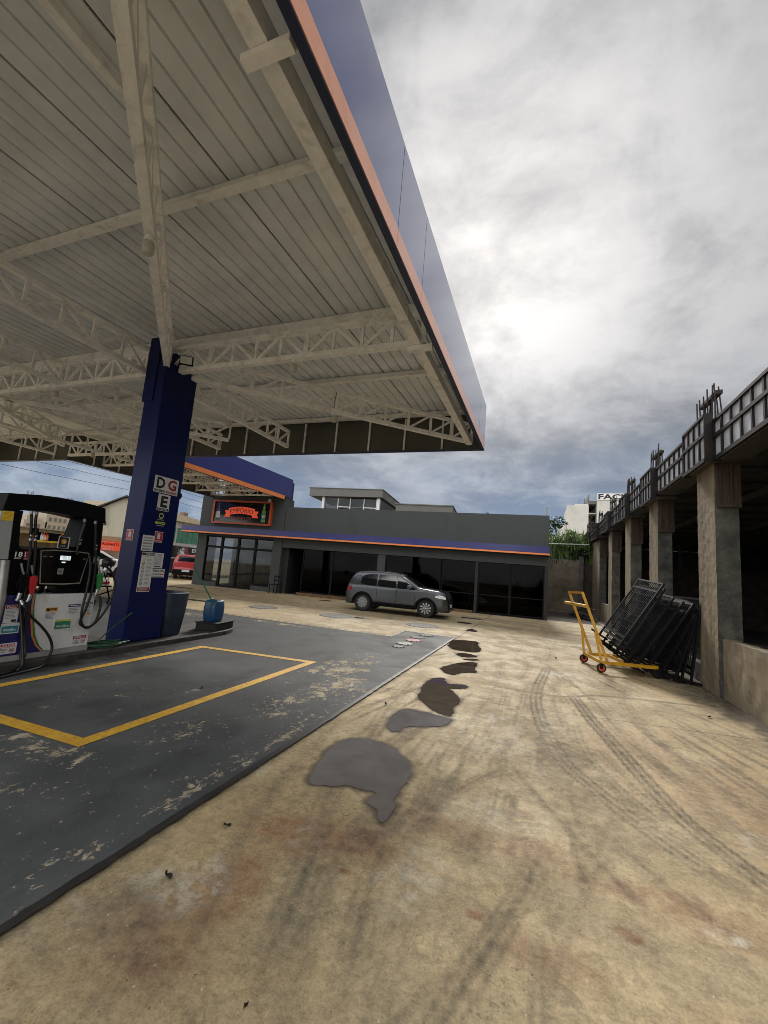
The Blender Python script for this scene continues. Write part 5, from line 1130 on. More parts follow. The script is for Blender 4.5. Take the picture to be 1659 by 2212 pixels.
def build_car(root, L, top, W, zb, arches, ar, paint, belt, tum, plan_f, plan_r, nx=84, nz=14):
    zt, bot, hw = car_body(L, top, W, zb, arches, ar, paint, belt, tum, plan_f, plan_r)
    mb = MB()
    xs_ = sorted(set(list(np.linspace(0, L, nx))+[c+s_*ar*k_ for c in arches for s_ in (-1, 1) for k_ in (0.999, 0.96, 0.85)]))
    rings = []
    for x in xs_:
        T_ = zt(x); B_ = min(bot(x), T_-0.05); ring = []
        for k in range(nz+1):
            z = B_+(T_-B_)*k/nz; ring.append((x, -hw(x, z, T_), z))
        yt = hw(x, T_, T_)
        for k in range(1, 8):
            t = k/8; y = -yt+2*yt*t; ring.append((x, y, T_+0.035*math.sin(math.pi*t)))
        for k in range(nz, -1, -1):
            z = B_+(T_-B_)*k/nz; ring.append((x, hw(x, z, T_), z))
        rings.append(ring)
    m_ = len(rings[0]); vs_ = [p for r_ in rings for p in r_]
    fs = [(i*m_+j, i*m_+j+1, (i+1)*m_+j+1, (i+1)*m_+j) for i in range(len(xs_)-1) for j in range(m_-1)]
    fs += [(i*m_+m_-1, i*m_, (i+1)*m_, (i+1)*m_+m_-1) for i in range(len(xs_)-1)]
    fs += [tuple(range(m_-1, -1, -1)), tuple((len(xs_)-1)*m_+j for j in range(m_))]
    mb.add(vs_, fs)
    body = mb.build('body', paint, root, local=True, smooth=35)
    def patch(poly, name, mat, off=0.008, side=-1, parent=body, n_=10):
        """poly: list of columns (x, z0, z1) on the side of the shell"""
        mb = MB(); v = []
        for x, z0, z1 in poly:
            for k in range(n_+1):
                z = z0+(z1-z0)*k/n_; v.append((x, side*(hw(x, z, zt(x))+off), z))
        mb.add(v, [(i*(n_+1)+k, i*(n_+1)+k+1, (i+1)*(n_+1)+k+1, (i+1)*(n_+1)+k) for i in range(len(poly)-1) for k in range(n_)])
        return mb.build(name, mat, parent, local=True, smooth='all')
    def toppatch(x0, x1, f0, name, mat, off=0.01, parent=body, n_=8):
        mb = MB(); v = []
        for i in range(n_+1):
            x = x0+(x1-x0)*i/n_; T_ = zt(x); yt = hw(x, T_, T_)*f0
            for k in range(9):
                t = k/8; y = -yt+2*yt*t; tt = (y/hw(x, T_, T_)+1)/2
                v.append((x, y, T_+0.035*math.sin(math.pi*tt)+off))
        mb.add(v, [(i*9+k, i*9+k+1, (i+1)*9+k+1, (i+1)*9+k) for i in range(n_) for k in range(8)])
        return mb.build(name, mat, parent, local=True, smooth='all')
    return body, patch, toppatch, zt, hw
def wheel(root, x, y, r_, side, spokes=10, rimmat='silver'):
    """side -1: outer face towards -y"""
    mb = MB(); w_ = 0.2
    mb.lathe([(r_*0.66, -0.0), (r_*0.90, -0.005), (r_, 0.03), (r_, w_-0.03), (r_*0.9, w_), (r_*0.5, w_)], (x, y, r_), axis=(0, -side, 0), n=32)
    ty = mb.build('wheel', 'tyre', root, local=True, smooth=40)
    mb = MB()
    mb.lathe([(r_*0.67, 0.012), (r_*0.62, 0.004), (r_*0.60, 0.05), (0.05, 0.055)], (x, y, r_), axis=(0, -side, 0), n=32, mat=1)
    for k in range(spokes):
        a = 2*math.pi*k/spokes; b_ = a+0.22; pr = r_*0.62; pi_ = r_*0.16
        v = []
        for (ang, rad) in ((a-0.10, pi_*1.0), (a+0.25, pi_), (b_+0.13, pr), (b_-0.13, pr)):
            v.append((x+math.cos(ang)*rad, y+side*(-0.012)*-1*0-side*(-0.002), r_+math.sin(ang)*rad))
        v2 = [(p[0], p[1]-side*0.03, p[2]) for p in v]
        mb.add(v+v2, [(0, 1, 2, 3), (7, 6, 5, 4), (0, 4, 5, 1), (1, 5, 6, 2), (2, 6, 7, 3), (3, 7, 4, 0)], 0)
    mb.lathe([(0.045, 0.0), (0.03, -0.008), (0, -0.009)], (x, y, r_), axis=(0, -side, 0), n=14, mat=0)
    mb.build('rim', [rimmat, 'black_plastic'], ty, local=True, smooth=40)
    return ty

# grey SUV --------------------------------------------------------------
suv = thing('parked_car', 'grey compact SUV parked side-on in front of the glass shop front', 'car')
L_ = 4.15
stop_ = [(0, 0.78), (0.03, 0.92), (0.08, 1.05), (0.17, 1.27), (0.29, 1.47), (0.42, 1.535), (0.8, 1.565), (1.3, 1.58), (1.9, 1.56), (2.22, 1.515), (2.55, 1.36), (2.95, 1.13), (3.06, 1.085), (3.4, 1.065), (3.75, 1.025), (3.96, 0.96), (4.07, 0.86), (4.13, 0.66), (4.15, 0.45)]
AR = 0.39
body, patch, toppatch, zt, hw = build_car(suv, L_, stop_, 0.88, 0.26, (0.74, 3.30), AR, 'car_paint', 1.0, 0.19, 0.40, 0.35)
for sd_ in (-1, 1):
    patch([(0.62, 1.10, 1.32), (0.75, 1.06, 1.43), (0.95, 1.04, 1.475), (1.28, 1.03, 1.49)], 'window', 'car_glass', side=sd_)
    patch([(1.34, 1.03, 1.49), (1.7, 1.02, 1.485), (2.08, 1.02, 1.46)], 'window', 'car_glass', side=sd_)
    patch([(2.14, 1.02, 1.45), (2.4, 1.015, 1.33), (2.62, 1.01, 1.19), (2.82, 1.005, 1.07), (2.88, 1.005, 1.03)], 'window', 'car_glass', side=sd_)
    # dark cladding along the sills and round the arches
    mb = MB()
    def sidepts(x, z): return (x, sd_*(hw(x, z, zt(x))+0.012), z)
    x_ = np.linspace(0.74+AR+0.045, 3.30-AR-0.045, 18); v = []
    for x in x_: v += [sidepts(x, 0.265), sidepts(x, 0.34), sidepts(x, 0.42)]
    mb.add(v, [(3*i+k, 3*i+k+1, 3*i+k+4, 3*i+k+3) for i in range(len(x_)-1) for k in (0, 1)])
    for c in (0.74, 3.30):
        v = []
        for k in range(25):
            a = math.pi*(k/24)*1.06-0.03*math.pi
            for rr in (AR-0.01, AR+0.055):
                x = c+math.cos(a)*rr; z = 0.33+math.sin(a)*rr
                z = max(z, 0.25); v.append(sidepts(min(max(x, 0.02), L_-0.02), z))
        mb.add(v, [(2*i, 2*i+1, 2*i+3, 2*i+2) for i in range(24)])
    mb.build('cladding', 'black_plastic', body, local=True)
    # arch linings
    for c in (0.74, 3.30):
        mb = MB(); v = []
        for k in range(17):
            a = math.pi*k/16
            v += [(c+math.cos(a)*AR*0.99, sd_*0.80, 0.33+math.sin(a)*AR*0.99), (c+math.cos(a)*AR*0.99, sd_*0.45, 0.33+math.sin(a)*AR*0.99)]
        mb.add(v, [(2*i, 2*i+1, 2*i+3, 2*i+2) for i in range(16)]); mb.add([(c-AR, sd_*0.5, 0.24), (c+AR, sd_*0.5, 0.24), (c+AR, sd_*0.5, 0.72), (c-AR, sd_*0.5, 0.72)], [(0, 1, 2, 3)])
        mb.build('arch_lining', 'seam', body, local=True)
        wheel(suv, c, sd_*0.82, 0.352, sd_, 10)
    for x in (1.32, 2.12):     # door gaps
        patch([(x-0.006, 0.36, 1.0), (x+0.006, 0.36, 1.0)], 'door_gap', 'seam', off=0.004, side=sd_)
    patch([(2.86, 0.36, 0.99), (2.872, 0.36, 0.99)], 'door_gap', 'seam', off=0.004, side=sd_)
    patch([(1.36, 0.62, 0.64), (2.1, 0.60, 0.62), (2.85, 0.58, 0.60)], 'crease', 'car_paint', off=0.012, side=sd_)
    for x in (1.16, 1.95):
        mb = MB(); y = sd_*(hw(x, 0.92, zt(x))+0.02); mb.box(x, x+0.18, y-0.015, y+0.015, 0.905, 0.935); mb.build('door_handle', 'car_paint', body, local=True, bevel=0.008)
    mb = MB(); y = sd_*(hw(2.62, 1.0, zt(2.62))); mb.prism(Frame((2.58, y, 1.04), (1, 0, 0), (0, 0, 1)), [(0, 0), (0.14, 0.0), (0.18, 0.06), (0.12, 0.14), (0.0, 0.14)], -0.18 if sd_ > 0 else 0.0, 0.0 if sd_ > 0 else 0.18); mb.build('mirror', 'car_paint', body, local=True, bevel=0.015)
    mb = MB(); mb.tube(smooth_line([(0.55, sd_*0.61, 1.555), (0.62, sd_*0.60, 1.60), (1.2, sd_*0.60, 1.635), (1.9, sd_*0.60, 1.61), (2.2, sd_*0.60, 1.55)]), 0.016, 8); mb.build('roof_rail', 'black_plastic', body, local=True)
    # lamps
    patch([(3.66, 0.80, 0.86), (3.8, 0.78, 0.89), (3.95, 0.76, 0.88), (4.05, 0.75, 0.83)], 'headlight', 'lamp_lens', off=0.012, side=sd_)
    patch([(0.03, 0.78, 0.88), (0.1, 0.76, 0.95), (0.25, 0.78, 0.93)], 'tail_light', 'red_dark', off=0.01, side=sd_)
    mb = MB(); mb.lathe([(0.055, 0), (0.06, 0.03), (0.0, 0.03)], (4.10, sd_*0.60, 0.42), axis=(1, 0, 0), n=14, mat=0); mb.lathe([(0.04, 0.031), (0.0, 0.036)], (4.10, sd_*0.60, 0.42), axis=(1, 0, 0), n=14, mat=1); mb.build('fog_lamp', ['black_plastic', 'lamp_lens'], body, local=True)
toppatch(2.33, 2.98, 0.90, 'windscreen', 'car_glass'); toppatch(0.12, 0.34, 0.82, 'rear_window', 'car_glass')
toppatch(0.55, 2.2, 0.80, 'roof_panel', 'black_plastic', off=0.004)
FN = Frame((4.155, 0, 0), (0, 1, 0), (0, 0, 1))
mb = MB(); mb.prism(FN, [(-0.62, 0.72), (0.62, 0.72), (0.56, 0.60), (-0.56, 0.60)], -0.08, 0.0); mb.fbox(FN, -0.6, 0.655, 0.6, 0.668, 0.0, 0.008, 1); mb.ring(FN, 0, 0.665, 0.05, 0.062, 0.010, 1, 20)
mb.build('grille', ['black_plastic', 'chrome'], body, local=True)
mb = MB(); mb.prism(FN, [(-0.7, 0.50), (0.7, 0.50), (0.62, 0.26), (-0.62, 0.26)], -0.16, 0.004); mb.fbox(FN, -0.45, 0.30, 0.45, 0.325, 0.004, 0.012, 1); mb.build('bumper', ['black_plastic', 'silver'], body, local=True)
mb = MB(); mb.fbox(FN, -0.2, 0.42, 0.2, 0.53, 0.005, 0.016, 0); mb.text('BRA 2E19', FN, -0.17, 0.435, 0.17, 0.505, 0.0175, 1, 0.02) if False else mb.lines(FN, -0.16, 0.445, 0.16, 0.495, 1, 0.0175, 1, 0.8, 0.05); mb.build('number_plate', ['paper', 'ink_grey'], body, local=True)
mb = MB(); mb.tube([(0.75, 0, 1.60), (0.60, 0, 1.76)], 0.006, 6); mb.build('aerial', 'black_plastic', body, local=True)
ca = math.atan2(0.17, 2.46); cs_ = 0.965
suv.rotation_euler = (0, 0, ca); suv.scale = (cs_,)*3
ctr = Vector((-6.43, 15.30))     # rear near wheel contact
off = Vector((0.74*cs_, -0.80*cs_)); off = Vector((off.x*math.cos(ca)-off.y*math.sin(ca), off.x*math.sin(ca)+off.y*math.cos(ca)))
suv.location = (ctr.x-off.x, ctr.y-off.y, 0.0)

# red hatchback van seen from the rear ------------------------------------
van = thing('parked_van', 'red hatchback with dark bumper parked left of the shop tower', 'car')
vtop = [(0, 0.75), (0.02, 0.95), (0.08, 1.05), (0.16, 1.36), (0.24, 1.48), (0.5, 1.53), (1.6, 1.53), (2.0, 1.47), (2.7, 1.05), (3.3, 0.95), (3.6, 0.8), (3.7, 0.45)]
body, patch, toppatch, zt, hw = build_car(van, 3.7, vtop, 0.80, 0.25, (0.62, 2.98), 0.32, 'van_red', 0.95, 0.12, 0.5, 0.25, nx=40, nz=8)
for sd_ in (-1, 1):
    patch([(0.42, 1.0, 1.36), (1.15, 0.98, 1.42)], 'window', 'car_glass', side=sd_); patch([(1.22, 0.98, 1.42), (1.9, 0.98, 1.40), (2.4, 0.98, 1.15)], 'window', 'car_glass', side=sd_)
    for c in (0.62, 2.98): wheel(van, c, sd_*0.74, 0.29, sd_, 8)
    patch([(0.005, 0.70, 1.0), (0.09, 0.70, 1.0)], 'tail_light', 'red_dark', side=sd_)
toppatch(0.085, 0.19, 0.80, 'rear_window', 'car_glass', off=0.02)
FV = Frame((-0.02, 0, 0), (0, -1, 0), (0, 0, 1))
mb = MB(); mb.fbox(FV, -0.76, 0.27, 0.76, 0.62, -0.08, 0.03); mb.build('bumper', 'black_plastic', body, local=True, bevel=0.04)
mb = MB(); mb.fbox(FV, -0.22, 0.48, 0.22, 0.60, 0.031, 0.04); mb.build('number_plate', 'paper', body, local=True)
van.location = (-20.95, 20.8, 0); van.rotation_euler = (0, 0, R(128))
# white car behind the column, and an air-line trolley
wc = thing('parked_car', 'white car half hidden behind the blue column across the street', 'car')
wtop = [(0, 0.7), (0.1, 0.95), (0.5, 1.05), (0.95, 1.38), (1.5, 1.46), (2.2, 1.42), (2.9, 1.0), (3.6, 0.9), (3.95, 0.7), (4.0, 0.4)]
body, patch, toppatch, zt, hw = build_car(wc, 4.0, wtop, 0.82, 0.25, (0.7, 3.2), 0.34, 'car_white', 0.92, 0.16, 0.5, 0.3, nx=40, nz=8)
for sd_ in (-1, 1):
    patch([(0.9, 0.97, 1.25), (1.5, 0.96, 1.36)], 'window', 'car_glass', side=sd_); patch([(1.56, 0.96, 1.36), (2.1, 0.96, 1.32), (2.6, 0.96, 1.05)], 'window', 'car_glass', side=sd_)
    for c in (0.7, 3.2): wheel(wc, c, sd_*0.75, 0.30, sd_, 8)
toppatch(2.25, 2.85, 0.85, 'windscreen', 'car_glass')
wc.location = (-24.0, 14.6, 0); wc.rotation_euler = (0, 0, R(70))

tr = thing('oil_trolley', 'spindly black trolley with red and white oil bottles behind the pump', 'trolley', (-11.6, 8.62, 0.0))
def tp(draw, name, mats): mb = MB(); draw(mb); return mb.build(name, mats, tr, smooth=50)
TX, TY = -11.6, 8.62
tp(lambda m: (m.bar((TX, TY-0.25, 0.1), (TX, TY+0.15, 1.1), 0.03, 0.03), m.bar((TX, TY+0.28, 0.1), (TX, TY-0.1, 1.1), 0.03, 0.03), m.bar((TX, TY-0.25, 0.25), (TX, TY+0.3, 0.42), 0.03, 0.03)), 'frame', 'black_metal')
tp(lambda m: m.box(TX-0.12, TX+0.12, TY-0.17, TY+0.17, 0.52, 0.56), 'tray', 'black_metal')
for i, y in enumerate((-0.12, 0.0, 0.12)):
    tp(lambda m: (m.lathe([(0.05, 0), (0.05, 0.14), (0.02, 0.19), (0.02, 0.22), (0, 0.22)], (TX, TY+y, 0.56), n=10, mat=0), m.lathe([(0.051, 0.03), (0.051, 0.11), (0.0, 0.11)], (TX, TY+y, 0.56), n=10, mat=1)), 'bottle', ['white_paint', 'red'])
tp(lambda m: m.lathe([(0.13, 0), (0.17, 0.06), (0.17, 0.16), (0.10, 0.24), (0, 0.25)], (TX, TY+0.05, 1.1), n=14), 'reel', 'rubber')
tp(lambda m: m.lathe([(0.10, 0), (0.12, 0.05), (0.10, 0.14), (0, 0.14)], (TX, TY+0.02, 0.92), n=12), 'gauge', 'silver')
for y in (-0.25, 0.28): tp(lambda m: m.lathe([(0.03, -0.02), (0.1, -0.02), (0.1, 0.02), (0.03, 0.02)], (TX, TY+y, 0.1), axis=(1, 0, 0), n=16), 'wheel', 'rubber')

# ================================================================== UNFINISHED BUILDING ON THE RIGHT
ruin = thing('unfinished_building', 'raw concrete shed frame with pillars and metal formwork beam', 'building', (4.5, 15, 0))
def rp(draw, name, mats, parent=ruin, bevel=0.0): mb = MB(); r_ = draw(mb); return mb.build(name, mats, parent, bevel=bevel)
PIL = [(8.80, 9.68), (12.70, 13.62), (16.30, 17.26), (20.40, 21.34), (24.50, 25.6), (29.0, 29.8), (30.9, 31.8), (33.1, 34.2)]
def bz(y): return 4.06+0.012*(y-7)
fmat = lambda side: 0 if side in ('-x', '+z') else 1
for i, (a, b_) in enumerate(PIL):
    st_ = 0.055 if i == 0 else (0.08 if i < 3 else 0.16)
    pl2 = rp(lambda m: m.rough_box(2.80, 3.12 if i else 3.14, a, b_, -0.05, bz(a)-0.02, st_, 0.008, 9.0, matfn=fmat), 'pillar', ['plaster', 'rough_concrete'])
    if i < 7:
        rp(lambda m: (m.box(2.82, 3.16, a-0.06, a-0.022, 3.18, bz(a)), m.box(3.0, 3.03, a-0.085, a-0.061, 3.25, bz(a)), m.box(2.85, 2.88, a-0.085, a-0.061, 3.3, bz(a))), 'form_board', 'form_wood', pl2)
# low wall between the pillars
for a, b_ in ((-6.0, 8.82), (21.36, 24.5), (25.62, 28.98)):
    h = 0.95 if a < 10 else (0.85 if a < 25 else 4.2)
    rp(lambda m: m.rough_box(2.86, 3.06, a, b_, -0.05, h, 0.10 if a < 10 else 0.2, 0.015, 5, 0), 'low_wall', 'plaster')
for a, b_ in ((9.7, 12.7), (13.65, 16.3), (17.3, 20.4)):
    rp(lambda m: m.rough_box(2.9, 3.05, a, b_, -0.05, 0.35, 0.2, 0.02, 5, 0), 'low_wall', 'rough_concrete')
# formwork beam: bays of ribbed metal panels
by = [-2.0]
segs = []
prev = -3.0
for (a, b_) in PIL:
    segs.append(('bay', prev, a-0.25)); segs.append(('head', a-0.25, b_+0.1)); prev = b_+0.1
for kind, a, b_ in segs:
    if b_-a < 0.2: continue
    x = 2.62 if kind == 'head' else 2.74
    z0, z1 = bz(a)-(0.14 if kind == 'head' else 0.0), bz(a)+0.74-0.0045*max(0, a-7)
    F_ = Frame((x, b_, 0), (0, -1, 0), (0, 0, 1))      # faces -X; frame x runs towards -Y
    Lb = b_-a; n_ = max(3, int(round(Lb/(0.30 if kind == 'head' else 0.36))))
    pn = rp(lambda m: m.fbox(F_, 0, z0+0.02, Lb, z1-0.02, -0.05, -0.004), 'form_panel', 'form_sheet')
    def ribs(m):
        for zz_, h in ((z0, 0.07), ((z0+z1)/2+0.03, 0.06), (z1-0.05, 0.05)): m.fbox(F_, 0, zz_, Lb, zz_+h, -0.02, 0.035)
        m.fbox(F_, -0.006, z0, -0.0005, z1, -0.10, 0.03); m.fbox(F_, Lb+0.0005, z0, Lb+0.006, z1, -0.10, 0.03)
        for k in range(n_+1):
            c = min(max(Lb*k/n_, 0.025), Lb-0.025)
            m.fbox(F_, c-0.024, z0+0.071, c+0.024, (z0+z1)/2+0.029, -0.02, 0.026); m.fbox(F_, c-0.024, (z0+z1)/2+0.091, c+0.024, z1-0.051, -0.02, 0.026)
    rp(ribs, 'rib_frame', 'form_steel', pn)
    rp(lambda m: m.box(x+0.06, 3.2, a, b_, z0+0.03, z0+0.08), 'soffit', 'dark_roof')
# starter bars
for i, (a, b_) in enumerate(PIL[:7]):
    c = (a+b_)/2; zt_ = bz(a)+0.72
    def bars(m):
        n_ = 6 if i < 4 else 4
        for k in range(n_):
            t = k/(n_-1)-0.5
            for xx, lean in ((2.84, 0.95), (2.98, 0.55)):
                h = 0.62+random.random()*0.10; c2 = c+0.10*(xx > 2.9)
                m.tube([(xx, c2+t*0.95, zt_-0.1), (xx+0.03*random.uniform(-1, 1), c2+t*0.95*lean+random.uniform(-0.05, 0.05), zt_+h)], 0.012, 6)
        m.bar((2.91, c-0.45, zt_+0.50), (2.91, c+0.45, zt_+0.54), 0.10, 0.07)
    rp(bars, 'starter_bars', 'rust_steel')
# shed roof, rafters, back wall
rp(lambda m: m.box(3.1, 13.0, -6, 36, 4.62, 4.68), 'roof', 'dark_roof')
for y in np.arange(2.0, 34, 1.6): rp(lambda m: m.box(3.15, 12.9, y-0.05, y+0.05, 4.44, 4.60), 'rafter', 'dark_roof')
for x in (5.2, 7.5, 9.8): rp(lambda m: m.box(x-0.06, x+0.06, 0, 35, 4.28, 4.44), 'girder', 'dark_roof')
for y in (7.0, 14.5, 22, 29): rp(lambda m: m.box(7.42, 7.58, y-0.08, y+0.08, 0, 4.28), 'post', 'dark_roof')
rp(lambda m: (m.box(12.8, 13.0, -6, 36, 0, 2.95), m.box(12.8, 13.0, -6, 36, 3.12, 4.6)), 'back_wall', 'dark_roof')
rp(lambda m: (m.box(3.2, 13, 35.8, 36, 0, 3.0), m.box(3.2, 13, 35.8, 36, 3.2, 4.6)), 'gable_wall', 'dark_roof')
# cloth-like light panels hung at the back of the shed
for (y, z, w_, h) in ((15.2, 2.2, 0.5, 0.35), (19.5, 2.3, 0.3, 0.3)):
    mb = MB(); mb.box(11.9, 11.95, y, y+w_, z, z+h); mb.bar((11.92, y+w_/2, z+h), (11.92, y+w_/2, 4.45), 0.02, 0.02); tag(mb.build('hanging_panel', 'roof_pale', origin=(11.9, y, z)), 'small pale panel hanging in the dark shed'+(' behind the second pillar' if y < 16 else ' further back, near the third pillar'), 'panel')
# rubble behind the low wall
for k in range(26):
    mb = MB(); x, y = random.uniform(3.25, 4.2), random.uniform(6.2, 10.4); s_ = random.uniform(0.08, 0.25)
    mb.rough_box(x-s_, x+s_, y-s_*0.8, y+s_*0.8, 0.0, s_*1.6+0.25*random.random(), s_*0.8, 0.05, 4); 
    if k == 0: rub = mb
    else: rub.add(mb.v, mb.f)
rub_o = rub.build('rubble', 'rough_concrete'); struct(rub_o, 'stuff')
rub_o['label'] = 'heap of broken concrete rubble behind the low wall'; rub_o['category'] = 'rubble'
mb = MB(); mb.box(3.3, 5.2, 8.2, 11.5, 0.62, 0.70); mb.box(3.35, 3.45, 8.3, 11.4, 0.0, 0.62); mb.box(5.05, 5.15, 8.3, 11.4, 0.0, 0.62)
tag(mb.build('work_bench', 'form_wood', origin=(4.2, 9.8, 0)), 'rough timber bench in the dark shed behind the nearest pillar', 'bench')

# end wall, plants, debris -----------------------------------------------------
mb = MB(); mb.rough_box(-2.5, 2.10, 28.0, 28.25, 0, 3.12, 0.2, 0.02, 3); tag(mb.build('boundary_wall', 'end_wall', origin=(0, 28, 0)), 'stained brown boundary wall at the end of the yard beneath tall grass', 'wall')
mb = MB(); mb.box(2.10, 2.35, 27.95, 28.2, 0, 3.35); tag(mb.build('wall_post', 'rough_concrete', origin=(2.2, 28, 0), bevel=0.02), 'grey concrete post at the right end of the boundary wall', 'post')
mb = MB(); mb.box(-6, 12, 28.3, 45, 0.0, 2.95); struct(mb.build('terrain', 'dark_soil'))
mb = MB(); mb.tube([(0.2, 27.9, 4.02), (2.6, 27.7, 4.06)], 0.035, 8); tag(mb.build('overhead_pipe', 'pipe_pale', origin=(1.4, 27.8, 4.04)), 'thin pale pipe spanning from the shop to the unfinished building', 'pipe')
def blades(n_, xr, yr, z0, hr, wd, lean):
    mb = MB()
    for _ in range(n_):
        x, y = random.uniform(*xr), random.uniform(*yr); h = random.uniform(*hr); a = random.uniform(0, 6.283); l = random.uniform(*lean)*h
        dx, dy = math.cos(a)*l, math.sin(a)*l; w_ = wd*random.uniform(0.6, 1.3); px_, py_ = -math.sin(a)*w_, math.cos(a)*w_; v = []
        for k in range(5):
            t = k/4; ww = (1-t)**0.6*(0.5+t) if k < 4 else 0.02
            zz_ = z0+h*(t-0.35*t*t*(l/h)); v += [(x+dx*t*t-px_*ww, y+dy*t*t-py_*ww, zz_), (x+dx*t*t+px_*ww, y+dy*t*t+py_*ww, zz_)]
        mb.add(v, [(2*k, 2*k+1, 2*k+3, 2*k+2) for k in range(4)])
    return mb
def leaves(mb, n_, c, rad, size, mat=0, flat=1.0):
    for _ in range(n_):
        while True:
            p = Vector((random.uniform(-1, 1), random.uniform(-1, 1), random.uniform(-1, 1)))
            if p.length <= 1 and p.length > 0.25: break
        q_ = Vector((c[0]+p.x*rad[0], c[1]+p.y*rad[1], c[2]+p.z*rad[2])); s_ = size*random.uniform(0.6, 1.4)
        a = Vector((random.uniform(-1, 1), random.uniform(-1, 1), random.uniform(-0.6, 0.6))).normalized(); b_ = a.orthogonal().normalized(); b_.rotate(Matrix.Rotation(random.uniform(0, 6.28), 3, a))
        mb.add([q_-a*s_, q_+b_*s_*0.45, q_+a*s_, q_-b_*s_*0.45], [(0, 1, 2, 3)], mat)
g = blades(2200, (-1.5, 3.8), (28.3, 30.8), 2.9, (0.9, 2.6), 0.045, (0.15, 0.75)).build('tall_grass', 'leaf_grass', recalc=False)
g['kind'] = 'stuff'; g['label'] = 'tall green grass growing above the boundary wall'; g['category'] = 'grass'
g = blades(260, (-0.4, 2.3), (27.9, 28.35), 3.05, (-0.5, 0.5), 0.03, (0.2, 0.6)).build('hanging_grass', 'leaf_dark', recalc=False); g['kind'] = 'stuff'; g['label'] = 'dark grass and creepers spilling over the top of the boundary wall'; g['category'] = 'grass'
def shrub(name, label, c, rad, n_, size, mat, trunk_z):
    t = thing(name, label, 'tree' if name == 'tree' else 'shrub', (c[0], c[1], trunk_z))
    mb = MB()
    for _ in range(9):
        a = random.uniform(0, 6.28); rr = random.uniform(0.25, 0.75); zc = random.uniform(-0.5, 0.8)
        leaves(mb, n_//9, (c[0]+math.cos(a)*rad[0]*rr, c[1]+math.sin(a)*rad[1]*rr, c[2]+zc*rad[2]), (rad[0]*0.45, rad[1]*0.45, rad[2]*0.40), size)
    mb.build('crown', mat, t, recalc=False)
    mb = MB()
    for k in range(5):
        a = k*1.3; mb.tube([(c[0], c[1], trunk_z), (c[0]+0.2*math.cos(a)*rad[0], c[1]+0.2*math.sin(a)*rad[1], c[2]-0.3*rad[2]), (c[0]+0.7*math.cos(a)*rad[0], c[1]+0.7*math.sin(a)*rad[1], c[2]+0.4*rad[2])], [0.06, 0.04, 0.01], 6)
    mb.build('trunk', 'bark', t); return t
shrub('shrub', 'leafy vine bush over the right end of the boundary wall', (2.1, 28.6, 3.75), (0.9, 0.6, 0.75), 700, 0.10, 'leaf_dark', 2.9)
shrub('tree', 'dark leafy tree standing behind the grass at the shop corner', (0.3, 33.5, 5.2), (1.5, 1.3, 1.1), 1100, 0.13, 'leaf_dark', 2.9)
shrub('shrub', 'light green bush behind the tall grass below the white buildings', (2.6, 32.5, 4.6), (1.2, 1.0, 0.9), 700, 0.12, 'leaf_grass', 2.9)
for i, (u_, lb) in enumerate(((-7.2, 'left'), (-4.2, 'middle'), (-2.9, 'right'))):
    p = FS.p(u_, 4.6, -14); shrub('shrub', 'small leafy tip showing above the shop roof, %s of three' % {'left': 'leftmost', 'middle': 'middle one', 'right': 'rightmost'}[lb], (p.x, p.y, 6.35 - (0.0 if i != 1 else 0.05)), (0.35, 0.3, 0.35), 120, 0.09, 'leaf_dark', 4.3)
# green strip of plants glimpsed through the shed
g = MB(); 
for y in np.arange(-2, 37, 0.8): leaves(g, 150, (14.6, y, 3.6), (0.9, 0.8, 2.2), 0.2)
for x in np.arange(3, 15, 0.8): leaves(g, 150, (x, 37.6, 3.6), (0.8, 0.9, 2.2), 0.2)
g = g.build('foliage', 'leaf_grass', recalc=False); g['kind'] = 'stuff'; g['label'] = 'green foliage seen through the gap at the back of the shed'; g['category'] = 'foliage'
# loose planks and bricks near the end wall
for i, (p, q_, w_, h) in enumerate((((1.55, 24.6, 0.25), (2.35, 22.4, 0.28), 0.16, 0.06), ((1.7, 24.9, 0.42), (2.3, 22.9, 0.40), 0.14, 0.05), ((1.5, 25.2, 0.12), (2.45, 22.2, 0.1), 0.22, 0.10), ((1.9, 23.9, 0.55), (2.5, 22.6, 0.52), 0.12, 0.05))):
    mb = MB(); mb.bar(p, q_, w_, h); mb.bar((p[0]+0.1, p[1]-0.3, p[2]-h/2-0.03), (p[0]+0.15, p[1]-0.3, 0.02), 0.1, 0.1); tag(mb.build('plank', 'form_wood' if i % 2 else 'rough_concrete', origin=p), ['grey timber beam in the debris heap beyond the yellow cart', 'brown plank in the debris heap beyond the yellow cart', 'thick grey block at the bottom of the debris heap', 'topmost brown plank of the debris heap'][i], 'plank', 'debris by the end wall')

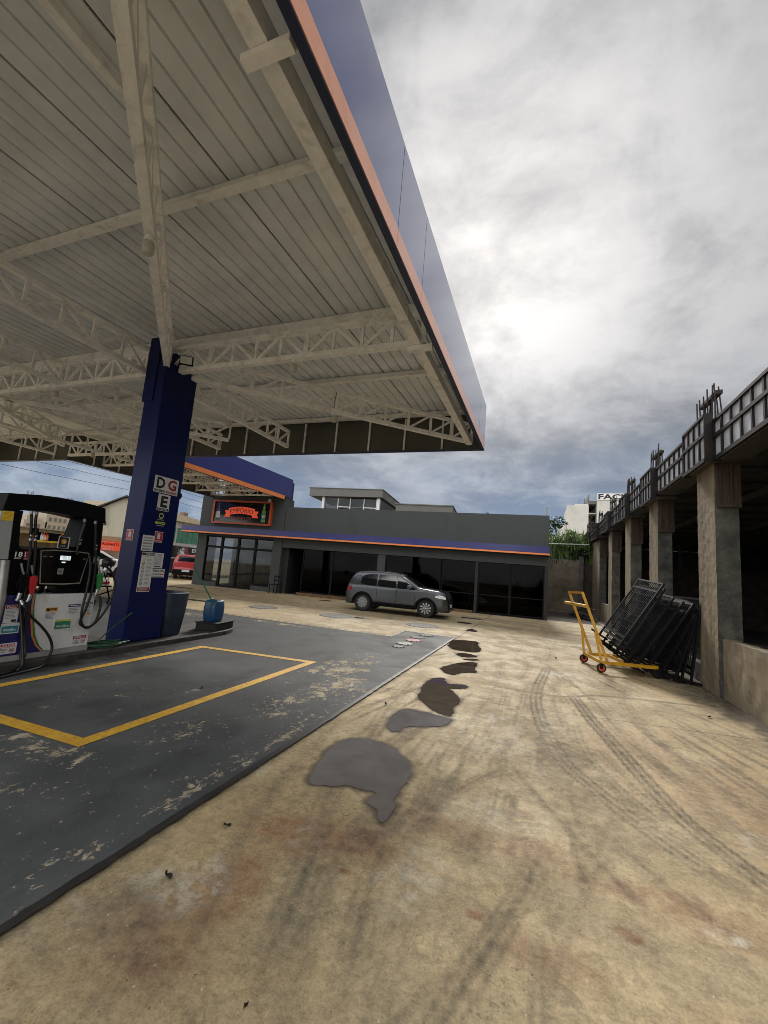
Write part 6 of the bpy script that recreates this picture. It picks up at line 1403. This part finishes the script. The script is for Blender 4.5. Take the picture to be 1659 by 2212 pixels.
# ================================================================== CART AND MESH PANELS
cart = thing('trolley_cart', 'yellow steel push cart carrying black mesh panels', 'cart', (1.6, 10.1, 0.0))
def cp(draw, name, mats, parent=cart, smooth=False): mb = MB(); draw(mb); return mb.build(name, mats, parent, smooth=smooth)
cl_, cr_ = Vector((0.91, 10.44)), Vector((1.14, 9.52))
def V3(p, z): return (p.x, p.y, z)
ax_ = (cr_-cl_).normalized(); bx = Vector((-ax_.y, ax_.x))   # bx points away (+X)
if bx.x < 0: bx = -bx
fl_, fr_ = cl_-ax_*0.0, cr_
bl_, br_ = fl_+bx*1.02, fr_+bx*1.02
cp(lambda m: (m.bar(V3(fl_, .20), V3(fr_, .20), .05, .06), m.bar(V3(fl_, .20), V3(bl_, .20), .05, .06), m.bar(V3(fr_, .20), V3(br_, .20), .05, .06), m.bar(V3(bl_, .20), V3(br_, .20), .05, .06), m.bar(V3(fl_+bx*0.5, .20), V3(fr_+bx*0.5, .20), .05, .05), m.bar(V3(fl_+bx*0.8, .20), V3(fr_+bx*0.8, .20), .05, .05)), 'base_frame', 'cart_yellow')
pbl, pbr = fl_+bx*0.16, fr_+bx*0.12
ptl, ptr = Vector((0.59, 10.45)), Vector((0.79, 9.55))
cp(lambda m: (m.bar(V3(pbl, .19), V3(ptl, 1.48), .05, .05), m.bar(V3(pbr, .19), V3(ptr, 1.50), .05, .05), m.bar(V3(ptl, 1.48), V3(ptr, 1.50), .045, .045), m.bar(V3(fl_, .2), (0.86, 10.43, .74), .045, .045), m.bar(V3(fr_, .2), (1.03, 9.53, .76), .045, .045)), 'handle_frame', 'cart_yellow')
cp(lambda m: (m.tube([(0.53, 10.62, 1.24), (0.88, 9.50, 1.24)], 0.032, 10),), 'handle_bar', 'cart_yellow', smooth=60)
for p in (fl_, fr_, bl_, br_):
    wv = cp(lambda m: (m.lathe([(0.03, -0.022), (0.085, -0.022), (0.092, 0), (0.085, 0.022), (0.03, 0.022)], (p.x, p.y, 0.092), axis=(0.25, -1, 0), n=22, mat=0), m.lathe([(0.02, -0.026), (0.06, -0.026), (0.06, 0.026), (0.02, 0.026)], (p.x, p.y, 0.092), axis=(0.25, -1, 0), n=18, mat=1)), 'castor', ['rubber', 'sign_frame' if p in (fl_, fr_) else 'rubber'], smooth=40)
    cp(lambda m: (m.box(p.x-0.03, p.x+0.03, p.y-0.035, p.y-0.028, 0.08, 0.17), m.box(p.x-0.03, p.x+0.03, p.y+0.028, p.y+0.035, 0.08, 0.17), m.box(p.x-0.04, p.x+0.04, p.y-0.04, p.y+0.04, 0.17, 0.178)), 'fork', 'black_metal', wv)
def make_panel():
    """mesh panel in local axes: x = width, y = up along the panel, z = thickness"""
    root = thing('mesh_panel', '', 'barrier panel')
    W_, H_ = 1.30, 1.43; mb = MB()
    for x in (0, W_): mb.bar((x, -0.14, 0), (x, H_, 0), 0.045, 0.035, up=(0, 0, 1))
    for y in (0.03, 0.13, 1.24, H_): mb.bar((0, y, 0), (W_, y, 0), 0.035, 0.035, up=(0, 0, 1))
    mb.build('frame', 'steel_dark', root, local=True)
    mb = MB()
    for i in range(1, 16): mb.tube([(W_*i/16, 0.03, 0.006), (W_*i/16, H_, 0.006)], 0.008, 5, caps=False)
    for i in range(1, 9): mb.tube([(0, H_*i/9, -0.003), (W_, H_*i/9, -0.003)], 0.008, 5, caps=False)
    mb.build('mesh', 'steel_dark', root, local=True)
    for x in (0.0, W_):
        mb = MB(); mb.bar((x, -0.10, -0.20), (x, -0.10, 0.20), 0.04, 0.035); mb.build('foot', 'steel_dark', root, local=True)
    return root
proto = None
# origin (bottom far corner), bottom near corner, top far corner
PAN = [((1.33, 11.05, 0.66), (1.52, 9.72, 0.57), (2.06, 11.05, 1.86)), ((1.42, 11.15, 0.50), (1.60, 9.80, 0.44), (2.22, 11.1, 1.90)), ((1.50, 11.02, 0.42), (1.66, 9.66, 0.33), (2.36, 11.0, 1.80)),
       ((1.56, 11.2, 0.36), (1.74, 9.86, 0.30), (2.46, 11.15, 1.88)), ((1.64, 11.0, 0.30), (1.80, 9.64, 0.26), (2.55, 11.0, 1.72)), ((1.72, 11.25, 0.30), (1.90, 9.92, 0.26), (2.66, 11.2, 1.80)),
       ((1.84, 11.05, 0.26), (2.00, 9.72, 0.24), (2.72, 11.05, 1.66)), ((1.95, 11.3, 0.26), (2.12, 9.96, 0.24), (2.80, 11.25, 1.74)), ((2.06, 11.1, 0.24), (2.22, 9.80, 0.16), (2.80, 11.1, 1.70)), ((2.20, 11.3, 0.20), (2.34, 9.98, 0.16), (2.78, 11.2, 1.72)), ((2.36, 11.2, 0.18), (2.50, 9.9, 0.14), (2.79, 11.1, 1.70)), ((2.30, 10.95, 0.15), (2.42, 9.62, 0.15), (2.78, 10.95, 1.60)), ((2.46, 11.05, 0.15), (2.54, 9.72, 0.15), (2.78, 11.05, 1.66)), ((2.58, 10.9, 0.15), (2.64, 9.60, 0.15), (2.79, 10.9, 1.74))]
ORD = ['front', 'second', 'third', 'fourth', 'fifth', 'sixth', 'seventh', 'eighth', 'ninth', 'tenth', 'eleventh', 'twelfth', 'thirteenth', 'last']
for i, (o_, a, b_) in enumerate(PAN):
    if proto is None: proto = make_panel(); r_ = proto
    else: r_ = copy_tree(proto)
    o_, a, b_ = Vector(o_), Vector(a), Vector(b_); ex = (a-o_).normalized(); ey = (b_-o_); ey = (ey-ex*ey.dot(ex)).normalized(); ez = ex.cross(ey)
    r_.matrix_world = Matrix.Translation(o_) @ Matrix((ex, ey, ez)).transposed().to_4x4()
    r_['label'] = ('black wire mesh panel with feet, %s of the stack leaning on the pillar' % ORD[i]) if i else 'frontmost black wire mesh panel leaning over the yellow cart'
    r_['group'] = 'black mesh panels stacked on the cart'

# ================================================================== MANHOLES, GRATES, LEAVES
def cover(x, y, r_, mat, label, cat='manhole cover', rim='manhole_grey', group=None, z=0.012, sy=1.0):
    t = thing('manhole_cover', label, cat, (x, y, 0), group)
    mb = MB(); mb.lathe([(r_, 0.0), (r_, 0.012), (r_*0.985, 0.016), (r_*0.93, 0.016), (r_*0.92, 0.010), (0, 0.010)], (x, y, z-0.004), n=36, sy=sy); mb.build('rim', rim, t, smooth=30)
    mb = MB(); mb.lathe([(r_*0.915, 0.0), (r_*0.915, 0.014), (r_*0.2, 0.02), (r_*0.19, 0.024), (0, 0.024)], (x, y, z-0.001), n=36, sy=sy)
    for k in range(8):
        a = k*math.pi/4; mb.lathe([(0.018, 0.0), (0.018, 0.022), (0, 0.022)], (x+math.cos(a)*r_*0.82, y+math.sin(a)*r_*0.82*sy, z), n=8)
    mb.build('lid', mat, t, smooth=30); return t
cover(-2.86, 9.02, 0.14, 'drain', 'small dark tank cap nearest the camera on the grey paint', group='tank caps on the grey paint')
cover(-2.87, 9.50, 0.20, 'manhole_green', 'pale green round tank cap in the row of caps', group='tank caps on the grey paint')
cover(-2.84, 10.10, 0.20, 'manhole_red', 'red round tank cap in the row of caps', group='tank caps on the grey paint')
cover(-2.88, 10.60, 0.19, 'manhole_grey', 'grey round tank cap beyond the red cap', group='tank caps on the grey paint')
cover(-2.80, 11.18, 0.20, 'manhole_grey', 'grey tank cap farthest in the row on the grey paint', group='tank caps on the grey paint')
cover(-6.30, 12.86, 0.56, 'manhole_grey', 'large grey round cover in the concrete left of the car', z=0.0)
cover(-3.44, 13.20, 0.52, 'manhole_grey', 'large grey round cover in the concrete in front of the car', z=0.0)
cover(-9.04, 12.66, 0.50, 'manhole_grey', 'large grey round cover in the concrete right of the blue drum', z=0.0)
def grate(x, y, wx, wy, label, rot=0.1):
    mb = MB(); F_ = Frame((x, y, 0.0), (math.cos(rot), math.sin(rot), 0), (-math.sin(rot), math.cos(rot), 0))
    mb.fbox(F_, -wx/2, -wy/2, wx/2, wy/2, -0.004, 0.006)
    for k in range(7): yy = -wy/2+wy*(k+0.5)/7; mb.fbox(F_, -wx/2+0.03, yy-wy/36, wx/2-0.03, yy+wy/36, 0.0061, 0.014)
    tag(mb.build('drain_grate', 'drain', origin=(x, y, 0)), label, 'drain grate')
grate(-11.5, 12.2, 1.3, 0.30, 'dark drain grate behind the blue drum on the concrete'); grate(-9.31, 17.7, 0.55, 0.35, 'dark drain grate by the shop step left of the car'); grate(-16.2, 15.9, 1.2, 0.3, 'dark drain grate before the tower doors'); grate(-2.55, 17.3, 0.8, 0.3, 'dark drain grate at the shop front right of the car')
def leafobj(x, y, s_, label):
    mb = MB(); a = random.uniform(0, 6.28); n_ = 6; v = []
    for k in range(n_+1):
        t = k/n_; w_ = math.sin(math.pi*t)**0.8*0.3*s_+0.001; c, s2_ = math.cos(a), math.sin(a); lx = (t-0.5)*s_; zz_ = 0.006+0.25*s_*abs(math.sin(t*5))*0.5
        v += [(x+lx*c-w_*s2_, y+lx*s2_+w_*c, zz_+0.015*s_*10*0.3), (x+lx*c, y+lx*s2_, zz_), (x+lx*c+w_*s2_, y+lx*s2_-w_*c, zz_+0.02)]
    mb.add(v, [(3*i+j, 3*i+j+1, 3*i+j+4, 3*i+j+3) for i in range(n_) for j in (0, 1)])
    tag(mb.build('dry_leaf', 'dry_leaf', origin=(x, y, 0), recalc=False), label, 'leaf', 'dry leaves on the concrete')
for x, y, s_, lb in ((-1.77, 2.37, 0.05, 'curled dark leaf on the rust stain near the paint edge'), (-1.74, 1.90, 0.06, 'flat dark leaf on the concrete nearest the paint edge corner'), (-1.75, 5.18, 0.05, 'small dark leaf between the paint edge and the grey puddle'),
                     (-0.98, 1.55, 0.02, 'dark speck of leaf at the bottom edge of the lane'), (2.2, 7.3, 0.06, 'dark leaf lying before the low wall'), (0.35, 10.4, 0.08, 'dark leaf on the concrete left of the yellow cart'), (-3.9, 4.4, 0.07, 'black leaf lying inside the yellow bay marking')):
    leafobj(x, y, s_, lb)

# ================================================================== BACKGROUND RIGHT: WHITE BUILDINGS
wb = thing('white_building', 'tall blank white block left of the building with the roof lettering', 'building', (4.2, 63, 0))
def wp(draw, name, mats, parent): mb = MB(); draw(mb); return mb.build(name, mats, parent)
wp(lambda m: m.box(2.95, 5.5, 60, 68, 0, 12.0), 'wall', 'fac_white', wb); wp(lambda m: m.box(3.9, 5.5, 60.3, 67, 12.0, 12.25), 'parapet', 'fac_white', wb)
wp(lambda m: m.box(2.1, 2.94, 60.5, 68, 0, 9.5), 'side_block', 'fac_white', wb)
for x in (4.5, 5.15): wp(lambda m: m.bar((x, 62, 12.2), (x, 62, 13.3), 0.05, 0.05), 'aerial', 'wire', wb)
fb = thing('white_building', 'white building with balconies and black FACU lettering along its roof', 'building', (9, 62, 0))
wp(lambda m: m.box(6.5, 20, 60, 75, 0, 12.75), 'wall', 'fac_white', fb)
wp(lambda m: m.box(6.5, 20, 59.9, 60.2, 12.76, 13.62), 'parapet', 'white_paint', fb)
wp(lambda m: m.text('FACUL', Frame((0, 59.9, 0), (1, 0, 0), (0, 0, 1)), 6.62, 12.84, 10.95, 13.54, 0.02, 0, 0.03), 'lettering', 'ink', fb)
for z in (5.6, 8.6, 11.2):
    wp(lambda m: (m.box(5.55, 6.49, 61, 75, z-0.15, z), m.box(5.55, 5.62, 61, 75, z, z+0.9)), 'balcony', 'fac_white', fb)
wp(lambda m: m.box(6.44, 6.495, 62, 74, 5.6, 11.0), 'balcony_recess', 'dark_wood', fb)
wp(lambda m: (m.box(5.5, 6.5, 60.6, 75, 12.3, 12.75), m.box(5.5, 5.6, 60.2, 75, 12.76, 13.5)), 'balcony', 'annex_grey', fb)
wp(lambda m: m.box(9.0, 9.8, 59.95, 60.0, 11.0, 12.0), 'window', 'annex_dark', fb)

# ================================================================== BACKGROUND LEFT: STREET FACADES
SX = -27.0
def SPt(y, z, x0=-32.0):       # measured on x=-32, brought forward to the street line
    k_ = SX/x0; return y*k_, 1.65+(z-1.65)*k_
FL = Frame((SX, 0, 0), (0, 1, 0), (0, 0, 1))
ware = thing('warehouse', 'weathered pale gabled warehouse across the street left of the column', 'building', (SX-5, 21, 0))
def bp(draw, name, mats, parent): mb = MB(); draw(mb); return mb.build(name, mats, parent)
y0, _ = SPt(22.4, 0); yr, zr = SPt(24.7, 5.85); ze = SPt(0, 4.55)[1]
y1 = 2*yr-y0
FLs = FL; FL = Frame((SX-0.2, yr, 0), (0.61, 0.79, 0), (0, 0, 1)); y0, y1, yr_, yr = -1.65, 1.65, yr, 0.0
bp(lambda m: m.prism(FL, [(y0, 0), (y1, 0), (y1, ze), (yr, zr), (y0, ze)], -9, -0.4), 'wall', 'warehouse', ware)
bp(lambda m: (m.prism(FL, [(y0-0.25, ze-0.05), (yr, zr+0.06), (yr, zr+0.16), (y0-0.25, ze+0.05)], -14, -0.1), m.prism(FL, [(y1+0.25, ze-0.05), (y1+0.25, ze+0.05), (yr, zr+0.16), (yr, zr+0.06)], -14, -0.1)), 'roof', 'annex_dark', ware)
bp(lambda m: m.fbox(FL, y0+0.55, 3.1, y0+0.72, 3.35, -0.41, -0.39), 'vent', 'ink', ware)
FL = FLs; y1 = yr_+1.9
low = thing('shop_row', 'low tan single-storey shop row with dark openings across the street', 'building', (SX-3, 16, 0))
ty = SPt(0, 3.15)[1]; tz = SPt(0, 2.3)[1]
bp(lambda m: (m.fbox(FL, 6, 2.045, y1, 2.36, -1.9, -0.2), m.fbox(FL, 6, 0, 14.2, 2.04, -1.9, -0.3), m.fbox(FL, 14.21, 0, y1, 2.04, -1.9, -1.6)), 'wall', 'tan_wall', low)
bp(lambda m: m.fbox(FL, 6, 2.361, 17.9, 2.43, -2.0, -0.05), 'roof', 'roof_tile', low)
bp(lambda m: m.fbox(FL, 14.3, 0.02, y1, 1.28, -1.59, -1.55), 'shopfront', 'seam', low)
for y in (17.3, 19.6, 21.3): bp(lambda m: m.fbox(FL, y-0.12, 0, y+0.12, 2.0, -1.5, -1.25), 'post', 'tan_wall', low)
sgn = thing('shop_sign', 'black shop sign with bottles, round gold badge and yellow stripe across the street', 'sign', (SX, 16.5, 1.5))
a, zt0 = SPt(18.55, 2.28); b_, zb0 = SPt(21.7, 1.62)
bp(lambda m: m.fbox(FL, a, zb0, b_, zt0, -0.1, 0.02), 'panel', 'screen', sgn)
bp(lambda m: (m.fbox(FL, a, zb0-0.005, b_, zb0+0.09, 0.021, 0.026, 0), m.lines(FL, a+0.3, zb0+0.02, b_-0.3, zb0+0.07, 1, 0.028, 1, 0.4)), 'stripe', ['yellow', 'amber'], sgn)
def bots(m):
    for i, (dx, h, mt) in enumerate(((0.20, 0.40, 0), (0.31, 0.46, 1), (0.43, 0.44, 2), (0.52, 0.36, 1), (0.27, 0.28, 0), (0.40, 0.27, 3))):
        w_ = 0.055; x = a+dx; z = zb0+0.12
        m.add([FL.p(x-w_, z, 0.024+i*0.002), FL.p(x+w_, z, 0.024+i*0.002), FL.p(x+w_, z+h*0.6, 0.024+i*0.002), FL.p(x+w_*0.35, z+h*0.75, 0.024+i*0.002), FL.p(x+w_*0.35, z+h, 0.024+i*0.002), FL.p(x-w_*0.35, z+h, 0.024+i*0.002), FL.p(x-w_*0.35, z+h*0.75, 0.024+i*0.002), FL.p(x-w_, z+h*0.6, 0.024+i*0.002)], [tuple(range(8))], mt)
bp(bots, 'picture', ['white_paint', 'orange', 'red', 'paper'], sgn)
cy_ = a+(b_-a)*0.54; cz_ = (zb0+zt0)/2+0.05
bp(lambda m: (m.ring(FL, cy_, cz_, 0.22, 0.26, 0.024, 0, 24), m.ring(FL, cy_, cz_, 0.0, 0.14, 0.024, 1, 24), m.ring(FL, b_-0.42, cz_+0.06, 0, 0.07, 0.024, 2, 14), m.ring(FL, b_-0.24, cz_+0.06, 0, 0.07, 0.024, 2, 14), m.lines(FL, b_-0.75, zb0+0.14, b_-0.15, zb0+0.22, 1, 0.024, 3, 0.4)), 'badge', ['amber', 'dark_wood', 'yellow', 'paper'], sgn)
rs = thing('restaurant_sign', 'red restaurant sign with white lettering across the street', 'sign', (SX, 19.8, 1.5))
a, zt0 = SPt(22.2, 2.10); b_, zb0 = SPt(24.65, 1.38)
bp(lambda m: m.fbox(FL, a, zb0, b_, zt0, -0.1, 0.06), 'panel', 'sign_red', rs)
bp(lambda m: (m.text('RESTAURANTE', FL, a+0.15, zb0+0.33, b_-0.12, zb0+0.50, 0.064, 1, 0.03), m.text('Caseiro', FL, a+0.7, zb0+0.19, b_-0.5, zb0+0.30, 0.064, 0, 0.0), m.text('8941', FL, a+0.8, zb0+0.03, b_-0.55, zb0+0.15, 0.064, 0, 0.02), m.lines(FL, a+0.2, zt0-0.08, b_-0.2, zt0-0.03, 1, 0.064, 0, 0.3)), 'lettering', ['paper', 'ink'], rs)
# house with green windows
k_ = SX/-32
hs = thing('house', 'two-storey grey house with green windows and pale tiled roof', 'house', (SX-3, 27, 0))
hy0, hy1 = 27.7*k_, 33.0*k_
hz = lambda z: 1.65+(z-1.65)*k_
bp(lambda m: m.fbox(FL, hy0, hz(2.3), hy1, hz(4.5), -8, 0.0), 'wall', 'house_white', hs)
bp(lambda m: m.fbox(FL, hy0, 0, hy1, hz(1.1), -8, -0.8), 'ground_floor', 'dark_roof', hs)
bp(lambda m: m.prism(FL, [(hy0-0.2, hz(4.55)), (hy1+0.4, hz(4.5)), (hy1-0.9, hz(5.0)), (hy0-0.2, hz(5.35))], -8, 0.35), 'roof', 'roof_pale', hs)
bp(lambda m: m.prism(FL, [(hy0-0.2, hz(5.36)), (hy0+1.5, hz(5.30)), (hy0+0.4, hz(5.75)), (hy0-0.2, hz(5.9))], -8, 0.1), 'upper_roof', 'roof_tile', hs)
bp(lambda m: m.fbox(FL, 31.1*k_, hz(5.0), 31.55*k_, hz(5.55), -0.9, -0.4), 'chimney', 'chimney', hs)
for a, b_ in ((28.0, 29.85), (30.15, 32.6)):
    g = bp(lambda m: m.fbox(FL, a*k_, hz(2.55), b_*k_, hz(3.95), 0.001, 0.02), 'window', 'house_glass', hs)
    bp(lambda m: [m.fbox(FL, (a+(b_-a)*t)*k_-0.025, hz(2.55), (a+(b_-a)*t)*k_+0.025, hz(3.95), 0.021, 0.05) for t in (0.0, 0.25, 0.5, 0.75, 1.0)]+[m.fbox(FL, a*k_, hz(3.1), b_*k_, hz(3.1)+0.04, 0.021, 0.045)], 'frame', 'house_glass', g)
bn = thing('shop_banner', 'black banner with white lettering and red stripe beneath the green-windowed house', 'sign', (SX, 26.5, 1.4))
a, b_ = 28.5*k_, 33.3*k_
bp(lambda m: m.fbox(FL, a, hz(1.16), b_, hz(2.25), 0.001, 0.08), 'panel', 'screen', bn)
bp(lambda m: (m.text('ENI', FL, b_-1.0, hz(1.75), b_-0.15, hz(2.1), 0.084, 0, 0.03), m.prism(FL, [(b_-1.35, hz(1.2)), (b_-1.2, hz(1.2)), (b_-1.55, hz(2.2)), (b_-1.7, hz(2.2))], 0.081, 0.085, 1), m.fbox(FL, b_-0.75, hz(1.35), b_-0.15, hz(1.6), 0.081, 0.085, 1)), 'lettering', ['paper', 'red'], bn)
bp(lambda m: [m.add([FL.p(b_-1.9+random.uniform(-0.55, 0.35), hz(1.25)+random.uniform(0, 0.75), 0.083+0.001*i)+Vector((0, random.uniform(-0.2, 0.2), random.uniform(-0.14, 0.14))) for _ in range(3)], [(0, 1, 2)], i % 2) for i in range(22)], 'picture', ['paper', 'annex_grey'], bn)
bp(lambda m: (m.lines(FL, a+0.05, hz(1.3), a+0.5, hz(2.0), 3, 0.084, 0, 0.5)), 'small_print', 'paper', bn)
bp(lambda m: m.fbox(FL, a, hz(1.05), b_, hz(1.12), 0.0, 0.6), 'awning', 'annex_grey', bn)
# far apartment towers beyond the low roofs
for i, (ya, yb, z, lb) in enumerate(((18.9, 20.7, 3.55, 'left pale apartment block far behind the low shop row'), (21.2, 23.0, 3.45, 'right pale apartment block far behind the low shop row'), (17.6, 19.0, 3.0, 'low pale block far behind at the left end of the shop row'))):
    f = 110/32; t = thing('apartment_block', lb, 'building', (-110, ya*f, 0))
    zt_ = 1.65+(z-1.65)*f
    bp(lambda m: (m.box(-118, -110, ya*f, yb*f, 0, zt_), m.box(-116, -111, ya*f+1, yb*f-2, zt_, zt_+1.2)), 'wall', 'far_tower', t)
    for r_ in range(2):
        for c_ in range(int((yb-ya)*f/1.1)-1): bp(lambda m: m.box(-109.99, -109.93, ya*f+0.6+c_*1.1, ya*f+1.2+c_*1.1, zt_-1.6-r_*1.8, zt_-0.7-r_*1.8), 'window', 'annex_grey', t)
mb = MB(); mb.box(-24, -22.6, 21, 40, 0, 0.05); v_ = blades(500, (-24, -22.7), (20.5, 30), 0.03, (0.08, 0.22), 0.02, (0.2, 0.6)); g = v_.build('verge_grass', 'leaf_grass', recalc=False); g['kind'] = 'stuff'; g['label'] = 'strip of grass along the street behind the red car'; g['category'] = 'grass'
mb = MB(); mb.box(-24, -22.6, 20.3, 34, -0.1, 0.03); struct(mb.build('verge', 'dark_soil'))
# power lines
for i, (z0, z1, yy) in enumerate(((6.9, 6.3, 0), (6.5, 5.95, 0.3), (6.1, 5.6, 0.1), (5.5, 5.2, 0.5))):
    mb = MB(); mb.tube([(-24.5, 2+k*3, z0+(z1-z0)*k/12-0.25*math.sin(math.pi*((k % 6)/6))) for k in range(13)], 0.012, 4, caps=False)
    tag(mb.build('power_line', 'wire', origin=(-24.5, 2, z0)), ['topmost', 'second highest', 'third highest', 'lowest'][i]+' thin black wire strung over the street at the left', 'wire', 'wires over the street')
mb = MB(); mb.lathe([(0.14, 0), (0.10, 7.2), (0, 7.2)], (-24.5, 40, 0), n=12); mb.bar((-24.5, 39.3, 6.8), (-24.5, 40.7, 6.8), 0.1, 0.1); tag(mb.build('utility_pole', 'rough_concrete', origin=(-24.5, 40, 0)), 'grey concrete utility pole on the far street', 'pole')
